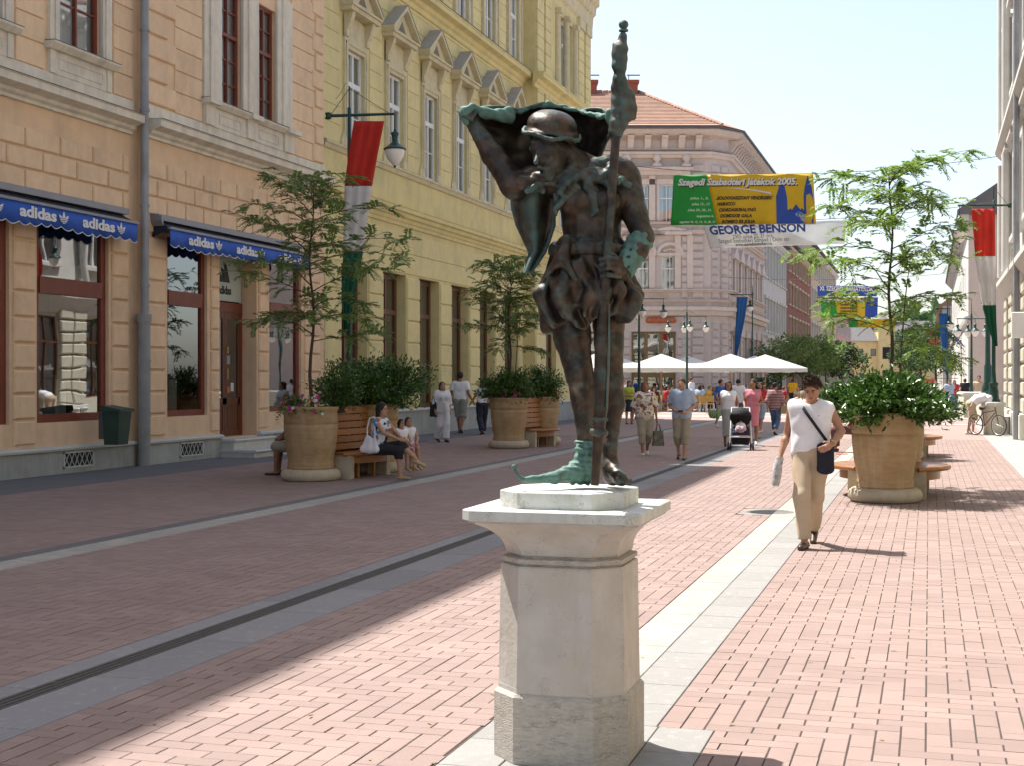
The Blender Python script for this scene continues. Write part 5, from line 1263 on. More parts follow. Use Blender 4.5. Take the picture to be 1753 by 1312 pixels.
# ================= STATUE =================
ZS = 1.232
def bronze(name, pat, seed=0.0, ga=(.032,.055,.052,1), gb=(.125,.215,.19,1), pk=3.0):
    m = bpy.data.materials.new(name); m.use_nodes = True; nt = m.node_tree; N, L = nt.nodes, nt.links; b = N['Principled BSDF']
    g = N.new('ShaderNodeNewGeometry')
    n1 = N.new('ShaderNodeTexNoise'); n1.inputs['Scale'].default_value = 9; n1.inputs['Detail'].default_value = 12; n1.inputs['Roughness'].default_value = .75
    mp = N.new('ShaderNodeMapping'); mp.inputs['Location'].default_value = (seed, seed*2, 0); L.new(g.outputs['Position'], mp.inputs[0]); L.new(mp.outputs[0], n1.inputs['Vector'])
    r1 = N.new('ShaderNodeValToRGB'); r1.color_ramp.elements[0].position = .56-.40*pat; r1.color_ramp.elements[1].position = .84-.36*pat
    pc = N.new('ShaderNodeMath'); pc.operation = 'MULTIPLY_ADD'; L.new(g.outputs['Pointiness'], pc.inputs[0]); pc.inputs[1].default_value = pk; pc.inputs[2].default_value = -pk/2  # pointiness puts patina on raised edges and paints shade into the creases
    sm = N.new('ShaderNodeMath'); sm.operation = 'ADD'; L.new(n1.outputs[0], sm.inputs[0]); L.new(pc.outputs[0], sm.inputs[1]); L.new(sm.outputs[0], r1.inputs[0])
    n2 = N.new('ShaderNodeTexNoise'); n2.inputs['Scale'].default_value = 14; n2.inputs['Detail'].default_value = 6; L.new(mp.outputs[0], n2.inputs['Vector'])
    br = N.new('ShaderNodeMix'); br.data_type = 'RGBA'; br.inputs['A'].default_value = (.042,.033,.027,1); br.inputs['B'].default_value = (.110,.070,.048,1); 
    rr = N.new('ShaderNodeValToRGB'); rr.color_ramp.elements[0].position = .42; rr.color_ramp.elements[1].position = .7; L.new(n2.outputs[0], rr.inputs[0]); L.new(rr.outputs[0], br.inputs['Factor'])
    gr_ = N.new('ShaderNodeMix'); gr_.data_type = 'RGBA'; gr_.inputs['A'].default_value = ga; gr_.inputs['B'].default_value = gb; L.new(n2.outputs[0], gr_.inputs['Factor'])
    mx = N.new('ShaderNodeMix'); mx.data_type = 'RGBA'; L.new(r1.outputs[0], mx.inputs['Factor']); L.new(br.outputs['Result'], mx.inputs['A']); L.new(gr_.outputs['Result'], mx.inputs['B'])
    L.new(mx.outputs['Result'], b.inputs['Base Color'])
    mm = N.new('ShaderNodeMath'); mm.operation = 'MULTIPLY_ADD'; L.new(r1.outputs[0], mm.inputs[0]); mm.inputs[1].default_value = -.45; mm.inputs[2].default_value = .55; L.new(mm.outputs[0], b.inputs['Metallic'])
    m2 = N.new('ShaderNodeMath'); m2.operation = 'MULTIPLY_ADD'; L.new(r1.outputs[0], m2.inputs[0]); m2.inputs[1].default_value = .3; m2.inputs[2].default_value = .42; L.new(m2.outputs[0], b.inputs['Roughness'])
    bu = N.new('ShaderNodeBump'); bu.inputs['Strength'].default_value = .35; bu.inputs['Distance'].default_value = .006
    n3 = N.new('ShaderNodeTexNoise'); n3.inputs['Scale'].default_value = 55; n3.inputs['Detail'].default_value = 5; L.new(g.outputs['Position'], n3.inputs['Vector']); L.new(n3.outputs[0], bu.inputs['Height']); L.new(bu.outputs[0], b.inputs['Normal'])
    return m
M['bronze'] = bronze('brown bronze', .08); M['bronze_g'] = bronze('patinated bronze', .40, 3.0); M['verdigris'] = bronze('verdigris bronze', .85, 7.0, (.05,.12,.105,1), (.15,.29,.24,1), 1.0)
st = empty('statue', (PCX, PCY, ZS), math.atan2(-PCX, PCY), 'bronze statue of a bent figure in cap and blown cape leaning on a tall staff', 'statue')
STD = 6.605
def U(x, y, w=0.0):        # photo pixel -> statue-local point, w = depth away from the viewer
    k = (STD+w)/FPX; return ((x-976)*k, w, CAMH+(HY-y)*k-ZS)
PX = STD/FPX
G = Sdf()
def C(a, b, ra, rb, k=.03, **kw): G.cap(U(*a), U(*b), ra*PX, rb*PX, k=k, **kw)
# head, bowed, looking down to the left of the picture and towards us
C((940,230,-.05), (943,262,-.10), 33, 27, k=.03); G.cap(U(925,250,-.12), U(927,268,-.145), .045, .040, k=.03)
C((945,265,-.10), (948,284,-.12), 24, 17, k=.03)
G.cap(U(921,262,-.175), U(917,277,-.198), .009, .013, k=.014)      # nose
G.cap(U(910,254,-.135), U(938,260,-.160), .010, .010, k=.022)     # brow
for (x, y, w) in ((909,262,-.165),(934,268,-.182)): G.ell(U(x, y, w), (.014,)*3, k=.014, op='-')
G.cap(U(921,285,-.175), U(937,288,-.165), .007, .007, k=.014); G.cap(U(936,294,-.15), U(940,296,-.145), .018, .018, k=.025)   # lips, chin
G.cap(U(972,252,-.07), U(972,264,-.07), .014, .010, k=.01)       # ear
C((965,262,-.04), (1000,300,.02), 23, 28, k=.04)                 # neck
# torso: hunched, bare chest
C((985,305,.04), (1062,308,.03), 38, 34, k=.06)
C((998,335,.02), (1004,400,.0), 44, 37, k=.06); C((1036,335,.03), (1026,400,.01), 36, 33, k=.06)
C((1008,400,0), (1010,450,0), 38, 46, k=.05); C((1022,400,0), (1032,450,0), 33, 44, k=.05)
for (x, y) in ((985,345),(1036,345)): G.ell(U(x, y, -.09), (.078,.045,.06), k=.035)
for i in range(3):
    for x in (1000, 1024): G.ell(U(x, 375+i*17, -.096), (.036,.020,.028), k=.022)

# near shoulder, upper arm, forearm, gripping hand
C((1058,304,.02), (1072,332,-.0), 33, 29, k=.035)
C((1073,330,-.0), (1086,366,-.03), 27, 22, k=.012); C((1086,366,-.03), (1101,408,-.07), 22, 18, k=.012); C((1098,406,-.07), (1090,432,-.12), 19, 18, k=.02); C((1090,430,-.12), (1062,458,-.19), 18, 13, k=.02)
G.cap(U(1062,460,-.19), U(1052,456,-.20), .034, .028, k=.02)
for i in range(4):
    y = 442+i*9.0+(2 if i == 3 else 0); x1 = 1064-(3 if i in (0,3) else 0); G.cap(U(x1, y+3, -.205), U(x1-7, y+1, -.238), .0125, .0125, k=.008); G.cap(U(x1-7, y+1, -.238), U(1041, y-1, -.247), .0122, .0115, k=.004); G.cap(U(1041, y-1, -.247), U(1027+i, y+2, -.222), .0115, .010, k=.004)
G.cap(U(1054,440,-.22), U(1036,428,-.22), .014, .010, k=.008)
# far raised arm under the cape
C((985,305,.06), (912,312,.02), 34, 27, k=.05); C((912,312,.02), (880,318,-.02), 27, 22, k=.03); C((880,316,-.02), (842,262,.0), 24, 19, k=.02); C((842,262,.0), (806,202,.02), 19, 12, k=.02)
G.cap(U(806,200,.02), U(798,192,.01), .040, .036, k=.02)
for i in range(4): G.cap(U(800+i*5, 186+i*1, -.015-.003*i), U(792+i*5, 197+i*2, -.03), .011, .010, k=.004)
# legs
C((972,520,.0), (980,578,-.02), 38, 31, k=.03); C((980,578,-.02), (991,640,-.05), 31, 23, k=.02); C((992,632,-.06), (994,648,-.065), 22, 22, k=.02)
C((993,648,-.04), (1000,685,.01), 22, 22, k=.02); C((1000,685,.01), (1004,760,.0), 22, 15, k=.02)
C((1042,520,.05), (1042,585,.05), 32, 25, k=.02); C((1042,585,.05), (1048,645,.03), 25, 19, k=.02); C((1048,650,.04), (1049,692,.08), 19, 20, k=.02); C((1049,692,.08), (1045,765,.07), 20, 11, k=.02)
C((1044,765,.06), (1045,800,.06), 13, 13, k=.02); C((1043,800,.07), (1046,815,.05), 15, 14, k=.02); C((1047,803,.03), (1064,821,-.07), 13, 9, k=.03); 
G.cap(U(1045,820,.08), U(1064,824,-.06), .030, .022, k=.03)
for i in range(5): G.cap(U(1056+i*5.5, 823-i*.5, -.085+.012*i), U(1058+i*5.6, 827-i*.8, -.125+.016*i), .013-.001*i, .011-.001*i, k=.005)
def skinpost(D, X, Y, Z): return D+F32(.0016)*np.sin(X*90+np.sin(Z*40)*2)*np.sin(Z*75+Y*60)+F32(.001)*np.sin(X*170)*np.sin(Z*150)*np.sin(Y*160)
G.build('figure_body', .0075, M['bronze'], st, post=skinpost)
# cap
K = Sdf(); K.ell(U(945,214,-.05), (.117,.122,.072), rot=rotm(.25,.16)); K.ell(U(946,229,-.055), (.128,.133,.050), k=.01, rot=rotm(.30,.17))
K.ell(U(940,262,-.12), (.10,.12,.085), k=.01, op='-')
K.build('cap', .007, M['bronze'], st, post=lambda D, X, Y, Z: D+F32(.0018)*np.sin(X*60+Z*30)*np.sin(Y*50))
K = Sdf(); n = 26; rm = Matrix.Rotation(.30, 3, 'X') @ Matrix.Rotation(.0, 3, 'Z'); c0 = Vector(U(944,229,-.06)); pts = []
for i in range(n+1):
    a = 2*math.pi*i/n; v = Matrix.Rotation(.16, 3, 'Y') @ rm @ Vector((.132*math.cos(a), .137*math.sin(a), .006*math.sin(5*a))); pts.append(c0+v)
for i in range(n): K.cap(pts[i], pts[i+1], .0095, .0095, k=.006, fl=1)
K.build('cap_brim', .006, M['bronze_g'], st)
# ruffled collar with hanging tatters
K = Sdf(); rr = random.Random(4)
for i in range(22):
    t = i/21; x = 905+t*160; y = 318-22*math.sin(math.pi*t)+rr.uniform(-4,6)-8*t; w = -.11+.07*abs(t-.45); K.cap(U(x, y, w), U(x+rr.uniform(5,12), y+rr.uniform(4,14), w-.02), .020, .014, k=.02)
for (x0,y0,x1,y1,r0_,r1_) in ((1005,305,1020,360,.030,.012),(1018,325,1014,368,.022,.008),(985,320,955,352,.026,.012),(955,335,952,372,.020,.008),(1045,290,1058,312,.026,.014),(975,300,960,330,.028,.016),(1020,300,1046,318,.028,.014),(930,305,905,326,.026,.012)):
    K.cap(U(x0,y0,-.10), U(x1,y1,-.135), r0_, r1_, k=.02)
K.cap(U(962,285,-.05), U(1060,285,.02), .045, .05, k=.04, fl=1)
K.build('tattered_collar', .0075, M['bronze_g'], st, post=lambda D, X, Y, Z: D+F32(.004)*np.sin(X*110+Z*60+np.sin(Z*50)*2)*np.sin(Z*90+Y*90)*F32(.7)+F32(.003)*np.sin(X*60-Z*80))
# knobs (toggle buttons)
for (x, y, w) in ((1061,307,-.13),(903,326,-.09)): MB().lathe([(0,-.015),(.013,-.008),(.016,0),(.013,.008),(0,.015)], 12, U(x, y, w)).build('toggle_button', M['verdigris'], st)
# bunched tunic: bell of cloth with deep hanging folds, hollow underneath
K = Sdf(); ux0 = U(1010, 500)[0]; zt0, zb0 = U(0,432)[2], U(0,552)[2]
K.cap(U(990,440,.0), U(1030,440,.0), .115, .115, k=.05)
K.cap(U(985,450,0), U(968,512,.0), .115, .125, k=.06); K.cap(U(1035,450,.0), U(1050,515,.01), .115, .118, k=.06); K.cap(U(1010,450,-.02), U(1008,515,-.03), .15, .165, k=.06)
K.cap(U(968,512,0), U(976,560,.0), .125, .11, k=.05); K.cap(U(1050,515,.01), U(1048,560,.01), .118, .10, k=.05); K.cap(U(1008,515,-.03), U(1010,560,-.03), .165, .14, k=.05)
rr = random.Random(9)
for (a, m_, b, r0_, r1_) in (((952,452,-.13),(928,500,-.12),(946,548,-.13),.030,.016),((972,450,-.17),(958,505,-.19),(976,556,-.17),.028,.014),((990,450,-.18),(1010,505,-.21),(998,545,-.20),.026,.013),((1046,452,-.16),(1062,500,-.17),(1046,552,-.15),.028,.014),((1062,455,-.11),(1085,505,-.10),(1078,548,-.08),.028,.015),((940,470,-.15),(970,525,-.19),(1000,520,-.20),.022,.012),((1028,455,-.18),(1030,500,-.20),(1040,545,-.18),.020,.011)):
    K.cap(U(*a), U(*m_), r0_*.6, r0_, k=.035); K.cap(U(*m_), U(*b), r0_, r1_, k=.035)
def skp(D, X, Y, Z):
    th = np.arctan2(Y, X-F32(ux0)); q_ = np.clip((F32(zt0)-Z)/F32(zt0-zb0), 0, 1.2); 
    D = D+(F32(.004)+F32(.013)*q_)*np.sin(th*8+2.2*np.sin(Z*11+th)+1)+(F32(.0025)+F32(.006)*q_)*np.sin(th*19+2.6*np.sin(Z*21+th*2)+Z*12)+F32(.0015)*np.sin(X*120)*np.sin(Z*90)
    hem = F32(zb0)+F32(.022)*np.sin(th*5+.6)+F32(.014)*np.sin(th*9+2)+F32(.03)*np.cos(th)
    D = np.maximum(D, hem-Z)
    inner = np.sqrt((X-F32(ux0))**2+(Y*F32(1.05))**2)-F32(.135)
    return np.maximum(D, -np.maximum(inner, Z-F32(zb0+.07)))
K.build('bunched_tunic', .0075, M['bronze'], st, post=skp, lo=np.array(U(1400,660,-1)) *0+np.array([-1,-1,U(0,600)[2]]))
# belt with hanging knot
K = Sdf(); pts = [U(1012+64*math.cos(a), 430+4*math.sin(3*a), -.165*math.sin(a)) for a in np.linspace(0, 2*math.pi, 25)]
for a, b in zip(pts, pts[1:]): K.cap(a, b, .026, .026, k=.01); K.cap((a[0], a[1], a[2]+.018), (b[0], b[1], b[2]+.018), .022, .022, k=.008)
K.cap(U(970,408,-.17), U(962,446,-.19), .022, .030, k=.02); K.cap(U(962,440,-.19), U(935,470,-.17), .030, .012, k=.02); K.cap(U(962,440,-.19), U(985,478,-.21), .026, .012, k=.02)
K.build('belt', .0075, M['bronze'], st)
# sleeve ruffle
K = Sdf(); rr = random.Random(2)
for i in range(14):
    a = i/14*2*math.pi; c1, c2 = math.cos(a), math.sin(a); K.cap(U(1096+15*c1, 412+9*c1, -.08+.055*c2), U(1070+11*c1, 456+12*c1+rr.uniform(-4,4), -.175+.04*c2), .013, .010, k=.010)
K.cap(U(1097,410,-.08), U(1074,452,-.16), .052, .040, k=.02)
K.build('sleeve_ruffle', .0075, M['verdigris'], st, post=lambda D, X, Y, Z: D+F32(.005)*np.sin(X*100+Z*70)*np.sin(Z*90-X*50))
# long pointed boot
K = Sdf(); K.cap(U(1003,742,0), U(1003,790,.0), .052, .050, k=.03); K.cap(U(1003,790,0), U(1000,806,.0), .055, .058, k=.03); K.cap(U(1010,812,.01), U(985,814,-.03), .045, .044, k=.03)
K.cap(U(990,806,-.03), U(950,818,-.09), .046, .026, k=.03); K.cap(U(950,819,-.09), U(895,823,-.16), .026, .013, k=.02); K.cap(U(1000,745,0), U(1006,745,0), .056, .056, k=.01)
rr = random.Random(5)
for i in range(9): K.cap(U(985+rr.uniform(0,36), 750+i*6, -.045), U(985+rr.uniform(5,36), 757+i*7, -.05), .010, .008, k=.012)
def bp(D, X, Y, Z): return np.maximum(D+(F32(.0015)+F32(.005)*np.clip((X+F32(.06))*12, 0, 1))*np.sin(X*95+Z*130+np.sin(Z*60)*1.5)*np.sin(Z*110-X*70)+F32(.002)*np.sin(X*45+Y*60+Z*40), -Z+0*X+0*Y)
K.build('pointed_boot', .0065, M['verdigris'], st, post=bp, hi=np.array(U(1200,741,1)))
MB().tube([U(898,822,-.158), U(890,820,-.165), U(884,812,-.17), U(881,805,-.172)], [.010,.010,.008,.009], 8).lathe([(0,-.012),(.011,-.006),(.013,0),(.011,.008),(0,.013)], 10, U(880,801,-.172)).build('curled_toe', M['bronze_g'], st)
# staff
q = MB(); SW = -.215
def sp_(x, y, w=None): return U(x, y, SW if w is None else w)
q.tube([sp_(1054,235,-.16), sp_(1046,340,-.20), sp_(1038,450), sp_(1034,520)], [.021,.021,.022,.026], 12)
q.tube([sp_(1034,520), sp_(1031,600), sp_(1028,700), sp_(1027,716)], [.026,.036,.034,.030], 14)
q.tube([sp_(1027,716), sp_(1027,719), sp_(1026,722), sp_(1026,734), sp_(1025,737), sp_(1025,742), sp_(1025,746), sp_(1024,750)], [.030,.040,.030,.026,.040,.044,.038,.026], 16)
q.tube([sp_(1024,748), sp_(1018,832)], [.026,.019], 12)
q.build('staff', M['bronze'], st)
q = MB(); q.tube([sp_(1043,520,SW-.026), sp_(1038,700,SW-.03)], .004, 6); q.build('staff_seam', M['bronze_g'], st)
q = MB(); q.tube([sp_(1056,235,-.16), sp_(1060,140,-.13), sp_(1064,80,-.12), sp_(1067,58,-.12)], [.020,.020,.018,.013], 10)
q.lathe([(0,-.022),(.012,-.02),(.020,-.010),(.023,0),(.020,.011),(.012,.019),(0,.022)], 16, U(1067,43,-.12)); q.lathe([(.012,-.006),(.022,-.004),(.022,.004),(.012,.006)], 14, U(1067,53,-.12))
q.build('staff_finial', M['bronze'], st)
K = Sdf()
K.cap(U(1066,62,-.12), U(1062,82,-.12), .018, .032, k=.02); K.cap(U(1054,78,-.12), U(1056,84,-.12), .016, .016, k=.01); K.cap(U(1060,90,-.125), U(1060,112,-.13), .037, .036, k=.015); K.cap(U(1060,112,-.13), U(1060,142,-.13), .030, .026, k=.015)
K.cap(U(1062,142,-.13), U(1068,185,-.12), .030, .047, k=.03); K.cap(U(1068,185,-.12), U(1062,212,-.14), .047, .036, k=.03); K.cap(U(1054,150,-.12), U(1052,225,-.15), .020, .026, k=.02); K.cap(U(1058,215,-.14), U(1053,238,-.15), .030, .022, k=.02); K.cap(U(1078,160,-.11), U(1082,200,-.11), .020, .016, k=.03)
K.build('staff_bundle', .0065, M['bronze_g'], st, post=lambda D, X, Y, Z: D+F32(.0025)*np.sin(X*110+Z*25)*np.sin(Y*80)+F32(.0015)*np.sin(Z*120+X*40))
# cape: a blown cloth sheet with real thickness
def cape_mesh():
    ns, nt_ = 70, 36; P = []
    top = [(792,186,.0),(815,182,.02),(850,186,.06),(880,184,.10),(905,180,.15),(935,180,.20),(965,182,.20),(1000,188,.14),(1030,192,.04),(1050,200,-.06)]
    bot = [(800,206,.03),(826,248,.03),(850,285,.03),(874,322,.02),(905,336,.05),(945,335,.10),(985,322,.14),(1015,300,.13),(1030,262,.07),(1045,232,-.05)]
    def ip(L, t):
        f = t*(len(L)-1); i = min(int(f), len(L)-2); f -= i; return [L[i][k]*(1-f)+L[i+1][k]*f for k in range(3)]
    for j in range(nt_+1):
        v = j/nt_; row = []
        for i in range(ns+1):
            u = i/ns; a, b = ip(top, u), ip(bot, u); x, y, w = [a[k]*(1-v)+b[k]*v for k in range(3)]
            bulge = math.sin(math.pi*v)*math.sin(math.pi*min(1, u*1.02)); w += .17*bulge+.012*math.sin(u*34+v*5)*math.sin(math.pi*u)+.010*math.sin(v*17+u*9)
            y += 4*math.sin(u*20)*(1-v)**3
            if v < .10: w -= .05*(1-v/.10)*math.sin(math.pi*u); y -= 5*math.sin(math.pi*v/.10)
            row.append(U(x, y, w))
        P.append(row)
    mb = MB(); mb.grid(P, True); o = mb.build('cape', M['bronze'], st, recalc=False); obj_mod(o, 'SOLIDIFY', thickness=.014, offset=0); return o
cape_mesh()
K = Sdf(); rr = random.Random(8)      # rolled, ragged upper edge and the strip hanging from the elbow
tp = [(794,188,-.02),(806,181,-.03),(830,188,0),(852,190,.03),(872,187,.05),(892,190,.09),(912,182,.12),(940,178,.15),(968,184,.16),(998,192,.11),(1028,200,.02),(1044,196,-.06)]
for i, (a, b) in enumerate(zip(tp, tp[1:])): K.cap(U(*a), U(*b), .010+.005*(i % 3 == 1), .010+.005*(i % 3 == 0), k=.010)
K.cap(U(796,190,-.02), U(800,205,.0), .028, .022, k=.015); K.cap(U(826,192,.0), U(872,200,.05), .024, .030, k=.02)
K.cap(U(1044,196,-.06), U(1050,225,-.08), .026, .014, k=.02)
K.build('cape_rolled_edge', .007, M['verdigris'], st, post=lambda D, X, Y, Z: D+F32(.004)*np.sin(X*85+Z*60)*np.sin(Z*70+Y*90))
def strip(nm, L, m_, wv=.012):
    """L: rows of (xl, xr, y, w)"""
    P = []; n = 14; LL = []
    for a, b in zip(L, L[1:]):
        for k in range(8): t = k/8; LL.append([a[i]*(1-t)+b[i]*t for i in range(4)])
    LL.append(L[-1])
    for j, (xl, xr, y, w) in enumerate(LL): P.append([U(xl+(xr-xl)*i/n, y+2*math.sin(i*.9), w+wv*math.sin(i*.62+j*.05)+.03*math.sin(math.pi*i/n)*-1) for i in range(n+1)])
    mb = MB(); mb.grid(P, True); o = mb.build(nm, m_, st, recalc=False); obj_mod(o, 'SOLIDIFY', thickness=.012, offset=0)
strip('cape_tail', [(874,948,326,.0),(874,950,350,.01),(882,950,385,.02),(898,940,415,.03),(905,934,430,.02),(900,922,450,.0),(897,912,466,-.01)], M['bronze_g'], .030)
K = Sdf(); K.cap(U(905,440,0), U(903,462,-.01), .018, .012, k=.01); K.cap(U(922,400,.0), U(906,440,-.0), .014, .012, k=.01); K.build('cape_tail_tip', .0075, M['bronze'], st)
K = Sdf(); K.cap(U(878,318,-.03), U(940,300,-.13), .042, .030, k=.02); K.cap(U(905,315,-.06), U(903,328,-.08), .024, .014, k=.01)
K.build('forearm_wrap', .0075, M['bronze'], st, post=lambda D, X, Y, Z: D+F32(.004)*np.sin(X*75+Z*60)*np.sin(Z*80))
# ================= PLANTS =================
def leaf_mesh(name, P, D_, Nn, L, W, m, parent, fold=.25, kind=None):
    """P base points, D_ directions, Nn normals (n,3); L, W lengths and widths -> 4-vertex leaves folded along the rib"""
    n = len(P); D_ = D_/np.linalg.norm(D_, axis=1, keepdims=True); S_ = np.cross(D_, Nn); S_ /= np.linalg.norm(S_, axis=1, keepdims=True)+1e-9; N_ = np.cross(S_, D_)
    L = np.broadcast_to(L, n)[:,None]; W = np.broadcast_to(W, n)[:,None]
    V = np.stack([P, P+D_*L*.45+S_*W+N_*W*fold, P+D_*L, P+D_*L*.45-S_*W+N_*W*fold], 1).reshape(-1, 3)
    i = np.arange(n)*4; F_ = np.concatenate([np.stack([i, i+1, i+2], 1), np.stack([i, i+2, i+3], 1)])
    o = link(name, np_mesh(name, V, F_), m, parent)
    if kind: o['kind'] = kind
    return o
def bush(loc, rx, ry, rz_, zc, n, label, seed=0, size=.085, m='leaf_bush'):
    t = empty('laurel_bush', loc, 0, label, 'bush', 'laurel bushes in the planters'); g = np.random.default_rng(seed)
    stems = MB(); nst = 46; tips = []
    for i in range(nst):
        a = g.uniform(0, 6.283); e = math.acos(g.uniform(-.35, 1)); r = g.uniform(.72, 1.05)
        d = np.array([math.sin(e)*math.cos(a)*rx, math.sin(e)*math.sin(a)*ry, math.cos(e)*rz_])*r; tip = np.array([0, 0, zc])+d
        b0 = np.array([g.uniform(-.12,.12), g.uniform(-.12,.12), -.05]); mid = b0*.4+tip*.55+np.array([0,0,.05]); stems.tube([b0, mid, tip], [.010,.006,.003], 4); tips.append((b0, mid, tip))
    stems.build('stem', M['bark'], t)
    P, Dd = [], []
    per = int(n*1.9)//nst
    for b0, mid, tip in tips:
        u = g.uniform(.25, 1, per)**.75; base_ = np.where(u[:,None] < .5, b0+(mid-b0)*(u[:,None]*2), mid+(tip-mid)*((u[:,None]-.5)*2))
        off = g.normal(0, .085, (per, 3))*np.array([rx/.6, ry/.6, .8]); P.append(base_+off*u[:,None]**.5)
        ax = (tip-mid)/np.linalg.norm(tip-mid); Dd.append(ax*.9+g.normal(0, .7, (per, 3))+np.array([0,0,.05]))
    P = np.concatenate(P); Dd = np.concatenate(Dd); Nn = g.normal(0, .5, P.shape)+np.array([0,0,1.0])
    keep = P[:,2] > -.12-.3*np.clip(np.hypot(P[:,0], P[:,1])-.5, 0, 1); P, Dd, Nn = P[keep], Dd[keep], Nn[keep]
    leaf_mesh('foliage', P, Dd, Nn, g.uniform(.8, 1.35, len(P))*size, size*.21, M[m], t, kind='stuff')
    return t
def tree(loc, H, zc0, R_, label, seed, nbr=26, mleaf='leaf_tree', frond=.24, fl=13, trunk_r=.035, top=None, kinds='locust_tree', lean=(0,0), dens=1.0, group='young locust trees in the planters', second=None, flat=.35):
    t = empty(kinds, loc, 0, label, 'tree', group); g = np.random.default_rng(seed)
    tr = MB(); n = 12; pts = [np.array([lean[0]*(i/n)**1.5+.03*math.sin(i*1.1+seed), lean[1]*(i/n)+.03*math.cos(i*.9+seed), H*.94*i/n]) for i in range(n+1)]
    tr.tube(pts, [trunk_r*(1-.75*i/n) for i in range(n+1)], 8); tr.build('trunk', M['bark'], t)
    br = MB(); tw = []
    def at(z): f = min(max(z/(H*.94), 0), 1)*n; i = min(int(f), n-1); return pts[i]*(1-(f-i))+pts[i+1]*(f-i)
    for k in range(nbr):
        z = zc0+(H*.93-zc0)*((k+.5)/nbr)**.9; a = k*2.4+g.uniform(-.3,.3); rel = (z-zc0)/(H-zc0)
        ln = R_*(.55+.6*math.sin(math.pi*min(1, .18+rel*.85)))*g.uniform(.7,1.15); up_ = g.uniform(.15,.5)+.35*rel
        b = at(z); d = np.array([math.cos(a), math.sin(a), up_]); q = [b]
        for j in range(1, 6): d = d+np.array([g.normal(0,.14), g.normal(0,.14), -.10+g.normal(0,.08)]); q.append(q[-1]+d/np.linalg.norm(d)*ln/5)
        br.tube(q, [.012*(1-.15*j) for j in range(6)], 4)
        for j in range(1, 6):
            for s_ in (-1, 1):
                if g.uniform() > .85: continue
                dd = np.cross(q[j]-q[j-1], [0,0,1.0]); dd /= np.linalg.norm(dd)+1e-6; dd = dd*s_+(q[j]-q[j-1])/np.linalg.norm(q[j]-q[j-1])*.7+np.array([0,0,g.uniform(-.1,.35)]); dd /= np.linalg.norm(dd)
                e = q[j]+dd*ln*.30*g.uniform(.6,1.2); br.tube([q[j], e], [.005,.003], 3); tw.append((q[j], e)); 
        tw.append((q[-2], q[-1]+(q[-1]-q[-2])*.5))
    if top is not None:
        for (dx, dy, dz) in top:
            q = [pts[-1]*.8+pts[-3]*.2]; e = pts[-1]+np.array([dx,dy,dz])
            for j in range(1, 6): f = j/5; q.append(q[0]*(1-f)+e*f+np.array([0,0,.10*math.sin(math.pi*f)]))
            br.tube(q, [.012*(1-.16*j) for j in range(6)], 4)
            for j in range(1, 6): tw.append((q[j-1], q[j])); tw.append((q[j], q[j]+g.normal(0,.14,3)))
    if second is not None:
        q = [np.array([.12,.0,0]), np.array([.16,.02,H*.25]), np.array([.22,0,H*.45]), np.array([.30,.03,H*.62])]; br.tube(q, [.018,.014,.010,.005], 6)
        for j in range(5): tw.append((q[2], q[3]+g.normal(0,.2,3)))
    br.build('branch', M['bark'], t)
    P, Dd, Nn = [], [], []
    for a, b in tw:
        ax = b-a; L = np.linalg.norm(ax); ax = ax/(L+1e-6)
        for c in range(max(2, int(3.1*dens))):
            f = g.uniform(.15,1.0); o = a+(b-a)*f; d = ax*.7+g.normal(0,.55,3)*np.array([1,1,.5]); d[2] += g.uniform(-.15,.15); d /= np.linalg.norm(d)
            S_ = np.cross(d, [0,0,1.0]); S_ /= np.linalg.norm(S_)+1e-6; N_ = np.cross(S_, d); Lf = frond*g.uniform(.7,1.2)
            for k in range(fl):
                u = (k+1)/fl; pp = o+d*Lf*u-np.array([0,0,1])*Lf*flat*u*u
                for s_ in (-1, 1): P.append(pp); Dd.append(S_*s_+d*.55-np.array([0,0,.25])+g.normal(0,.12,3)); Nn.append(N_+g.normal(0,.25,3))
    P, Dd, Nn = np.array(P), np.array(Dd), np.array(Nn)
    sz = frond*.30*(13/fl)**.5
    leaf_mesh('foliage', P, Dd, Nn, g.uniform(.8,1.4,len(P))*sz, sz*.19*(13/fl)**.5, M[mleaf], t, .1, kind='stuff')
    return t
def blobtree(name, loc, H, R_, label, seed, n=2600, size=.28, m='leaf_far', z0=.35, cat='tree', group=None, trunk=True):
    t = empty(name, loc, 0, label, cat, group); g = np.random.default_rng(seed)
    tb = MB(); tb.tube([(0,0,0),(.1,0,H*.3),(0,.1,H*.6),(.05,0,H*.85)], [.16*H/8,.12*H/8,.08*H/8,.03*H/8], 8)
    for i in range(9): a = i*2.4; z = H*(z0+.05*i); tb.tube([(0,0,z),(math.cos(a)*R_*.5, math.sin(a)*R_*.5, z+H*.13),(math.cos(a)*R_*.85, math.sin(a)*R_*.85, z+H*.16)], [.05*H/8,.03*H/8,.015*H/8], 5)
    tb.build('trunk', M['bark'], t)
    nc = 26; C_ = []
    for i in range(nc):
        a = g.uniform(0,6.28); zz = g.uniform(0,1); r = R_*math.sqrt(max(.05, 1-(2*zz-.9)**2))*g.uniform(.3,.95); C_.append((r*math.cos(a), r*math.sin(a), H*(z0+.1)+(H*(1-z0)-H*.12)*zz))
    C_ = np.array(C_); ci = g.integers(0, nc, n); d = g.normal(0,1,(n,3)); d /= np.linalg.norm(d, axis=1, keepdims=True); rr_ = R_*.36*g.uniform(.5,1.1,(n,1))
    P = C_[ci]+d*rr_*np.array([1,1,.6]); leaf_mesh('crown', P, d+g.normal(0,.6,(n,3)), g.normal(0,.6,(n,3))+[0,0,1], g.uniform(.6,1.3,n)*size, size*.34, M[m], t, kind='stuff')
    return t
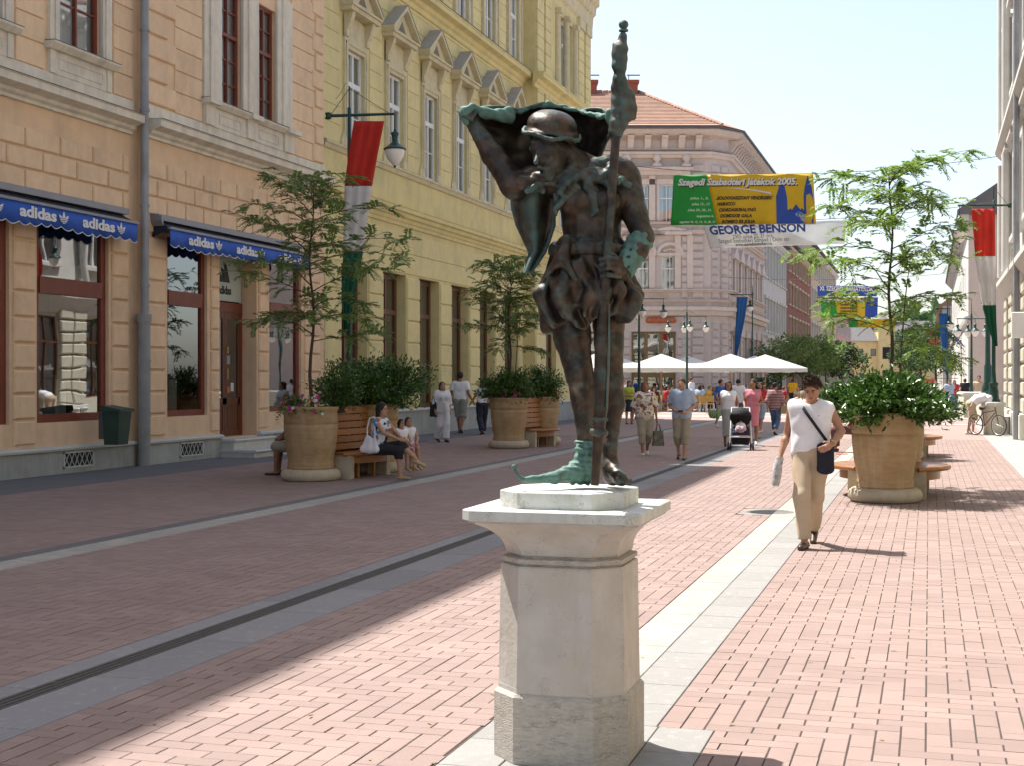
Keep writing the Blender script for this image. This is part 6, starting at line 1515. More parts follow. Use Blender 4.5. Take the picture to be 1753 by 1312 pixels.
# ================= PLANTER CLUSTERS WITH BENCHES =================
potprof = [(0,.20),(.40,.20),(.405,.23),(.392,.25),(.397,.27),(.400,.285),(.392,.30),(.385,.33),(.405,.45),(.432,.60),(.452,.78),(.461,.90),(.462,.955),(.452,.962),(.452,.972),(.463,.98),(.462,1.06),(.458,1.14),(.462,1.19),(.478,1.215),(.487,1.235),(.487,1.262),(.478,1.270),(.455,1.270),(.448,1.255),(.445,1.17)]
baseprof = [(0,0),(.44,0),(.485,.02),(.515,.07),(.515,.12),(.49,.17),(.44,.20),(0,.205)]
pm = MB().lathe(potprof, 48).mesh('pot_body'); fixn(pm); pm.materials.append(M['pot'])
bmh = MB().lathe(baseprof, 48).mesh('pot_base'); fixn(bmh); bmh.materials.append(M['potbase'])
sm_ = MB().lathe([(0,1.19),(.2,1.20),(.446,1.18)], 32).mesh('soil'); sm_.materials.append(M['soil'])
def pot(x, y, label):
    t = empty('clay_planter', (x, y, 0), 0, label, 'planter', 'big clay planters between the benches')
    link('pot_body', pm, None, t); link('pot_base', bmh, None, t); link('soil', sm_, None, t); return t
def arcx(y): R0 = .98; return -.13+math.sqrt(max(0, R0*R0-y*y))          # outer edge of the seat
def bench_half_parts():
    out = []; n = 9; y0, y1 = -.80, .80
    for i in range(n):
        a, b = y0+(y1-y0)*i/n+.006, y0+(y1-y0)*(i+1)/n-.006; m_ = MB(); poly = [(.17,a),(.17,b)]+[(arcx(b+(a-b)*k/4), b+(a-b)*k/4) for k in range(5)]
        m_.prism(poly, 'z', .425, .462); me = m_.mesh('seat_board'); fixn(me); out.append(('seat_board', me))
    r_ = MB(); pts = [(arcx(y0+(y1-y0)*k/20)+.004, y0+(y1-y0)*k/20, .435) for k in range(21)]; r_.tube(pts, .034, 8); me = r_.mesh('seat_rim'); out.append(('seat_rim', me))
    ap = MB(); P = [[(arcx(y0+(y1-y0)*k/20)*.86, (y0+(y1-y0)*k/20)*.93, z) for k in range(21)] for z in (.40,.27)]; P += [[(x-.035, y, z) for x, y, z in row] for row in reversed(P)]; P.append(P[0]); ap.grid(P, False); me = ap.mesh('seat_apron'); fixn(me); out.append(('seat_apron', me))
    for i in range(6):
        z = .50+i*.125; lean = .15-.012*i; h_ = .108 if i < 5 else .125; hw = .80-.012*i-(.05 if i == 5 else 0)
        s = MB(); P = []
        for k in range(11):
            y = -hw+2*hw*k/10; cx_ = lean+.06*(1-(y/.8)**2); top = h_-(.05*abs(y/hw)**3 if i == 5 else 0); P.append([(cx_,y,z),(cx_,y,z+top),(cx_-.024,y,z+top),(cx_-.024,y,z),(cx_,y,z)])
        s.grid(P, False); e = [P[0][:4], P[-1][:4]]; s.add(e[0], [(0,1,2,3)]); s.add(e[1], [(3,2,1,0)]); me = s.mesh('backrest_slat'); fixn(me); out.append(('backrest_slat', me))
    for y in (-.68, .68):
        s = MB().box(.16,.55,y-.07,y+.07,0,.42).mesh('stone_support'); out.append(('stone_support', s))
    for y in (-.3, .3): out.append(('bench_leg', MB().box(.42,.47,y-.03,y+.03,0,.42).mesh('bench_leg')))
    out.append(('back_post', MB().box(.02,.10,-.5,-.44,.3,1.2).mesh('back_post'))); out.append(('back_post', MB().box(.02,.10,.44,.5,.3,1.2).mesh('back_post')))
    for nm, me in out: me.materials.append(M['potbase'] if nm == 'stone_support' else M['benchwood'])
    return out
BP = bench_half_parts()
def bench(x, y, rz, label):
    t = empty('curved_bench', (x, y, 0), rz, label, 'bench', 'curved wooden benches between the planters')
    for nm, me in BP: link(nm, me, None, t)
    return t
def cluster(ax_, ay_, rz, labs, sides=(1,1), dist=2.3):
    dx, dy = -math.sin(rz), math.cos(rz); bx, by = ax_+dx*dist, ay_+dy*dist
    pot(ax_, ay_, labs[0]); pot(bx, by, labs[1]); mx, my = (ax_+bx)/2, (ay_+by)/2
    if sides[0]: bench(mx, my, rz, labs[2])
    if sides[1]: bench(mx, my, rz+math.pi, labs[3])
    return (ax_, ay_), (bx, by), (mx, my)
a1 = at_d(532, 649, 24.1); a2 = at_d(871, 649, 35.2); a3 = at_d(1515, 649, 19.95)
L1 = cluster(a1[0], a1[1], -.10, ('ochre clay planter with young tree and petunias left of the seated mother', 'ochre clay planter behind the seated mother holding the wide laurel bush', 'curved wooden bench where the mother and two children sit', 'far side of the curved bench where a person sits hidden by the planter'))
L2 = cluster(a2[0], a2[1], -.10, ('ochre clay planter with tree and pink flowers beside the couple holding hands', 'ochre clay planter with orange flowers at the right end of the empty bench', 'empty curved wooden bench between the two farther left planters', 'street building side of the farther left curved bench'))
R1 = cluster(a3[0], a3[1], -.03, ('large sunlit ochre clay planter with bush behind the walking man', 'clay planter hidden behind the sunlit one and holding the tall bright tree', 'right half of the round wooden bench around the sunlit planter', 'left half of the round wooden bench around the sunlit planter'))
R2 = cluster(-.62, 31.6, -.03, ('second clay planter down the sunny side of the street', 'farthest clay planter of the sunny side benches', 'right half of the second sunny bench with shadow beside it', 'left half of the second sunny bench where someone sits'))
# bushes, trees, flowers
bush((L1[1][0]+.05, L1[1][1], 1.2), 1.12, .90, .70, .30, 7000, 'wide dark laurel bush in the planter behind the seated mother', 1)
bush((L1[0][0]+.38, L1[0][1]+.25, 1.2), .42, .42, .58, .32, 1500, 'narrow green bush beside the young tree in the nearest left planter', 2, .06)
bush((L2[0][0]-.05, L2[0][1], 1.2), .72, .62, .62, .25, 2600, 'dark bush under the middle tree beside the couple holding hands', 3)
bush((L2[1][0], L2[1][1], 1.2), .62, .6, .62, .25, 2200, 'rounded bush above orange flowers right of the middle tree', 4)
bush((R1[0][0], R1[0][1], 1.2), .94, .85, .50, .12, 6500, 'wide glossy sunlit laurel bush in the big right planter', 5, .095)
bush((R2[0][0], R2[0][1], 1.2), .8, .7, .5, .15, 2400, 'laurel bush half hidden behind the big sunlit one', 6)
tree((L1[0][0]+.02, L1[0][1], 1.18), 4.15, 1.15, 1.30, 'young feathery tree in the nearest left planter before the shop door', 21, 28, 'leaf_tree_shade')
tree((L2[0][0]+.02, L2[0][1], 1.18), 3.7, 1.35, 1.05, 'young feathery tree between the yellow building and the statue', 22, 26, 'leaf_tree_shade', second=1)
tree((R1[1][0]-.05, R1[1][1], 1.18), 4.05, 1.1, 1.14, 'tall bright green feathery tree above the sunlit planter', 23, 25, 'leaf_tree', top=((1.35,-.3,.30),(.75,.1,.25),(-1.1,.1,-.05)), second=1)
def flowers(loc, R_, n, cols, label, seed, drop=.3, ang=(0,6.28), name='flowering_plant'):
    t = empty(name, loc, 0, label, 'flowers', 'flowers spilling from the planters'); g = np.random.default_rng(seed)
    P = []; k = n*9
    for i in range(k):
        a = g.uniform(*ang); r = R_*g.uniform(.6,1.25); z = .06-max(0, r-R_*1.0)*drop*6+g.uniform(-.02,.14); P.append((r*math.cos(a), r*math.sin(a), z))
    P = np.array(P); leaf_mesh('leaves', P, g.normal(0,1,(k,3))+[0,0,.4], g.normal(0,.5,(k,3))+[0,0,1], .06, .017, M['leaf_bush'], t, kind='stuff')
    for ci, c in enumerate(cols):
        mm = cloth('petal %d %d' % (int(c[0]*99), int(c[2]*99)), c, .6, .2, 20)
        fl = MB(); 
        for i in range(n//len(cols)):
            a = g.uniform(*ang); r = R_*g.uniform(.8,1.22); z = .10-max(0, r-R_)*drop*5+g.uniform(-.03,.12); c0 = Vector((r*math.cos(a), r*math.sin(a), z)); nn = Vector((math.cos(a)*.7, math.sin(a)*.7-.4, .6)).normalized(); u = nn.orthogonal().normalized(); w = nn.cross(u); vs = [c0-nn*.012]
            for k2 in range(10): rr_ = .036 if k2 % 2 == 0 else .026; vs.append(c0+u*(rr_*math.cos(k2*.628))+w*(rr_*math.sin(k2*.628)))
            fl.add(vs, [(0, k2+1, (k2+1) % 10+1) for k2 in range(10)])
        fl.build('blossom', mm, t, recalc=False)['kind'] = 'stuff'
    return t
flowers((L1[0][0]-.03, L1[0][1], 1.25), .44, 44, ((.45,.02,.22),(.42,.02,.30),(.55,.10,.02),(.6,.6,.65)), 'magenta petunias with orange and silver plants over the nearest left planter rim', 31, .45, (2.6,5.6))
flowers((L2[0][0], L2[0][1], 1.25), .44, 14, ((.35,.03,.12),(.3,.02,.1)), 'dark pink flowers on the planter beside the couple', 32, .4, (3.2,6.0))
flowers((L2[1][0], L2[1][1], 1.25), .44, 22, ((.5,.10,.02),(.55,.06,.10),(.6,.2,.05)), 'orange and red flowers on the planter at the right end of the empty bench', 33, .4, (3.6,6.6))
# ================= LAMPS AND FLAGS =================
lampcap = MB().lathe([(0,.0),(.03,0),(.03,-.05),(.075,-.06),(.085,-.10),(.065,-.14),(.06,-.26),(.10,-.30),(.19,-.37),(.235,-.40),(.235,-.42),(.1,-.42)], 24).mesh('lamp_cap'); lampcap.materials.append(M['green_metal'])
lampglobe = MB().lathe([(.20,-.42),(.205,-.47),(.18,-.56),(.12,-.66),(.05,-.73),(.03,-.745)], 24).mesh('lamp_globe'); lampglobe.materials.append(M['opal'])
lampknob = MB().lathe([(0,-.74),(.03,-.745),(.03,-.77),(0,-.80)], 12).mesh('globe_knob'); lampknob.materials.append(M['green_metal'])
def lamphead(parent, loc, sc=1.0, drop=.25):
    o = link('lamp_head', lampcap, None, parent, (loc[0], loc[1], loc[2]-drop)); o.scale = (sc,sc,sc)
    link('lamp_globe', lampglobe, None, o); link('globe_knob', lampknob, None, o)
    MB().cyl((loc[0],loc[1],loc[2]),(loc[0],loc[1],loc[2]-drop),.012,n=6).build('hanger', M['green_metal'], parent)
def post_mb(H, r=.05, base=.9):
    m_ = MB(); m_.lathe([(0,0),(.20,0),(.20,.06),(.16,.10),(.15,.35),(.13,.40),(.12,base),(.15,base+.04),(.13,base+.10),(.085,base+.16),(r*1.35,base+.5),(r*1.2,H*.55),(r*1.5,H*.56),(r*1.5,H*.565),(r,H*.58),(r*.8,H),(r*.3,H+.02),(0,H+.02)], 18); return m_
def plaza_lamp(x, y, za, label, rz=0.0, arm=.98, inner=.40):
    t = empty('street_lamp', (x, y, 0), rz, label, 'street lamp', 'four-armed green street lamps on the plaza')
    post_mb(za+.05).build('post', M['green_metal'], t)
    m_ = MB(); m_.cyl((0,0,za),(0,0,za+.9),.025,.008,8).cyl((-arm-.05,0,za),(arm+.05,0,za),.02,n=8).lathe([(0,za+.05),(.06,za+.08),(.03,za+.14),(.05,za+.2),(0,za+.25)], 10)
    m_.cyl((0,-arm*.8,za-.02),(0,arm*.8,za-.02),.02,n=8); m_.tube([(-arm*.6,0,za),(-.05,0,za+.35)], .006, 4).tube([(arm*.6,0,za),(.05,0,za+.35)], .006, 4); m_.build('cross_arms', M['green_metal'], t)
    for p in ((-arm,0),(arm,0),(0,-arm*.8),(0,arm*.8)): lamphead(t, (p[0], p[1], za), .82, .22)
    return t
p1 = at_d(1094, 649, 60); p2 = at_d(1176, 649, 72)
plaza_lamp(p1[0], p1[1], 1.75+138/2400*60, 'green four-lamp street lamp on the plaza, the nearer one beside the statue leg', .35, 1.05)
plaza_lamp(p2[0], p2[1], 1.75+108/2400*72, 'green four-lamp street lamp on the plaza, the one above the man in blue shirt', .35, .98)
def flagstrips(t, rows, cols, d, ns=12, wave=.035):
    """rows: (xl, xr, y) pixels in a plane at depth d, cols: list of (row0,row1,material,name)"""
    inv = Matrix.LocRotScale(t.location, t.rotation_euler, None).inverted()
    def row(f): i = min(int(f), len(rows)-2); f -= i; return [rows[i][k]*(1-f)+rows[i+1][k]*f for k in range(3)]
    for r0_, r1_, m_, nm in cols:
        P = []
        nr = max(3, int((r1_-r0_)*5))
        for j in range(nr+1):
            f = r0_+(r1_-r0_)*j/nr; xl, xr, y = row(f)
            P.append([inv @ Vector(at_d(xl+(xr-xl)*i/ns, y, d+wave*math.sin(i*1.5+f*.8)+.5*wave*math.sin(i*.7+f*2))) for i in range(ns+1)])
        mb = MB(); mb.grid(P, True); o = mb.build(nm, m_, t, recalc=False); obj_mod(o, 'SOLIDIFY', thickness=.004)
M['fred'] = mat('red flag cloth', (.62,.035,.02), .8, .12, 4, trans=.3); M['fwhite'] = mat('white flag cloth', (.72,.70,.68), .8, .1, 4, trans=.3); M['fgreen'] = mat('green flag cloth', (.01,.12,.06), .8, .12, 4, trans=.25); M['fblue'] = mat('blue flag cloth', (.025,.13,.36), .8, .1, 4, trans=.25)
def flag_lamp(px, d, ytop, armx0, armx1, armslope, lampx, label, ybase=None, lampsc=1.0, name='flag_lamp_post', zb=0, wires=None):
    X_, Y_, _ = at_d(px, 649, d); t = empty(name, (X_, Y_, zb), YAW, label, 'street lamp', 'tall posts carrying a flag and a lamp'); k = d/FPX
    za = CAMH+(HY-ytop)*k-zb; m_ = MB(); post_mb(za+.15, .045, .8 if zb == 0 else .5).build('post', M['green_metal'], t)
    a0, a1 = (armx0-px)*k, (armx1-px)*k; m_ = MB(); m_.cyl((a0,0,za-armslope*a0),(a1,0,za-armslope*a1),.035,.028,10); m_.lathe([(.0,-.08),(.07,-.06),(.05,0),(.07,.06),(0,.08)], 10, (a0,0,za-armslope*a0)); m_.build('cross_arm', M['green_metal'], t)
    lx_ = (lampx-px)*k; lamphead(t, (lx_,0,za-armslope*lx_-.02), lampsc, .30)
    w_ = MB(); w_.tube([(0,0,za+.55),(a1*.9,0,za-armslope*a1)], .008, 4).tube([(0,0,za+.55),(a0*.9,0,za-armslope*a0)], .008, 4).cyl((0,0,za),(0,0,za+.6),.015,n=6); w_.build('stay_wire', M['green_metal'], t)
    return t
f1_ = flag_lamp(598, 28.9, 197, 562, 676, -.03, 676, 'green post with hanging red white green flag and lamp by the yellow building')
f1f = empty('national_flag', f1_.location, YAW, 'red white green flag hanging on the left post behind the young tree', 'flag', 'national flags on the lamp posts')
flagstrips(f1f, [(606,658,207),(597,647,262),(590,637,318),(589,630,372),(588,622,430),(585,608,500),(588,596,570)], [(0,2,M['fred'],'red_stripe'),(2,4,M['fwhite'],'white_stripe'),(4,6,M['fgreen'],'green_stripe')], 28.8)
f2_ = flag_lamp(1707, 43.3, 349, 1735, 1645, .0, 1648, 'slim dark post on a stone block carrying the flag on the right side', zb=1.02, lampsc=1.15)
f2f = empty('national_flag', f2_.location, YAW, 'sunlit red white green flag tapering down the right hand post', 'flag', 'national flags on the lamp posts')
flagstrips(f2f, [(1662,1702,357),(1666,1703,397),(1669,1704,438),(1675,1705,480),(1681,1705,522),(1690,1706,555),(1702,1708,592)], [(0,2,M['fred'],'red_stripe'),(2,4,M['fwhite'],'white_stripe'),(4,6,M['fgreen'],'green_stripe')], 43.2)
def stoneblock(px, yb_, w, h_, label):
    d = CAMH*FPX/(yb_-HY)+.3; X_, Y_, _ = at_d(px, 649, d); t = empty('stone_post_base', (X_, Y_, 0), YAW, label, 'stone block', 'stone blocks under the right hand lamp posts')
    octoloft([(w/2,.05,0),(w/2,.05,h_-.14)]).build('block_body', M['rcream'], t); octoloft([(w/2,.05,h_-.139),(w/2+.05,.06,h_-.10),(w/2+.05,.06,h_-.04),(w/2,.05,h_)]).build('block_cap', M['rwhite'], t); return X_, Y_, d
b1 = stoneblock(1701, 746, .52, 1.02, 'tall pale stone block beside the bending man and his bicycle')
f2_.location = (b1[0], b1[1], 1.02)
b2 = stoneblock(1663, 716, .95, 1.15, 'wide pale stone block under the four-lamp post behind the bending man'); b3 = stoneblock(1691, 722, .8, 1.1, 'pale stone block between the other two on the right')
tl = plaza_lamp(b2[0], b2[1], 1.75+(649-545)/2400*b2[2]-.0, 'green lamp post with several lamps left of the right hand flag', YAW, .62); tl.location.z = 0
tp_ = empty('lamp_post', (b3[0], b3[1], 1.1), YAW, 'thick green tapering post right beside the flag on the right', 'street lamp'); m_ = MB(); m_.lathe([(0,0),(.26,0),(.24,.25),(.16,.5),(.15,1.2),(.11,1.3),(.09,3.6),(.06,4.2),(0,4.2)], 16); m_.build('post', M['green_metal'], tp_); lamphead(tp_, (-.05,0,4.3), 1.0, .1)
# distant flags
def far_flag(px, d, ytop, label, cols, rows, armx, lampx):
    t = flag_lamp(px, d, ytop, armx[0], armx[1], 0, lampx, label[0], lampsc=1.1); f = empty('street_flag', t.location, YAW, label[1], 'flag'); flagstrips(f, rows, cols, d-.1)
far_flag(1288, 90, 504, ('slim post with lamp at the corner of the pink palace', 'long blue pennant hanging before the pink palace'), [(0,3,M['fblue'],'blue_cloth')], [(1261,1280,508),(1260,1276,540),(1258,1268,580),(1257,1261,612)], (1248,1290), 1284)
far_flag(1622, 70, 528, ('slim post with arm left of the white building', 'long blue pennant left of the white building on the right'), [(0,3,M['fblue'],'blue_cloth')], [(1607,1622,536),(1609,1622,570),(1613,1622,605),(1619,1622,640)], (1604,1626), 1625)
# stripe emblem on blue pennant
# ================= BANNERS =================
ACC = {'á':('a',1),'é':('e',1),'í':('i',1),'ó':('o',1),'ú':('u',1),'Á':('A',1),'É':('E',1),'Ó':('O',1),'Ú':('U',1),'Ő':('O',2)}
def width(s, size, bold, shear):
    o = text(s, size, None, None, None, (0,0,0), bold, shear, ex=0); xs = [v.co.x for v in o.data.vertices]; r = (min(xs), max(xs)) if xs else (0,0); bpy.data.objects.remove(o); return r
def text_acc(s, size, m_, parent, loc, rot, bold, shear, ex=0.0):
    plain = ''.join(ACC[c][0] if c in ACC else c for c in s).replace('i', 'i')
    o = text(plain, size, m_, parent, loc, rot, bold, shear, ex=ex)
    if plain == s: return o
    V = [tuple(v.co) for v in o.data.vertices]; Fc = [tuple(p.vertices) for p in o.data.polygons]
    for i, c in enumerate(s):
        if c not in ACC: continue
        b = ACC[c][0]; xr = width(plain[:i+1], size, bold, shear)[1]; g0, g1 = width(b, size, bold, shear); cx_ = xr-(g1-g0)/2
        zb = size*(.78 if b.isupper() else .58)
        for k in range(ACC[c][1]):
            x = cx_+(k-.5*(ACC[c][1]-1))*size*.16+shear*zb*.0; n = len(V); w_ = size*.045+bold*size*.4
            V += [(x-w_,zb,0),(x+w_,zb,0),(x+w_+size*.12,zb+size*.15,0),(x-w_+size*.12,zb+size*.15,0)]; Fc.append((n,n+1,n+2,n+3))
    me = bpy.data.meshes.new('lettering'); me.from_pydata(V, [], Fc); me.materials.append(m_); o.data = me; return o
def on_y(x, Y): return Y*math.tan(math.atan((x-CX)/FPX)-YAW)
def z_on(x, y, X, Y): return z_at(y, X, Y)
def banner(Y, corners, label, name='street_banner', base_m=None, amp=.035):
    """corners px: tl, tr, br, bl ; local frame: u 0..1, v 0..1 -> real plane at Y"""
    P = [(on_y(x, Y), z_at(y, on_y(x, Y), Y)) for x, y in corners]
    t = empty(name, (P[0][0], Y, P[0][1]), 0, label, 'banner', 'banners strung across the street')
    def W(u, v): return amp*(math.sin(u*23+v*2)+.6*math.sin(u*11-v*3+1))*(.3+.7*v)
    def B_(u, v, off=0.0):
        x = (P[0][0]*(1-u)+P[1][0]*u)*(1-v)+(P[3][0]*(1-u)+P[2][0]*u)*v; z = (P[0][1]*(1-u)+P[1][1]*u)*(1-v)+(P[3][1]*(1-u)+P[2][1]*u)*v
        return (x-P[0][0], W(u, v)-off, z-P[0][1])
    wM = math.hypot(P[1][0]-P[0][0], P[1][1]-P[0][1]); hM = math.hypot(P[3][0]-P[0][0], P[3][1]-P[0][1])
    def panel(nm, poly, m_, off=.0, n=24):
        """poly: u-range functions; here axis-aligned or slanted strip (u0a,u0b,u1a,u1b,v0,v1)"""
        u0a, u0b, u1a, u1b, v0, v1 = poly; G_ = []
        for j in range(9):
            v = v0+(v1-v0)*j/8; a = u0a+(u0b-u0a)*j/8; b = u1a+(u1b-u1a)*j/8; G_.append([B_(a+(b-a)*i/n, v, off) for i in range(n+1)])
        mb = MB(); mb.grid(G_, True); o = mb.build(nm, m_, t, recalc=False); 
        if off == 0: obj_mod(o, 'SOLIDIFY', thickness=.004, offset=1)
        return o
    def txt(s, u, v, size, m_, bold=.02, shear=.15, fitw=None, off=.018):
        o = text_acc(s, size, m_, t, (0,0,0), (0,0,0), bold, shear, ex=0.0); me = o.data
        xs = [q.co.x for q in me.vertices]; sx = fitw/(max(xs)-min(xs)) if fitw else 1
        for q in me.vertices: uu = u+q.co.x*sx/wM; vv = v-q.co.y/hM; q.co = Vector(B_(uu, vv, off))
        return o
    def shape(nm, pts, m_, off=.01):
        mb = MB(); n = len(pts); mb.add([B_(u, v, off) for u, v in pts], [tuple(range(n))]); return mb.build(nm, m_, t, recalc=False)
    return t, panel, txt, shape, wM, hM, B_
M['bgreen'] = mat('green banner print', (.02,.36,.05), .6, .08, 3, trans=.2); M['byellow'] = mat('yellow banner print', (.74,.50,.015), .6, .1, 3, trans=.2); M['bblue'] = mat('blue banner print', (.02,.07,.36), .6, .1, 3); M['bwhite'] = mat('translucent white banner', (.62,.62,.60), .7, .1, 3, trans=.35); M['bwhite'].node_tree.nodes['Principled BSDF'].inputs['Alpha'].default_value = .42; M['bink'] = mat('dark banner ink', (.05,.03,.02), .7)
M['bpale'] = mat('pale banner print', (.55,.75,.50), .7); M['bsky'] = mat('pale blue banner print', (.25,.40,.60), .7)
YB = 52.0
t, panel, txt, shape, wM, hM, B_ = banner(YB, [(1153,299),(1392,297),(1397,383),(1148,385)], 'large green and yellow festival banner with a blue two-towered church')
panel('green_field', (0,0,.24,.325,0,1), M['bgreen']); panel('yellow_field', (.24,.325,1,1,0,1), M['byellow'])
for (s, u, v, w, mm) in (('Szegedi Szabadtéri Játékok 2005.', .035,.215,.885,'bink'),): txt(s, u+.006, v+.018, .34, M[mm], .012, .2, wM*.85, .012)
txt('Szegedi Szabadtéri Játékok 2005.', .035, .21, .34, M['white'], .014, .2, wM*.85, .022)
for i, s in enumerate(('\u201eBOLDOGASSZONY VENDÉGSÉG\u201d', 'NABUCCO', 'CSÁRDÁSKIRÁLYNŐ', 'DÓMDIXIE GÁLA', 'RÓMEÓ ÉS JÚLIA')):
    txt(s, .31+.012*i, .50+i*.118, .165, M['bink'], .008, .2, wM*(.41 if i == 0 else (.13,.26,.22,.23)[i-1]))
for i, (s, w) in enumerate((('július 1., 2.',.13), ('július 15., 17.',.13), ('július 29., 30., 31.',.17), ('augusztus 6.',.12), ('augusztus 12., 13., 14., 19., 20., 21.',.25))):
    u = .262+.013*i-w; txt(s, u, .49+i*.118, .12, M['bpale'], .004, .1, wM*w)
shape('church_silhouette', [(.735,.99),(.735,.45),(.755,.28),(.775,.06),(.80,.28),(.81,.45),(.812,.72),(.835,.68),(.84,.72),(.87,.60),(.90,.72),(.905,.68),(.925,.72),(.925,.45),(.935,.28),(.96,.03),(.985,.28),(.99,.45),(.985,.99)], M['bblue'])
mb = MB(); cu_, cv_ = .868, .93; au, av = .058, .165
for k in range(7):
    a0 = math.pi*k/7; a1_ = math.pi*(k+.62)/7
    pts = [B_(cu_+au*r*math.cos(a), cv_-av*r*math.sin(a), .016) for a, r in ((a0,.55),(a0,.98),(a1_,.98),(a1_,.55))]; mb.add(pts, [(0,1,2,3)])
for k in range(16): a0, a1_ = math.pi*k/16, math.pi*(k+1)/16; mb.add([B_(cu_+au*r*math.cos(a), cv_-av*r*math.sin(a), .016) for a, r in ((a0,1.08),(a0,1.16),(a1_,1.16),(a1_,1.08))], [(0,1,2,3)])
mb.build('rose_window', M['bsky'], t, recalc=False)
mb = MB(); 
for k in range(14): a, b = k/14, (k+1)/14; f = lambda q_: (.33+.37*q_, .27+.13*q_*q_); mb.add([B_(*f(a), .016), B_(*f(b), .016), B_(f(b)[0], f(b)[1]-.035*b, .016), B_(f(a)[0], f(a)[1]-.035*a, .016)], [(0,1,2,3)])
mb.build('swoosh_line', M['white'], t, recalc=False)
def cable(a, b, sag, name, label, r=.012):
    pts = [Vector(a).lerp(Vector(b), i/16)-Vector((0,0,sag*4*(i/16)*(1-i/16))) for i in range(17)]; o = MB().tube(pts, r, 5).build(name, M['flash'], None); tag(o, label, 'cable', 'cables across the street'); return o
zt_ = z_at(297, on_y(1272, YB), YB)
cable((-14.6, 52.3, 10.6), (2.3, 52.2, 9.6), .75, 'banner_cable', 'thin cable above the large green and yellow banner')
Y2 = 56.5
t, panel, txt, shape, wM, hM, B_ = banner(Y2, [(1203,384),(1450,376),(1446,417),(1215,425)], 'translucent white concert banner with blue lettering under the green and yellow one')
panel('cloth', (0,0,1,1,0,1), M['bwhite'])
txt('GEORGE BENSON', .035, .42, .50, M['bblue'], .018, 0, wM*.68); txt('2005 július 22. 21 óra', .19, .62, .24, M['bink'], 0, 0, wM*.29); txt('Szeged Szabadtéri Színpad | Dóm tér', .08, .79, .24, M['bink'], 0, 0, wM*.52); txt('www.szegediszabadteri.hu', .20, .94, .19, M['bink'], .004, 0, wM*.27)
cable((-14.6, 56.6, 8.6), (2.3, 56.5, 8.5), .5, 'banner_cable', 'thin cable holding the white concert banner')
t, panel, txt, shape, wM, hM, B_ = banner(84, [(1399,488),(1503,490),(1501,507),(1400,506)], 'small dark blue banner far down the street')
panel('cloth', (0,0,1,1,0,1), M['bblue']); txt('XI. SZEGEDI VÁRJÁTÉKOK', .04, .48, .36, M['white'], .012, 0, wM*.9); txt('július 7 - 10-ig', .28, .92, .32, M['byellow'], .01, .1, wM*.4)
t, panel, txt, shape, wM, hM, B_ = banner(88, [(1405,508),(1503,508),(1502,543),(1406,543)], 'small green and yellow banner under the dark blue one')
panel('green_field', (0,0,.24,.30,0,1), M['bgreen']); panel('yellow_field', (.24,.30,.78,.78,0,1), M['byellow']); panel('blue_field', (.78,.78,1,1,0,1), M['bblue']); txt('Szegedi Szabadtéri Játékok 2005.', .03, .2, .26, M['white'], .01, .2, wM*.9)
for i in range(4): txt(('NABUCCO','CSÁRDÁSKIRÁLYNŐ','DÓMDIXIE GÁLA','RÓMEÓ ÉS JÚLIA')[i], .34, .42+i*.16, .16, M['bink'], .006, .2, wM*.3)
t, panel, txt, shape, wM, hM, B_ = banner(120, [(1452,546),(1533,545),(1533,560),(1453,560)], 'farthest small yellow and green banner'); panel('green_field', (0,0,.2,.2,0,1), M['bgreen']); panel('yellow_field', (.2,.2,1,1,0,1), M['byellow'])
cable((-12.0, 84.2, 7.9), (1.9, 84.2, 7.9), .3, 'banner_cable', 'thin cable far down the street above the dark blue banner')
# ================= CAFE =================
umr = MB()
def umb_parts():
    hw = 1.95; n = 10; rm = MB()
    for s_ in range(4):
        c, sn = math.cos(s_*math.pi/2), math.sin(s_*math.pi/2)
        def rt(x, y, z): return (x*c-y*sn, x*sn+y*c, z)
        P = [];
        for j in range(7):
            f = j/6; P.append([rt(-hw*f+2*hw*f*i/n, -hw*f, .78*(1-f)-.10*math.sin(math.pi*f)*(1-(2*i/n-1)**2)*.6) for i in range(n+1)])
        P.append([rt(-hw+2*hw*i/n, -hw-.01, -.20-.025*math.sin(i*2.2)) for i in range(n+1)]); rm.grid(P, False)
    a = rm.mesh('canopy'); a.materials.append(M['umbrella'])
    p = MB().cyl((0,0,-2.33),(0,0,.75),.04,n=8).box(-.35,.35,-.35,.35,-2.34,-2.24); b = p.mesh('pole'); b.materials.append(M['pole_wood'])
    r_ = MB()
    for sx in (-1,1):
        for sy in (-1,1): r_.tube([(0,0,.70),(sx*hw*.97,sy*hw*.97,-.02)], .018, 5)
    e = r_.mesh('rib'); e.materials.append(M['pole_wood']); return a, b, e
UA, UB_, UE = umb_parts()
for px, d, lab in ((1018,76,'leftmost white cafe parasol behind the statue legs'),(1132,76,'white cafe parasol between the two plaza lamps'),(1250,76,'white cafe parasol above the woman in pink'),(1178,82.5,'greyish white parasol behind, seen between the two front ones'),(1055,82.5,'shaded white parasol behind the nearer plaza lamp'),(1292,82,'white parasol right of the front row'),(1310,78,'rightmost white cafe parasol above the striped shirt woman')):
    X_, Y_, _ = at_d(px, 649, d); t = empty('cafe_parasol', (X_, Y_, 2.36), YAW, lab, 'parasol', 'white cafe parasols'); link('canopy', UA, None, t); link('pole', UB_, None, t); link('rib', UE, None, t)
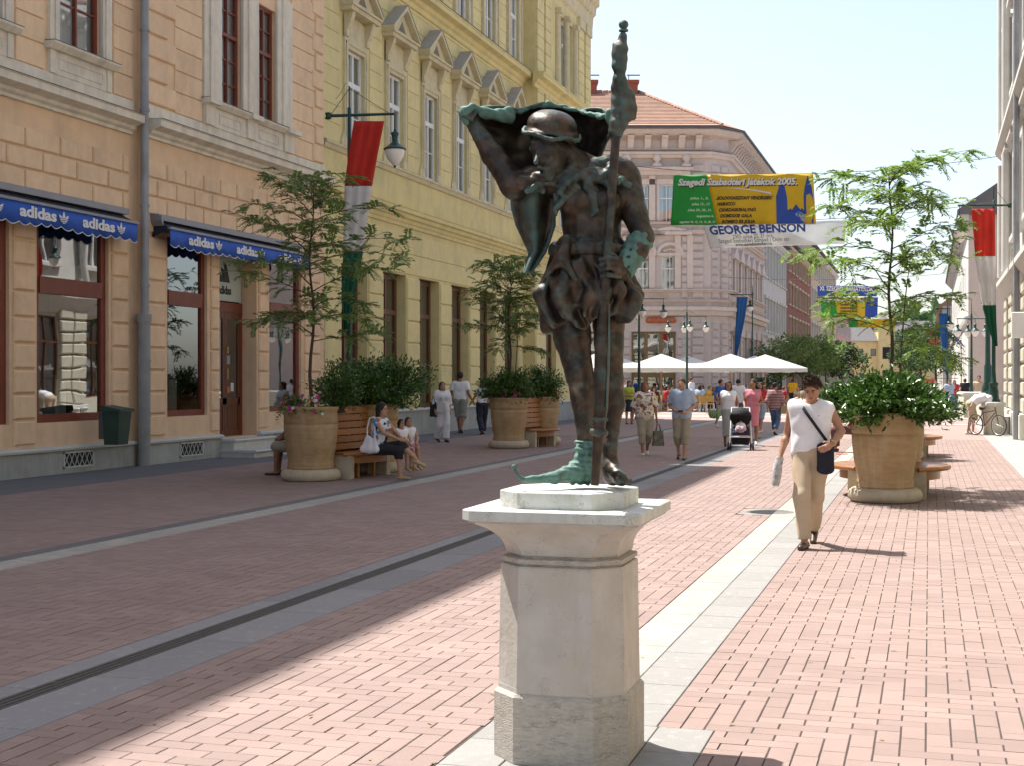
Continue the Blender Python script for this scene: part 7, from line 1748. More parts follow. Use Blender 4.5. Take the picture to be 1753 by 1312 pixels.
def chair_parts():
    P = []; P.append(('seat', MB().box(-.21,.21,-.21,.21,.43,.46).mesh('seat'), 'wicker'))
    b = MB(); b.grid([[(-.2+.4*i/6, .2+.03*math.sin(math.pi*i/6), z) for i in range(7)] for z in (.55,.88)]); b.grid([[(-.2+.4*i/6, .225+.03*math.sin(math.pi*i/6), z) for i in range(7)] for z in (.88,.55)]); P.append(('backrest', b.mesh('backrest'), 'wicker'))
    for x in (-.19,.19):
        P.append(('leg', MB().cyl((x,-.19,0),(x,-.17,.44),.014,n=6).mesh('leg'), 'steel')); P.append(('leg', MB().tube([(x,.24,0),(x,.2,.45),(x,.22,.85)], .014, 6).mesh('leg'), 'steel'))
    for _, me, m_ in P: me.materials.append(M[m_])
    return P
CP = chair_parts()
def chair(x, y, rz, lab):
    t = empty('cafe_chair', (x, y, 0), rz, lab, 'chair', 'wicker chairs of the pavement cafe')
    for nm, me, _ in CP: link(nm, me, None, t)
tt_ = MB().lathe([(0,.70),(.35,.70),(.36,.72),(.35,.74),(0,.74)], 20).mesh('table_top'); tt_.materials.append(M['white']); tl_ = MB().cyl((0,0,0),(0,0,.7),.03).cyl((0,0,0),(0,0,.03),.22,n=14).mesh('table_leg'); tl_.materials.append(M['steel'])
# ================= FAR TREES =================
for i, (px, d, H_, R_, m_, lab) in enumerate(((1335,98,4.6,1.9,'leaf_tree_shade','dark leafy tree right of the cafe parasols'),(1372,104,4.8,2.0,'leaf_tree_shade','dark leafy tree before the red house'),(1412,112,5.0,2.1,'leaf_tree_shade','dark leafy tree behind the head of the walking man'),(1440,135,5.2,2.2,'leaf_far','small dark tree left of the far yellow house'),(1600,95,5.4,2.0,'leaf_far','light green street tree left of the right lamp posts'),(1575,120,6.2,2.3,'leaf_far','light green street tree before the far yellow house'),(1560,150,7,2.6,'leaf_far','farther light green tree behind the tall planter tree'))):
    X_, Y_, _ = at_d(px, 649, d); blobtree('street_tree', (X_, Y_, 0), H_, R_, lab, 40+i, 2400, .22*d/100, m_, group='street trees farther down the street')
X_, Y_, _ = at_d(1395, 649, 100); t = empty('hedge', (X_-6, Y_, 0), YAW, 'clipped green hedge beside the cafe on the right', 'hedge'); g = np.random.default_rng(77); n = 3000
leaf_mesh('foliage', g.uniform([-1.5,-.5,.8],[3.6,.5,1.9],(n,3)), g.normal(0,1,(n,3)), g.normal(0,1,(n,3))+[0,0,.5], .16, .05, M['leaf_bush'], t, kind='stuff'); MB().box(-1.5,3.6,-.45,.45,0,.85).build('trough', M['pot'], t)
g = np.random.default_rng(5); n = 9000; px_ = g.uniform(1380,1640,n); dd = g.uniform(330,420,n); zc_ = g.uniform(0,1,n)
prof_ = 14+4.5*np.sin(px_*.045)+3*np.sin(px_*.11+1)+2*np.sin(px_*.3)
P = np.array([at_d(a, 649, b) for a, b in zip(px_, dd)]); P[:,2] = zc_*prof_
o = leaf_mesh('distant_wood', P, g.normal(0,1,(n,3)), g.normal(0,1,(n,3))+[0,-.5,.6], 3.2, 1.1, M['leaf_far'], None, kind='stuff'); tag(o, 'green mass of trees rising behind the far yellow house', 'wood')
# ================= LITTER BIN, NOTICES =================
bx0 = on_x(217, XF+.75); t = empty('litter_bin', (XF+.52, bx0, .50), R(90), 'dark green litter bin hung on the grey drainpipe', 'litter bin')
M['bin'] = mat('green bin plastic', (.02,.06,.045), .5, .25, 6, .1, 30)
m_ = MB(); m_.add([(-.17,-.15,0),(.17,-.15,0),(.17,.15,0),(-.17,.15,0),(-.22,-.20,.62),(.22,-.20,.62),(.22,.16,.62),(-.22,.16,.62)], BOXF); m_.build('bin_body', M['bin'], t)
m_ = MB(); m_.add([(-.25,-.24,.62),(.25,-.24,.62),(.25,.18,.62),(-.25,.18,.62),(-.25,-.24,.67),(.25,-.24,.67),(.22,.18,.74),(-.22,.18,.74)], BOXF); m_.build('bin_lid', M['bin'], t); MB().box(-.06,.06,.15,.34,.1,.6).build('bracket', M['flash'], t)
# ================= PEOPLE =================
def gp(x, y): X_, Y_ = gnd(x, y); return (X_, Y_, 0)
def cam_rz(loc, off=0): return math.atan2(-loc[0], loc[1])+off
beige = cloth('beige trousers', (.50,.39,.27)); wht = cloth('white cotton', (.80,.80,.84)); lblue = cloth('light blue shirt', (.36,.45,.58)); khaki = cloth('khaki capris', (.33,.29,.21))
jeans = cloth('blue jeans', (.07,.12,.22)); blackc = cloth('black cloth', (.015,.015,.018)); pinkc = cloth('pink dress', (.62,.22,.27)); greyc = cloth('grey skirt', (.40,.41,.38)); bluet = cloth('blue t-shirt', (.03,.12,.42)); limec = cloth('lime top', (.45,.55,.06)); navy = cloth('navy skirt', (.02,.03,.07)); yel = cloth('yellow shirt', (.70,.42,.02)); redc = cloth('red top', (.45,.03,.04))
def shoe_m(n, c): return cloth(n, c, .45)
brownsh = shoe_m('brown shoe', (.05,.025,.015)); whitesh = shoe_m('white shoe', (.7,.68,.65)); blacksh = shoe_m('black shoe', (.012,.012,.012)); tansh = shoe_m('gold sandal', (.45,.33,.16))
def pattern(name, kind):
    m = mat(name, (.7,.66,.58), .85); nt = m.node_tree; N, L = nt.nodes, nt.links; b = N['Principled BSDF']; tc = N.new('ShaderNodeTexCoord')
    rp = N.new('ShaderNodeValToRGB'); rp.color_ramp.interpolation = 'CONSTANT'; e = rp.color_ramp.elements
    if kind == 'stripe':
        w = N.new('ShaderNodeTexWave'); w.bands_direction = 'Z'; w.inputs['Scale'].default_value = 6.5; L.new(tc.outputs['Object'], w.inputs[0]); L.new(w.outputs[1], rp.inputs[0]); e[0].color = (.18,.03,.045,1); e[1].position = .78; e[1].color = (.50,.45,.42,1)
    else:
        w = N.new('ShaderNodeTexNoise' if kind == 'floral' else 'ShaderNodeTexVoronoi'); w.inputs['Scale'].default_value = 11 if kind == 'floral' else 14; L.new(tc.outputs['Object'], w.inputs['Vector']); L.new(w.outputs[0] if kind == 'floral' else w.outputs['Color'], rp.inputs[0])
        if kind == 'floral': e[0].color = (.18,.09,.04,1); e[1].position = .40; e[1].color = (.45,.36,.24,1); q = e.new(.46); q.color = (.68,.64,.56,1); q = e.new(.60); q.color = (.50,.22,.08,1); q = e.new(.66); q.color = (.66,.62,.55,1)
        else: e[0].color = (.01,.01,.015,1); e[1].position = .25; e[1].color = (.10,.28,.55,1); q = e.new(.5); q.color = (.62,.66,.70,1); q = e.new(.72); q.color = (.40,.13,.04,1); q = e.new(.8); q.color = (.6,.65,.7,1)
    L.new(rp.outputs[0], b.inputs['Base Color']); return m
floral = pattern('floral blouse print', 'floral'); stripes = pattern('burgundy striped jersey', 'stripe'); patch = pattern('blue patterned top', 'patch')
def walk(ph=1, st_=.20, arm=.16, capri=False):
    """ph=+1: the figure's +x leg forward"""
    P = {}
    for s_, sg in (('L', ph), ('R', -ph)):
        x = .095 if s_ == 'L' else -.095
        if sg > 0: P['knee'+s_] = (x*.9,-.20*st_/.2*.75,.52); P['ank'+s_] = (x*.7,-.22*st_/.2,.09)
        else: P['knee'+s_] = (x*.95,-.02,.50); P['ank'+s_] = (x*.8,.30*st_/.2,.13); P['foot'+s_] = (.0,-1,-.25)
        xs = .24 if s_ == 'L' else -.24; P['el'+s_] = (xs, .05+arm*.5*sg, 1.13); P['wr'+s_] = (xs*1.02, -.04+arm*1.2*sg, .90)
    return P
# --- the walking man
loc = gp(1388, 936); rz = cam_rz(loc, -.12)
P = dict(kneeR=(-.060,-.22,.53), ankR=(-.030,-.26,.085), kneeL=(.045,.02,.50), ankL=(-.005,.34,.15), footL=(.05,-1,-.45), footR=(-.10,-1,0), hipL=(.085,0,.93), hipR=(-.085,-.02,.93), shL=(.178,.03,1.42), shR=(-.178,-.02,1.44),
         elL=(.30,.07,1.17), wrL=(.235,-.20,1.05), hdL=(-.75,-.5,-.45), elR=(-.245,.05,1.14), wrR=(-.30,-.08,.91), hdR=(-.12,-.35,-.9), head=(.02,-.07,1.60), look=(-.08,-.86,-.5), neck=(0,.0,1.47))
wm, J = person('man in white sleeveless shirt walking toward the viewer with shoulder bag and newspaper', loc, 1.79, rz, .0095, P, (wht, 0, .85, .010), (beige, 'trousers', 1.97, .010), (brownsh, 'shoe'), mat('sun browned skin', (.40,.205,.13), .5, .12, 14, spec=.4), ('curly', 'hair_brown'), build=1.05)
bagm = cloth('black nylon bag', (.012,.014,.028)); sc = 1.79/1.75
bg_ = empty('shoulder_bag', local(wm, (.165*sc,-.15*sc,.80*sc)), rz, 'black shoulder bag hanging on the walking man', 'bag')
S_ = Sdf(); S_.cap((-.05,0,.0),(.05,0,.0),.025,.025,k=.02); S_.cap((-.05,0,.22),(.05,0,.22),.025,.025,k=.02); S_.cap((-.055,0,0),(-.055,0,.22),.025,.025,k=.03); S_.cap((.055,0,0),(.055,0,.22),.025,.025,k=.03); S_.cap((0,0,0),(0,0,.22),.055,.055,k=.06,fl=.5); S_.build('bag_body', .008, bagm, bg_)
MB().box(-.06,.06,-.031,-.028,.15,.155).build('zip', M['steel'], bg_)
a = MB(); pts = [(.175,-.13,1.08),(.12,-.165,1.16),(.05,-.175,1.26),(-.03,-.16,1.37),(-.085,-.10,1.45),(-.10,-.0,1.50),(-.07,.08,1.46),(.02,.13,1.30),(.12,.13,1.15),(.20,.02,1.06)]
pts = [Vector(p)*sc for p in pts]; P2 = []
for i, p in enumerate(pts): P2.append([p-Vector((.012,0,.010)), p+Vector((.012,0,.010))])
iv = Matrix.LocRotScale(bg_.location, bg_.rotation_euler, None).inverted() @ Matrix.LocRotScale(wm.location, wm.rotation_euler, None)
a.grid([[iv @ v for v in r] for r in P2], True); o = a.build('strap', bagm, bg_, recalc=False); obj_mod(o, 'SOLIDIFY', thickness=.006)
np_ = empty('newspaper', local(wm, (-.315*sc,-.20*sc,.66*sc)), rz, 'rolled newspaper held in the right hand of the walking man', 'newspaper')
m_ = MB(); m_.tube([(.03,.03,.26),(.01,.01,.18),(0,-.01,.07),(-.01,-.03,-.04)], [.038,.046,.050,.036], 10); m_.build('paper_roll', pattern('newsprint', 'floral') if 0 else mat('newsprint', (.62,.60,.58), .8, .45, 28, col2=(.20,.19,.20)), np_)
wt = MB(); wt.lathe([(.030,-.012),(.034,-.006),(.034,.006),(.030,.012)], 16); o = wt.build('wristwatch', mat('gold watch', (.6,.42,.15), .3, metal=.9), wm, tuple(J['wrL']-(J['wrL']-J['elL'])/np.linalg.norm(J['wrL']-J['elL'])*.03)); d = Vector(J['wrL']-J['elL']); o.rotation_euler = d.to_track_quat('Z','Y').to_euler()
lgm = MB(); lgm.grid([[(.0,0,0),(.012,0,.002),(.030,0,.012)],[(.0,0,.004),(.012,0,.0065),(.030,0,.013)]]); lgm.build('chest_logo', M['black'], wm, (.085*sc,-.158*sc,1.33*sc))
# --- floral blouse woman
loc = gp(1104, 781); P = walk(-1, .16, .05); P.update(wrR=(-.30,-.03,.86), elR=(-.26,.05,1.12), wrL=(.28,-.0,.85), elL=(.25,.04,1.12), look=(.1,-1,-.05))
fw_, J = person('smiling woman in floral blouse and beige capris with a black carrier bag', loc, 1.68, cam_rz(loc,.1), .014, P, (floral, .95, .80, .028), (khaki, 'trousers', 1.55, .012), (whitesh, 'shoe'), 'skin_dark', ('bob', 'hair_red'), build=1.16, fem=True)
def carrier(loc_, rz_, m__, label, w=.26, h=.34, name='carrier_bag', cat='bag', handle=.16):
    t = empty(name, loc_, rz_, label, cat); m_ = MB(); m_.add([(-w/2,-.05,0),(w/2,-.05,0),(w/2,.05,0),(-w/2,.05,0),(-w*.42,-.03,h),(w*.42,-.03,h),(w*.42,.03,h),(-w*.42,.03,h)], BOXF); m_.build('bag_body', m__, t)
    m_ = MB(); 
    for y in (-.03,.03): m_.tube([(-w*.22,y,h-.02),(-w*.12,y*.5,h+handle*.8),(0,0,h+handle),(w*.12,y*.5,h+handle*.8),(w*.22,y,h-.02)], .008, 6)
    m_.build('bag_handle', m__, t); return t
carrier(local(fw_, (.30,-.02,.22)), cam_rz(loc,.3), mat('black printed plastic', (.02,.02,.02), .35, .5, 9, col2=(.18,.17,.12)), 'black printed carrier bag in the hand of the floral blouse woman')
# --- blue shirt man
loc = gp(1167, 788); P = walk(1, .10, 0); P.update(elR=(-.27,.06,1.16), wrR=(-.10,-.20,1.04), hdR=(.8,-.4,-.1), elL=(.27,.06,1.16), wrL=(.12,-.20,1.02), hdL=(-.8,-.4,-.05), look=(-.2,-1,-.05))
bs, J = person('man in light blue short sleeved shirt holding a black phone with both hands', loc, 1.76, cam_rz(loc,-.1), .014, P, (lblue, .75, .80, .026), (khaki, 'trousers', 1.45, .016), (brownsh, 'sandal'), 'skin', ('short', 'hair_brown'), build=1.06)
o = empty('phone', local(bs, (0,-.26,1.05)), bs.rotation_euler.z, 'small black phone in the hands of the man in blue shirt', 'phone'); MB().bevbox(-.05,.05,-.02,.02,-.02,.02,.005).build('phone_body', M['black'], o)
# --- woman in white top and grey skirt
loc = gp(1247, 766); P = walk(1, .12, .0); P.update(elR=(-.27,.0,1.14), wrR=(-.24,-.20,1.12), hdR=(.1,-.5,.8), elL=(.24,-.03,1.14), wrL=(.22,-.26,1.02), hdL=(0,-1,-.2))
ws, J = person('dark haired woman in white top and long grey skirt beside the pushchair', loc, 1.70, cam_rz(loc,.05), .015, P, (wht, 0, .96, .012), (greyc, 'skirt', 1.55, .012, .115), (blacksh, 'sandal'), 'skin_dark', ('long', 'hair_dark'), build=1.08, fem=True)
t = empty('basket_bag', local(ws, (-.36,-.08,.72)), 0, 'small yellow green and blue basket bag held by the woman in the grey skirt', 'bag'); m_ = MB(); m_.lathe([(0,0),(.12,.02),(.16,.12),(.15,.22),(.14,.22)], 16); o = m_.build('basket_body', pattern('basket stripes','patch'), t); o.scale = (1,.6,1); o.data.materials[0] = mat('woven basket', (.35,.42,.04), .7, .6, 8, col2=(.02,.16,.22), stretch=(2.5,2.5,.1)); MB().tube([(-.13,0,.2),(-.08,0,.40),(0,0,.46),(.08,0,.40),(.13,0,.2)], .009, 6).build('basket_handle', M['steel'], t)
# --- woman in pink dress pushing
loc = gp(1289, 764); P = walk(-1, .14, .0); P.update(elL=(.24,.0,1.14), wrL=(.16,-.24,1.08), hdL=(-.2,-1,-.1), elR=(-.23,.0,1.14), wrR=(-.20,-.25,1.02), hdR=(0,-1,-.2), look=(-.3,-1,0))
pkw, J = person('woman in a pink sleeveless dress pushing the pushchair', loc, 1.74, cam_rz(loc,-.05), .015, P, (pinkc, 0, .92, .012), (pinkc, 'skirt', 1.0, .014, .12), (whitesh, 'sandal'), 'skin_dark', ('pony', 'hair_dark'), fem=True)
# --- pushchair
loc = gp(1268, 771); rz = cam_rz(loc, 0); t = empty('pushchair', loc, rz, 'black hooded pushchair with white frame in front of the two women', 'pushchair')
m_ = MB()
for sx in (-1, 1): m_.tube([(sx*.27,-.38,.09),(sx*.25,-.10,.45),(sx*.23,.25,.80),(sx*.22,.45,1.02)], .016, 8).tube([(sx*.27,.32,.09),(sx*.25,.12,.40),(sx*.24,-.12,.52)], .016, 8)
m_.cyl((-.27,-.38,.12),(.27,-.38,.12),.014,n=8).cyl((-.25,-.24,.32),(.25,-.24,.32),.016,n=8).cyl((-.22,.45,1.02),(.22,.45,1.02),.018,n=8); m_.build('frame', mat('white tube', (.78,.8,.82), .3), t)
S_ = Sdf(); S_.ell((0,.05,.78), (.27,.28,.27), k=.01); S_.cap((-.24,-.12,.60),(.24,-.12,.60),.26,.26,k=.02,op='-'); S_.build('hood', .016, blackc, t)
S_ = Sdf(); S_.cap((-.17,-.15,.42),(.17,-.15,.42),.05,.05,k=.02); S_.cap((-.17,.0,.46),(.17,.0,.46),.05,.05,k=.04); S_.cap((-.17,.12,.50),(.17,.22,.78),.05,.05,k=.04); S_.cap((.17,.12,.50),(-.17,.22,.78),.05,.05,k=.04); S_.cap((-.18,-.18,.40),(.18,-.18,.40),.035,.035,k=.03); S_.build('seat', .016, cloth('navy padding', (.02,.025,.06)), t)
S_ = Sdf(); S_.cap((-.14,-.02,.16),(.14,-.02,.16),.07,.07,k=.05); S_.cap((-.16,.0,.26),(.16,0,.26),.07,.07,k=.06); S_.build('shopping_basket', .018, blackc, t)
wh = MB(); wh.lathe([(.0,-.012),(.05,-.014),(.082,-.02),(.092,-.01),(.092,.01),(.082,.02),(.05,.014),(0,.012)], 18); wme = wh.mesh('wheel'); wme.materials.append(M['black'])
for (x, y) in ((-.30,-.38),(-.24,-.38),(.24,-.38),(.30,-.38),(-.29,.33),(.29,.33)): link('wheel', wme, None, t, (x, y, .092), (0, R(90), 0))
bb_, _ = person('baby in white and pale pink lying in the pushchair', Vector(local(t, (0,-.05,.10))), .62, rz, .016, dict(pelvis=(0,-.35,1.12), waist=(0,-.15,1.2), chest=(0,.05,1.32), hipL=(.09,-.38,1.12), hipR=(-.09,-.38,1.12), kneeL=(.16,-.60,1.25), kneeR=(-.16,-.60,1.25), ankL=(.14,-.80,1.05), ankR=(-.14,-.80,1.05)), (wht, 1.6, 0, .02), (cloth('pale pink blanket',(.55,.40,.42)), 'trousers', 1.8, .02), None, 'skin', ('short','hair_brown'), seat=True, fingers=False)
# --- woman behind in pink top and denim
loc = gp(1302, 742); person('woman in pink top and denim shorts half hidden behind the pink dress', loc, 1.64, cam_rz(loc,-.5), .018, walk(1,.12,.1), (redc, .3, .95, .012), (cloth('pale denim',(.28,.34,.42)), 'trousers', 1.0, .02), (whitesh,'shoe'), 'skin', ('long','hair_brown'), fem=True, fingers=False)
# --- striped jersey woman from behind
loc = gp(1327, 746); sj, _ = person('woman in burgundy striped top and jeans walking away with a beige bag', loc, 1.63, cam_rz(loc,math.pi-.3), .016, walk(1,.18,.08), (stripes, 1.3, .80, .03), (jeans,'trousers',1.75,.012), (blacksh,'sandal'), 'skin', ('short','hair_dark'), build=1.12, fem=True, fingers=False)
carrier(local(sj, (-.34,.05,.66)), 0, cloth('tan leather bag', (.35,.27,.12)), 'tan handbag at the side of the striped top woman', .28, .24, 'handbag')
# --- yellow shirt waiter from behind
loc = gp(1357, 702); person('waiter in yellow shirt and black trousers seen from behind by the cafe', loc, 1.76, cam_rz(loc,math.pi), .02, dict(elL=(.24,-.03,1.13), wrL=(.14,-.2,1.1), elR=(-.24,-.03,1.13), wrR=(-.14,-.2,1.1)), (yel,.6,.92,.02), (blackc,'trousers',1.97,.015), (blacksh,'shoe'), 'skin', ('short','hair_dark'), fingers=False)
# --- lime top girl, blue backpack man
loc = gp(1077, 727); person('girl in lime green top and navy skirt with folded arms', loc, 1.68, cam_rz(loc,.3), .018, dict(elL=(.22,-.05,1.15), wrL=(-.02,-.2,1.14), hdL=(-1,0,0), elR=(-.22,-.05,1.15), wrR=(.02,-.2,1.12), hdR=(1,0,0)), (limec,0,.95,.012), (navy,'skirt',1.0,.01,.14), (blacksh,'sandal'), 'skin', ('long','hair_dark'), fem=True, fingers=False)
loc = gp(1093, 716); bpm, _ = person('man in dark blue shirt with a backpack seen from behind at the cafe', loc, 1.82, cam_rz(loc,math.pi+.4), .02, None, (cloth('deep blue shirt',(.012,.035,.16)),.6,.86,.02), (jeans,'trousers',1.95,.015), (blacksh,'shoe'), 'skin_dark', ('short','hair_dark'), fingers=False)
t = empty('backpack', local(bpm,(.0,.20,1.12)), bpm.rotation_euler.z, 'blue backpack on the man in dark blue shirt', 'bag'); S_ = Sdf(); S_.cap((0,0,0),(0,0,.25),.14,.12,fl=.6); S_.build('pack_body', .02, bluet, t)
# --- men behind the two women
loc = gp(1234, 733); person('man in blue t-shirt behind the dark haired woman', loc, 1.72, cam_rz(loc,.9), .018, walk(1,.12,.1), (bluet,.5,.85,.02), (greyc,'trousers',1.0,.02), (whitesh,'shoe'), 'skin', ('short','hair_brown'), fingers=False)
loc = gp(1264, 733); person('man in white t-shirt seen from behind between the two women', loc, 1.74, cam_rz(loc,math.pi), .018, walk(-1,.12,.1), (wht,.5,.85,.02), (jeans,'trousers',1.9,.015), (whitesh,'shoe'), 'skin', ('short','hair_dark'), build=1.1, fingers=False)
loc = gp(1184, 706); person('standing man in a white shirt among the cafe tables', loc, 1.85, cam_rz(loc,1.2), .02, None, (wht,1.0,.85,.02), (beige,'trousers',1.95,.015), (brownsh,'shoe'), 'skin', ('short','hair_brown'), fingers=False)
# --- couple holding hands and lady in white
loc = gp(788, 743); P = walk(1,.18,.0); P.update(wrL=(.36,-.05,.92), elL=(.27,.0,1.14)); P['wrR'] = (-.36,0,.90)
cm_, _ = person('man in white shirt and grey shorts walking away holding the hand of a woman', loc, 1.98, cam_rz(loc,math.pi-.2), .016, P, (wht,.75,.82,.028), (cloth('grey shorts',(.33,.33,.30)),'trousers',1.15,.03), (brownsh,'sandal'), 'skin_dark', ('short','hair_dark'), fingers=False)
loc = gp(826, 745); P = walk(-1,.2,.0); P['wrL'] = (.36,0,1.0); P['elL'] = (.26,0,1.15)
person('woman in dark jeans walking away hand in hand behind the foliage', loc, 1.75, cam_rz(loc,math.pi+.2), .016, P, (wht,0,.98,.012), (cloth('dark jeans',(.02,.025,.045)),'trousers',1.97,.02), (brownsh,'sandal'), 'skin_dark', ('pony','hair_dark'), fem=True, fingers=False)
loc = gp(757, 758); lw, _ = person('lady all in white with a black shoulder bag walking before the yellow building', loc, 1.66, cam_rz(loc,.35), .016, dict(**walk(1,.14,.05)), (wht,1.2,.78,.03), (wht,'trousers',1.97,.03), (blacksh,'shoe'), 'skin', ('bob','hair_brown'), fem=True, build=1.05, fingers=False)
carrier(local(lw,(-.26,-.02,.70)), 0, blackc, 'black bag at the side of the lady in white', .2, .4, 'handbag'); carrier(local(lw,(-.10,-.20,.82)), .2, cloth('white canvas bag',(.6,.62,.6)), 'white cloth bag held by the lady in white', .26, .26, 'handbag')
# --- mother and two children on the bench
def sitting(k=1.0, **kw):
    P = dict(pelvis=(0,.0,.57), waist=(0,-.01,.70), chest=(0,-.04,.92), shL=(.17,-.05,1.04), shR=(-.17,-.05,1.04), neck=(0,-.05,1.09), head=(0,-.08,1.24), hipL=(.09,-.02,.54), hipR=(-.09,-.02,.54), kneeL=(.11,-.44,.52), kneeR=(-.11,-.44,.52), ankL=(.11,-.45,.09), ankR=(-.11,-.45,.09), elL=(.22,-.20,.82), wrL=(.10,-.36,.66), hdL=(-.3,-1,-.2), elR=(-.22,-.20,.82), wrR=(-.10,-.36,.66), hdR=(.3,-1,-.2))
    P.update(kw); return P
loc = at_d(648, 649, 24.35); loc = (loc[0], loc[1], 0)
mo, J = person('seated mother in blue patterned top and black capris, legs crossed, on the bench', loc, 1.70, R(83), .0115, sitting(kneeR=(-.06,-.44,.52), ankR=(-.04,-.46,.10), kneeL=(.02,-.46,.62), ankL=(.02,-.74,.38), footL=(.0,-1,-.35), elR=(-.22,-.22,.84), wrR=(-.08,-.46,.72), elL=(.20,-.24,.84), wrL=(.06,-.46,.72), look=(.05,-1,-.05)), (patch,0,.5,.014), (blackc,'trousers',1.35,.01), (tansh,'sandal'), 'skin', ('bob','hair_dark'), fem=True, seat=True)
t = empty('shoulder_tote', local(mo,(-.20,.06,.50)), R(83), 'white canvas tote bag hanging from the shoulder of the seated mother', 'bag')
S_ = Sdf(); S_.cap((0,-.12,.02),(0,.14,.02),.06,.055,k=.05,flx=.7); S_.cap((0,.0,.05),(0,.0,.20),.085,.05,k=.06,flx=.5); S_.cap((0,-.12,.04),(0,-.10,.20),.045,.03,k=.05,flx=.6); S_.cap((0,.13,.04),(0,.05,.24),.045,.03,k=.05,flx=.6); S_.build('tote_body', .010, wht, t)
a = MB(); a.tube([(0,-.10,.20),(.0,-.10,.38),(.02,-.10,.56),(.04,-.06,.585),(.03,.02,.56),(0,.05,.40),(0,.05,.22)], .014, 6); a.build('tote_strap', wht, t)
for (px, d, Hc, rzc, lab, tp_, bt, hair_) in ((684,24.95,1.12,R(62),'dark haired child in white vest sitting beside the mother',wht,cloth('lilac shorts',(.55,.42,.60)),('bob','hair_dark')),(697,25.4,1.16,R(48),'brown haired child in white vest at the end of the bench',wht,pinkc,('bob','hair_brown'))):
    l_ = at_d(px, 649, d); k = 1.75/Hc
    P = sitting(); z0_ = .45*k-.47
    for q_ in list(P): 
        if isinstance(P[q_], tuple) and not q_.startswith(('hd','foot','ank')): P[q_] = (P[q_][0], P[q_][1], P[q_][2]+z0_)
    P['ankL'] = (.10,-.50,.10+z0_*.95); P['ankR'] = (-.10,-.42,.10+z0_*.85); P['footL'] = (0,-1,-.3); P['footR'] = (0,-1,-.3)
    person(lab, (l_[0], l_[1], 0), Hc, rzc, .012, P, (tp_,0,.5,.012), (bt,'trousers',.8,.02), (tansh,'sandal'), 'skin', hair_, fem=False, seat=True, build=.88, fingers=False)
l_ = at_d(516, 649, 25.35); person('person on the far side of the bench, mostly hidden by the planter', (l_[0], l_[1], 0), 1.75, R(-80), .014, sitting(), (khaki,.5,.5,.02), (khaki,'trousers',1.0,.02), (brownsh,'sandal'), 'skin_dark', ('short','hair_dark'), seat=True)
# --- bending man with bicycle
loc = gp(1668, 745); P = dict(pelvis=(0,.10,.93), waist=(0,-.06,1.06), chest=(0,-.26,1.14), shL=(.18,-.42,1.12), shR=(-.18,-.42,1.12), neck=(0,-.47,1.13), head=(0,-.60,1.08), look=(0,-.75,-.7), hipL=(.09,.10,.92), hipR=(-.09,.10,.92), kneeL=(.10,-.02,.52), kneeR=(-.10,.10,.50), ankL=(.10,.02,.09), ankR=(-.10,.22,.09), elL=(.20,-.46,.86), wrL=(.12,-.52,.62), hdL=(0,-.2,-1), elR=(-.20,-.46,.86), wrR=(-.12,-.55,.64), hdR=(0,-.2,-1))
person('man in white t-shirt and beige shorts bending over his bicycle', loc, 1.78, R(100), .015, P, (wht,.6,.5,.022), (beige,'trousers',1.05,.035), (whitesh,'shoe'), 'skin', ('short','hair_dark'), seat=True, fingers=False)
loc = gp(1690, 747); t = empty('bicycle', loc, R(40), 'small bicycle leaning at the stone block before the bending man', 'bicycle')
def torus(R_, r, n=28, m=8):
    q = MB(); P = [[((R_+r*math.cos(2*math.pi*j/m))*math.cos(2*math.pi*i/n), (R_+r*math.cos(2*math.pi*j/m))*math.sin(2*math.pi*i/n), r*math.sin(2*math.pi*j/m)) for j in range(m+1)] for i in range(n+1)]; q.grid(P); return q
for y in (-.50,.50):
    w_ = empty('wheel', (0,y,.33), 0); w_.parent = t; w_.rotation_euler = (0, R(90), 0)
    torus(.31,.020).build('tyre', M['black'], w_); q = torus(.29,.010); q.lathe([(0,-.04),(.02,-.04),(.02,.04),(0,.04)], 8)
    for k in range(14): a = k*.449; q.cyl((0,0,.02*(-1)**k),(math.cos(a)*.29,math.sin(a)*.29,0),.0022,n=4,caps=False)
    q.build('rim', M['steel'], w_)
q = MB(); red_ = mat('bicycle frame paint', (.10,.02,.02), .35)
for a, b in (((0,.5,.33),(0,.12,.30)),((0,.12,.30),(0,.2,.80)),((0,.5,.33),(0,.18,.70)),((0,.12,.30),(0,-.33,.70)),((0,.18,.70),(0,-.35,.78)),((0,-.50,.33),(0,-.33,.88))): q.cyl(a, b, .016, n=8)
q.build('bicycle_frame', red_, t); q = MB(); q.cyl((0,-.33,.88),(0,-.36,.98),.014).tube([(-.28,-.28,1.0),(-.12,-.38,1.0),(.12,-.38,1.0),(.28,-.28,1.0)], .013, 6); q.build('handlebar', M['steel'], t)
S_ = Sdf(); S_.cap((0,.26,.84),(0,.10,.85),.07,.03,fl=1); S_.build('saddle', .015, M['black'], t)
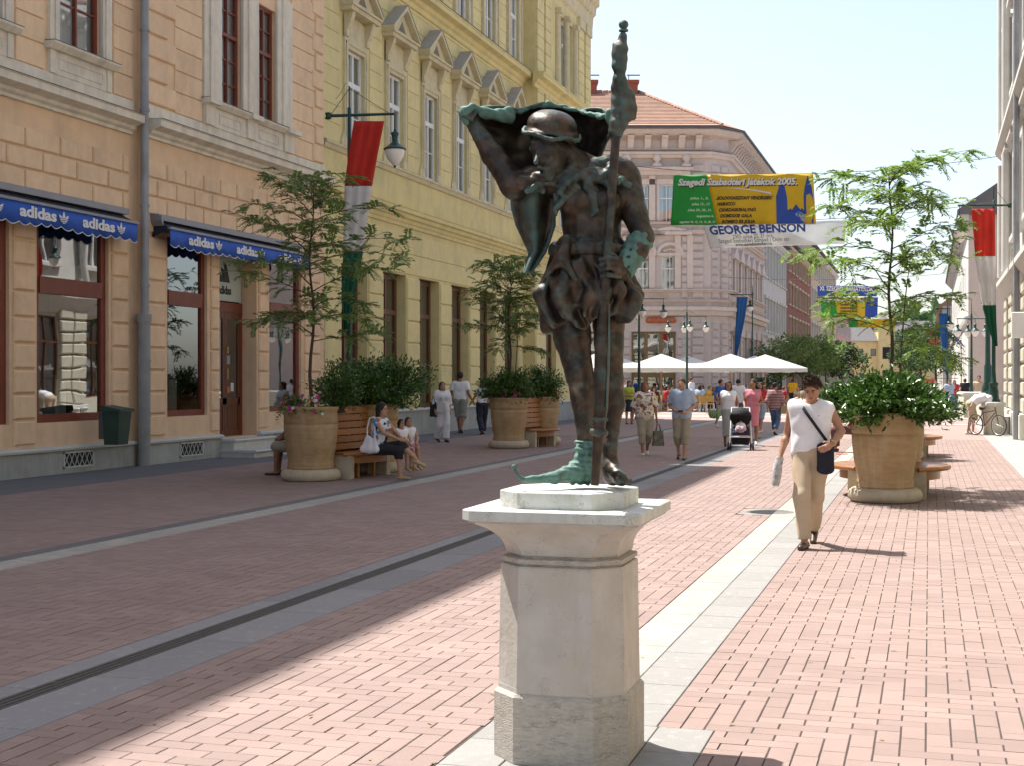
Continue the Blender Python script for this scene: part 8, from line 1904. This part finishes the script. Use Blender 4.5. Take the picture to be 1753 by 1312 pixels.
# --- far right walkers
for (px, py, Hh, off, lab, tp_, bt, hr_, fm) in ((1625,711,1.72,.3,'person in pale blue top walking with a pushchair in the distance on the right',lblue,jeans,('short','hair_dark'),False),(1634,708,1.70,.1,'person in red top in the distance left of the stone blocks',redc,jeans,('long','hair_brown'),True),(1652,705,1.78,math.pi,'dark dressed person standing behind the wide stone block',blackc,blackc,('short','hair_dark'),False),(1676,712,1.92,.0,'man in sand coloured shirt standing between the lamp posts',beige,khaki,('short','hair_dark'),False),(1601,702,1.7,.2,'person in white in the distance right of the glossy bush',wht,greyc,('short','hair_brown'),True),(1068,708,1.7,.2,'person in pale top at the left end of the cafe beside the statue',wht,khaki,('short','hair_brown'),False)):
    loc = gp(px, py); person(lab, loc, Hh, cam_rz(loc, off), .026, walk(1,.15,.1), (tp_,.5,.85,.02), (bt,'trousers',1.9,.02), (blacksh,'shoe'), 'skin', hr_, fem=fm, fingers=False)
loc = at_d(1462, 649, 33.2); person('person seated on the far sunny bench, only a leg and shoe showing past the planter', (loc[0], loc[1], 0), 1.75, R(-95), .016, sitting(), (redc,.5,.5,.02), (cloth('brown trousers',(.12,.06,.05)),'trousers',1.9,.02), (brownsh,'shoe'), 'skin', ('short','hair_dark'), seat=True, fingers=False)
loc = gp(1441, 779); o = empty('paper_scrap', (loc[0], loc[1], .002), .3, 'small red paper scrap lying on the pale strip behind the walking man', 'litter'); MB().box(-.13,.13,-.05,.05,0,.012).build('paper', cloth('red paper', (.7,.02,.02)), o)
# --- cafe guests
rr = random.Random(12); tops = [wht, redc, lblue, pinkc, blackc, beige, greyc, bluet, floral, khaki, yel]; names = ['white','red','light blue','pink','black','beige','grey','blue','floral','khaki','yellow']
proto = {}
def guest(px, d, rz, ci, fem):
    X_, Y_, _ = at_d(px, 649, d); key = (ci, fem); hair_ = ('bob' if fem else 'short', rr.choice(['hair_dark','hair_brown','hair_red']))
    t, _ = person('cafe guest in %s top seated %s' % (names[ci], guestpos(px)), (X_, Y_, 0), rr.uniform(1.62,1.82), rz, .032, sitting(), (tops[ci],.6,.5,.02), (rr.choice([jeans,khaki,blackc]),'trousers',1.8,.02), (blacksh,'shoe'), rr.choice(['skin','skin_dark']), hair_, 'guests seated under the parasols', fem=fem, seat=True, fingers=False)
    chair(X_-math.sin(rz)*.02, Y_+math.cos(rz)*.02, rz, 'wicker chair %s under the %s guest' % (guestpos(px), names[ci]))
def guestpos(px):
    for lim, s in ((1050,'behind the statue leg'),(1092,'left of the nearer lamp'),(1112,'just behind the floral blouse woman'),(1134,'right of the floral blouse woman'),(1152,'left of the man in blue shirt'),(1180,'behind the man in blue shirt'),(1205,'right of the man in blue shirt'),(1222,'halfway to the dark haired woman'),(1245,'behind the dark haired woman'),(1290,'behind the pushchair'),(1305,'between the pushchair and the striped top woman'),(1315,'just left of the striped top woman'),(1325,'behind the striped top woman'),(1350,'right of the striped top woman'),(1371,'left of the yellow shirt waiter'),(1374,'under the waiter'),(1400,'right of the yellow shirt waiter')):
        if px < lim: return s
    return 'at the right end'
for i, (px, d, ro, fm) in enumerate(((1030,74,.8,0),(1012,75,-1.2,1),(1106,73,2.2,0),(1122,74,-.8,1),(1131,77,.4,0),(1139,73.5,1.7,1),(1148,76,-1.5,0),(1160,74,.3,0),(1197,73,2.6,1),(1204,76,-.6,0),(1213,74,1.2,0),(1221,76,.2,1),(1228,74,-2.2,0),(1275,75,.9,1),(1310,73,-1.4,0),(1318,76,.5,1),(1340,75,1.8,0),(1368,76,-.7,1),(1376,74,.5,0))):
    guest(px, d, YAW+ro, (i*4+3) % 11, bool(fm))
for i, (px, d, ro) in enumerate(((1095,72,2.9),(1118,71.6,3.3),(1150,71.6,3.0),(1203,71.5,3.2),(1216,71.5,2.9),(1300,72,3.1),(1312,72,3.3),(1336,73,3.0))):
    X_, Y_, _ = at_d(px, 649, d); chair(X_, Y_, YAW+ro, 'empty wicker chair facing the parasols, %s' % guestpos(px))
for px, d in ((1020,74.5),(1113,73.6),(1143,74.6),(1206,74.3),(1222,75),(1312,74.5),(1372,75)):
    X_, Y_, _ = at_d(px, 649, d); t = empty('cafe_table', (X_, Y_, 0), 0, 'small round cafe table %s' % guestpos(px), 'table', 'round tables of the pavement cafe'); link('table_top', tt_, None, t); link('table_leg', tl_, None, t)
# ================= SMALL DETAILS =================
# little purple flag and red sign far right
X_, Y_, _ = at_d(1625, 649, 66); t = empty('small_flag', (X_, Y_, CAMH+(649-575)/2400*66), YAW, 'small purple flag on a slanted stick at the far right', 'flag')
MB().cyl((0,0,.3),(.75,0,-.75),.012,n=6).build('flag_stick', M['green_metal'], t)
mb = MB(); mb.grid([[(.05+.55*i/6+.18*j, .03*math.sin(i*1.3), .18-.62*i/6-.0+.42*j*.6-.35*j) for i in range(7)] for j in range(2)], True); o = mb.build('flag_cloth', mat('purple flag cloth', (.13,.13,.42), .8, .1, 5, trans=.2), t, recalc=False); obj_mod(o, 'SOLIDIFY', thickness=.004)
for px, py, d, w, h_, col, lab, mm in ((1598,575,100,1.0,1.3,(.65,.03,.03),'red shop sign far down the right side','red shop sign'),(1594,655,105,.8,.6,(.55,.04,.03),'red awning low on the far right','red awning')):
    X_, Y_, z_ = at_d(px, py, d); t = empty('shop_sign', (X_, Y_, z_), 0, lab, 'sign'); MB().bevbox(-w/2,w/2,-.06,.06,-h_/2,h_/2,.02).build('sign_board', mat(mm, col, .6), t); MB().cyl((0,0,h_/2+.05),(3.5,0,h_/2+.05),.03).build('sign_bracket', M['flash'], t)
t = empty('lit_sign_box', (XR-.35, on_x(1748, XR-.35), z_at(556, XR-.35, on_x(1748, XR-.35))), 0, 'white box sign fixed to the cream building at the right edge', 'sign'); MB().bevbox(-.25,.25,-.12,.12,-.35,.35,.02).build('sign_box', M['white'], t); MB().box(.25,.36,-.03,.03,-.05,.05).build('sign_bracket', M['flash'], t)
# overhead cables
cable((-14.9, 33.9, 9.1), (-11.6, 26.9, 7.9), .05, 'stay_cable', 'thin stay cable from the yellow wall to the flag post', .006)
cable((-14.9, 36.4, 8.4), (-11.3, 26.9, 7.3), .05, 'stay_cable', 'lower thin stay cable from the yellow wall to the flag post', .006)
# seated pigeons-free litter: leaves and cigarette ends as stuff
g = np.random.default_rng(3); n = 420; P = np.stack([g.uniform(-13, 1.5, n), 5+g.uniform(0, 1, n)**1.6*30, np.full(n, .004)], 1)
o = leaf_mesh('leaf_litter', P, np.stack([g.normal(0,1,n), g.normal(0,1,n), g.normal(0,.08,n)], 1), g.normal(0,.1,(n,3))+[0,0,1], g.uniform(.02,.055,n), .008, cloth('dry leaf', (.30,.22,.10)), None, kind='stuff'); tag(o, 'tiny dry leaves and scraps scattered over the paving', 'litter')
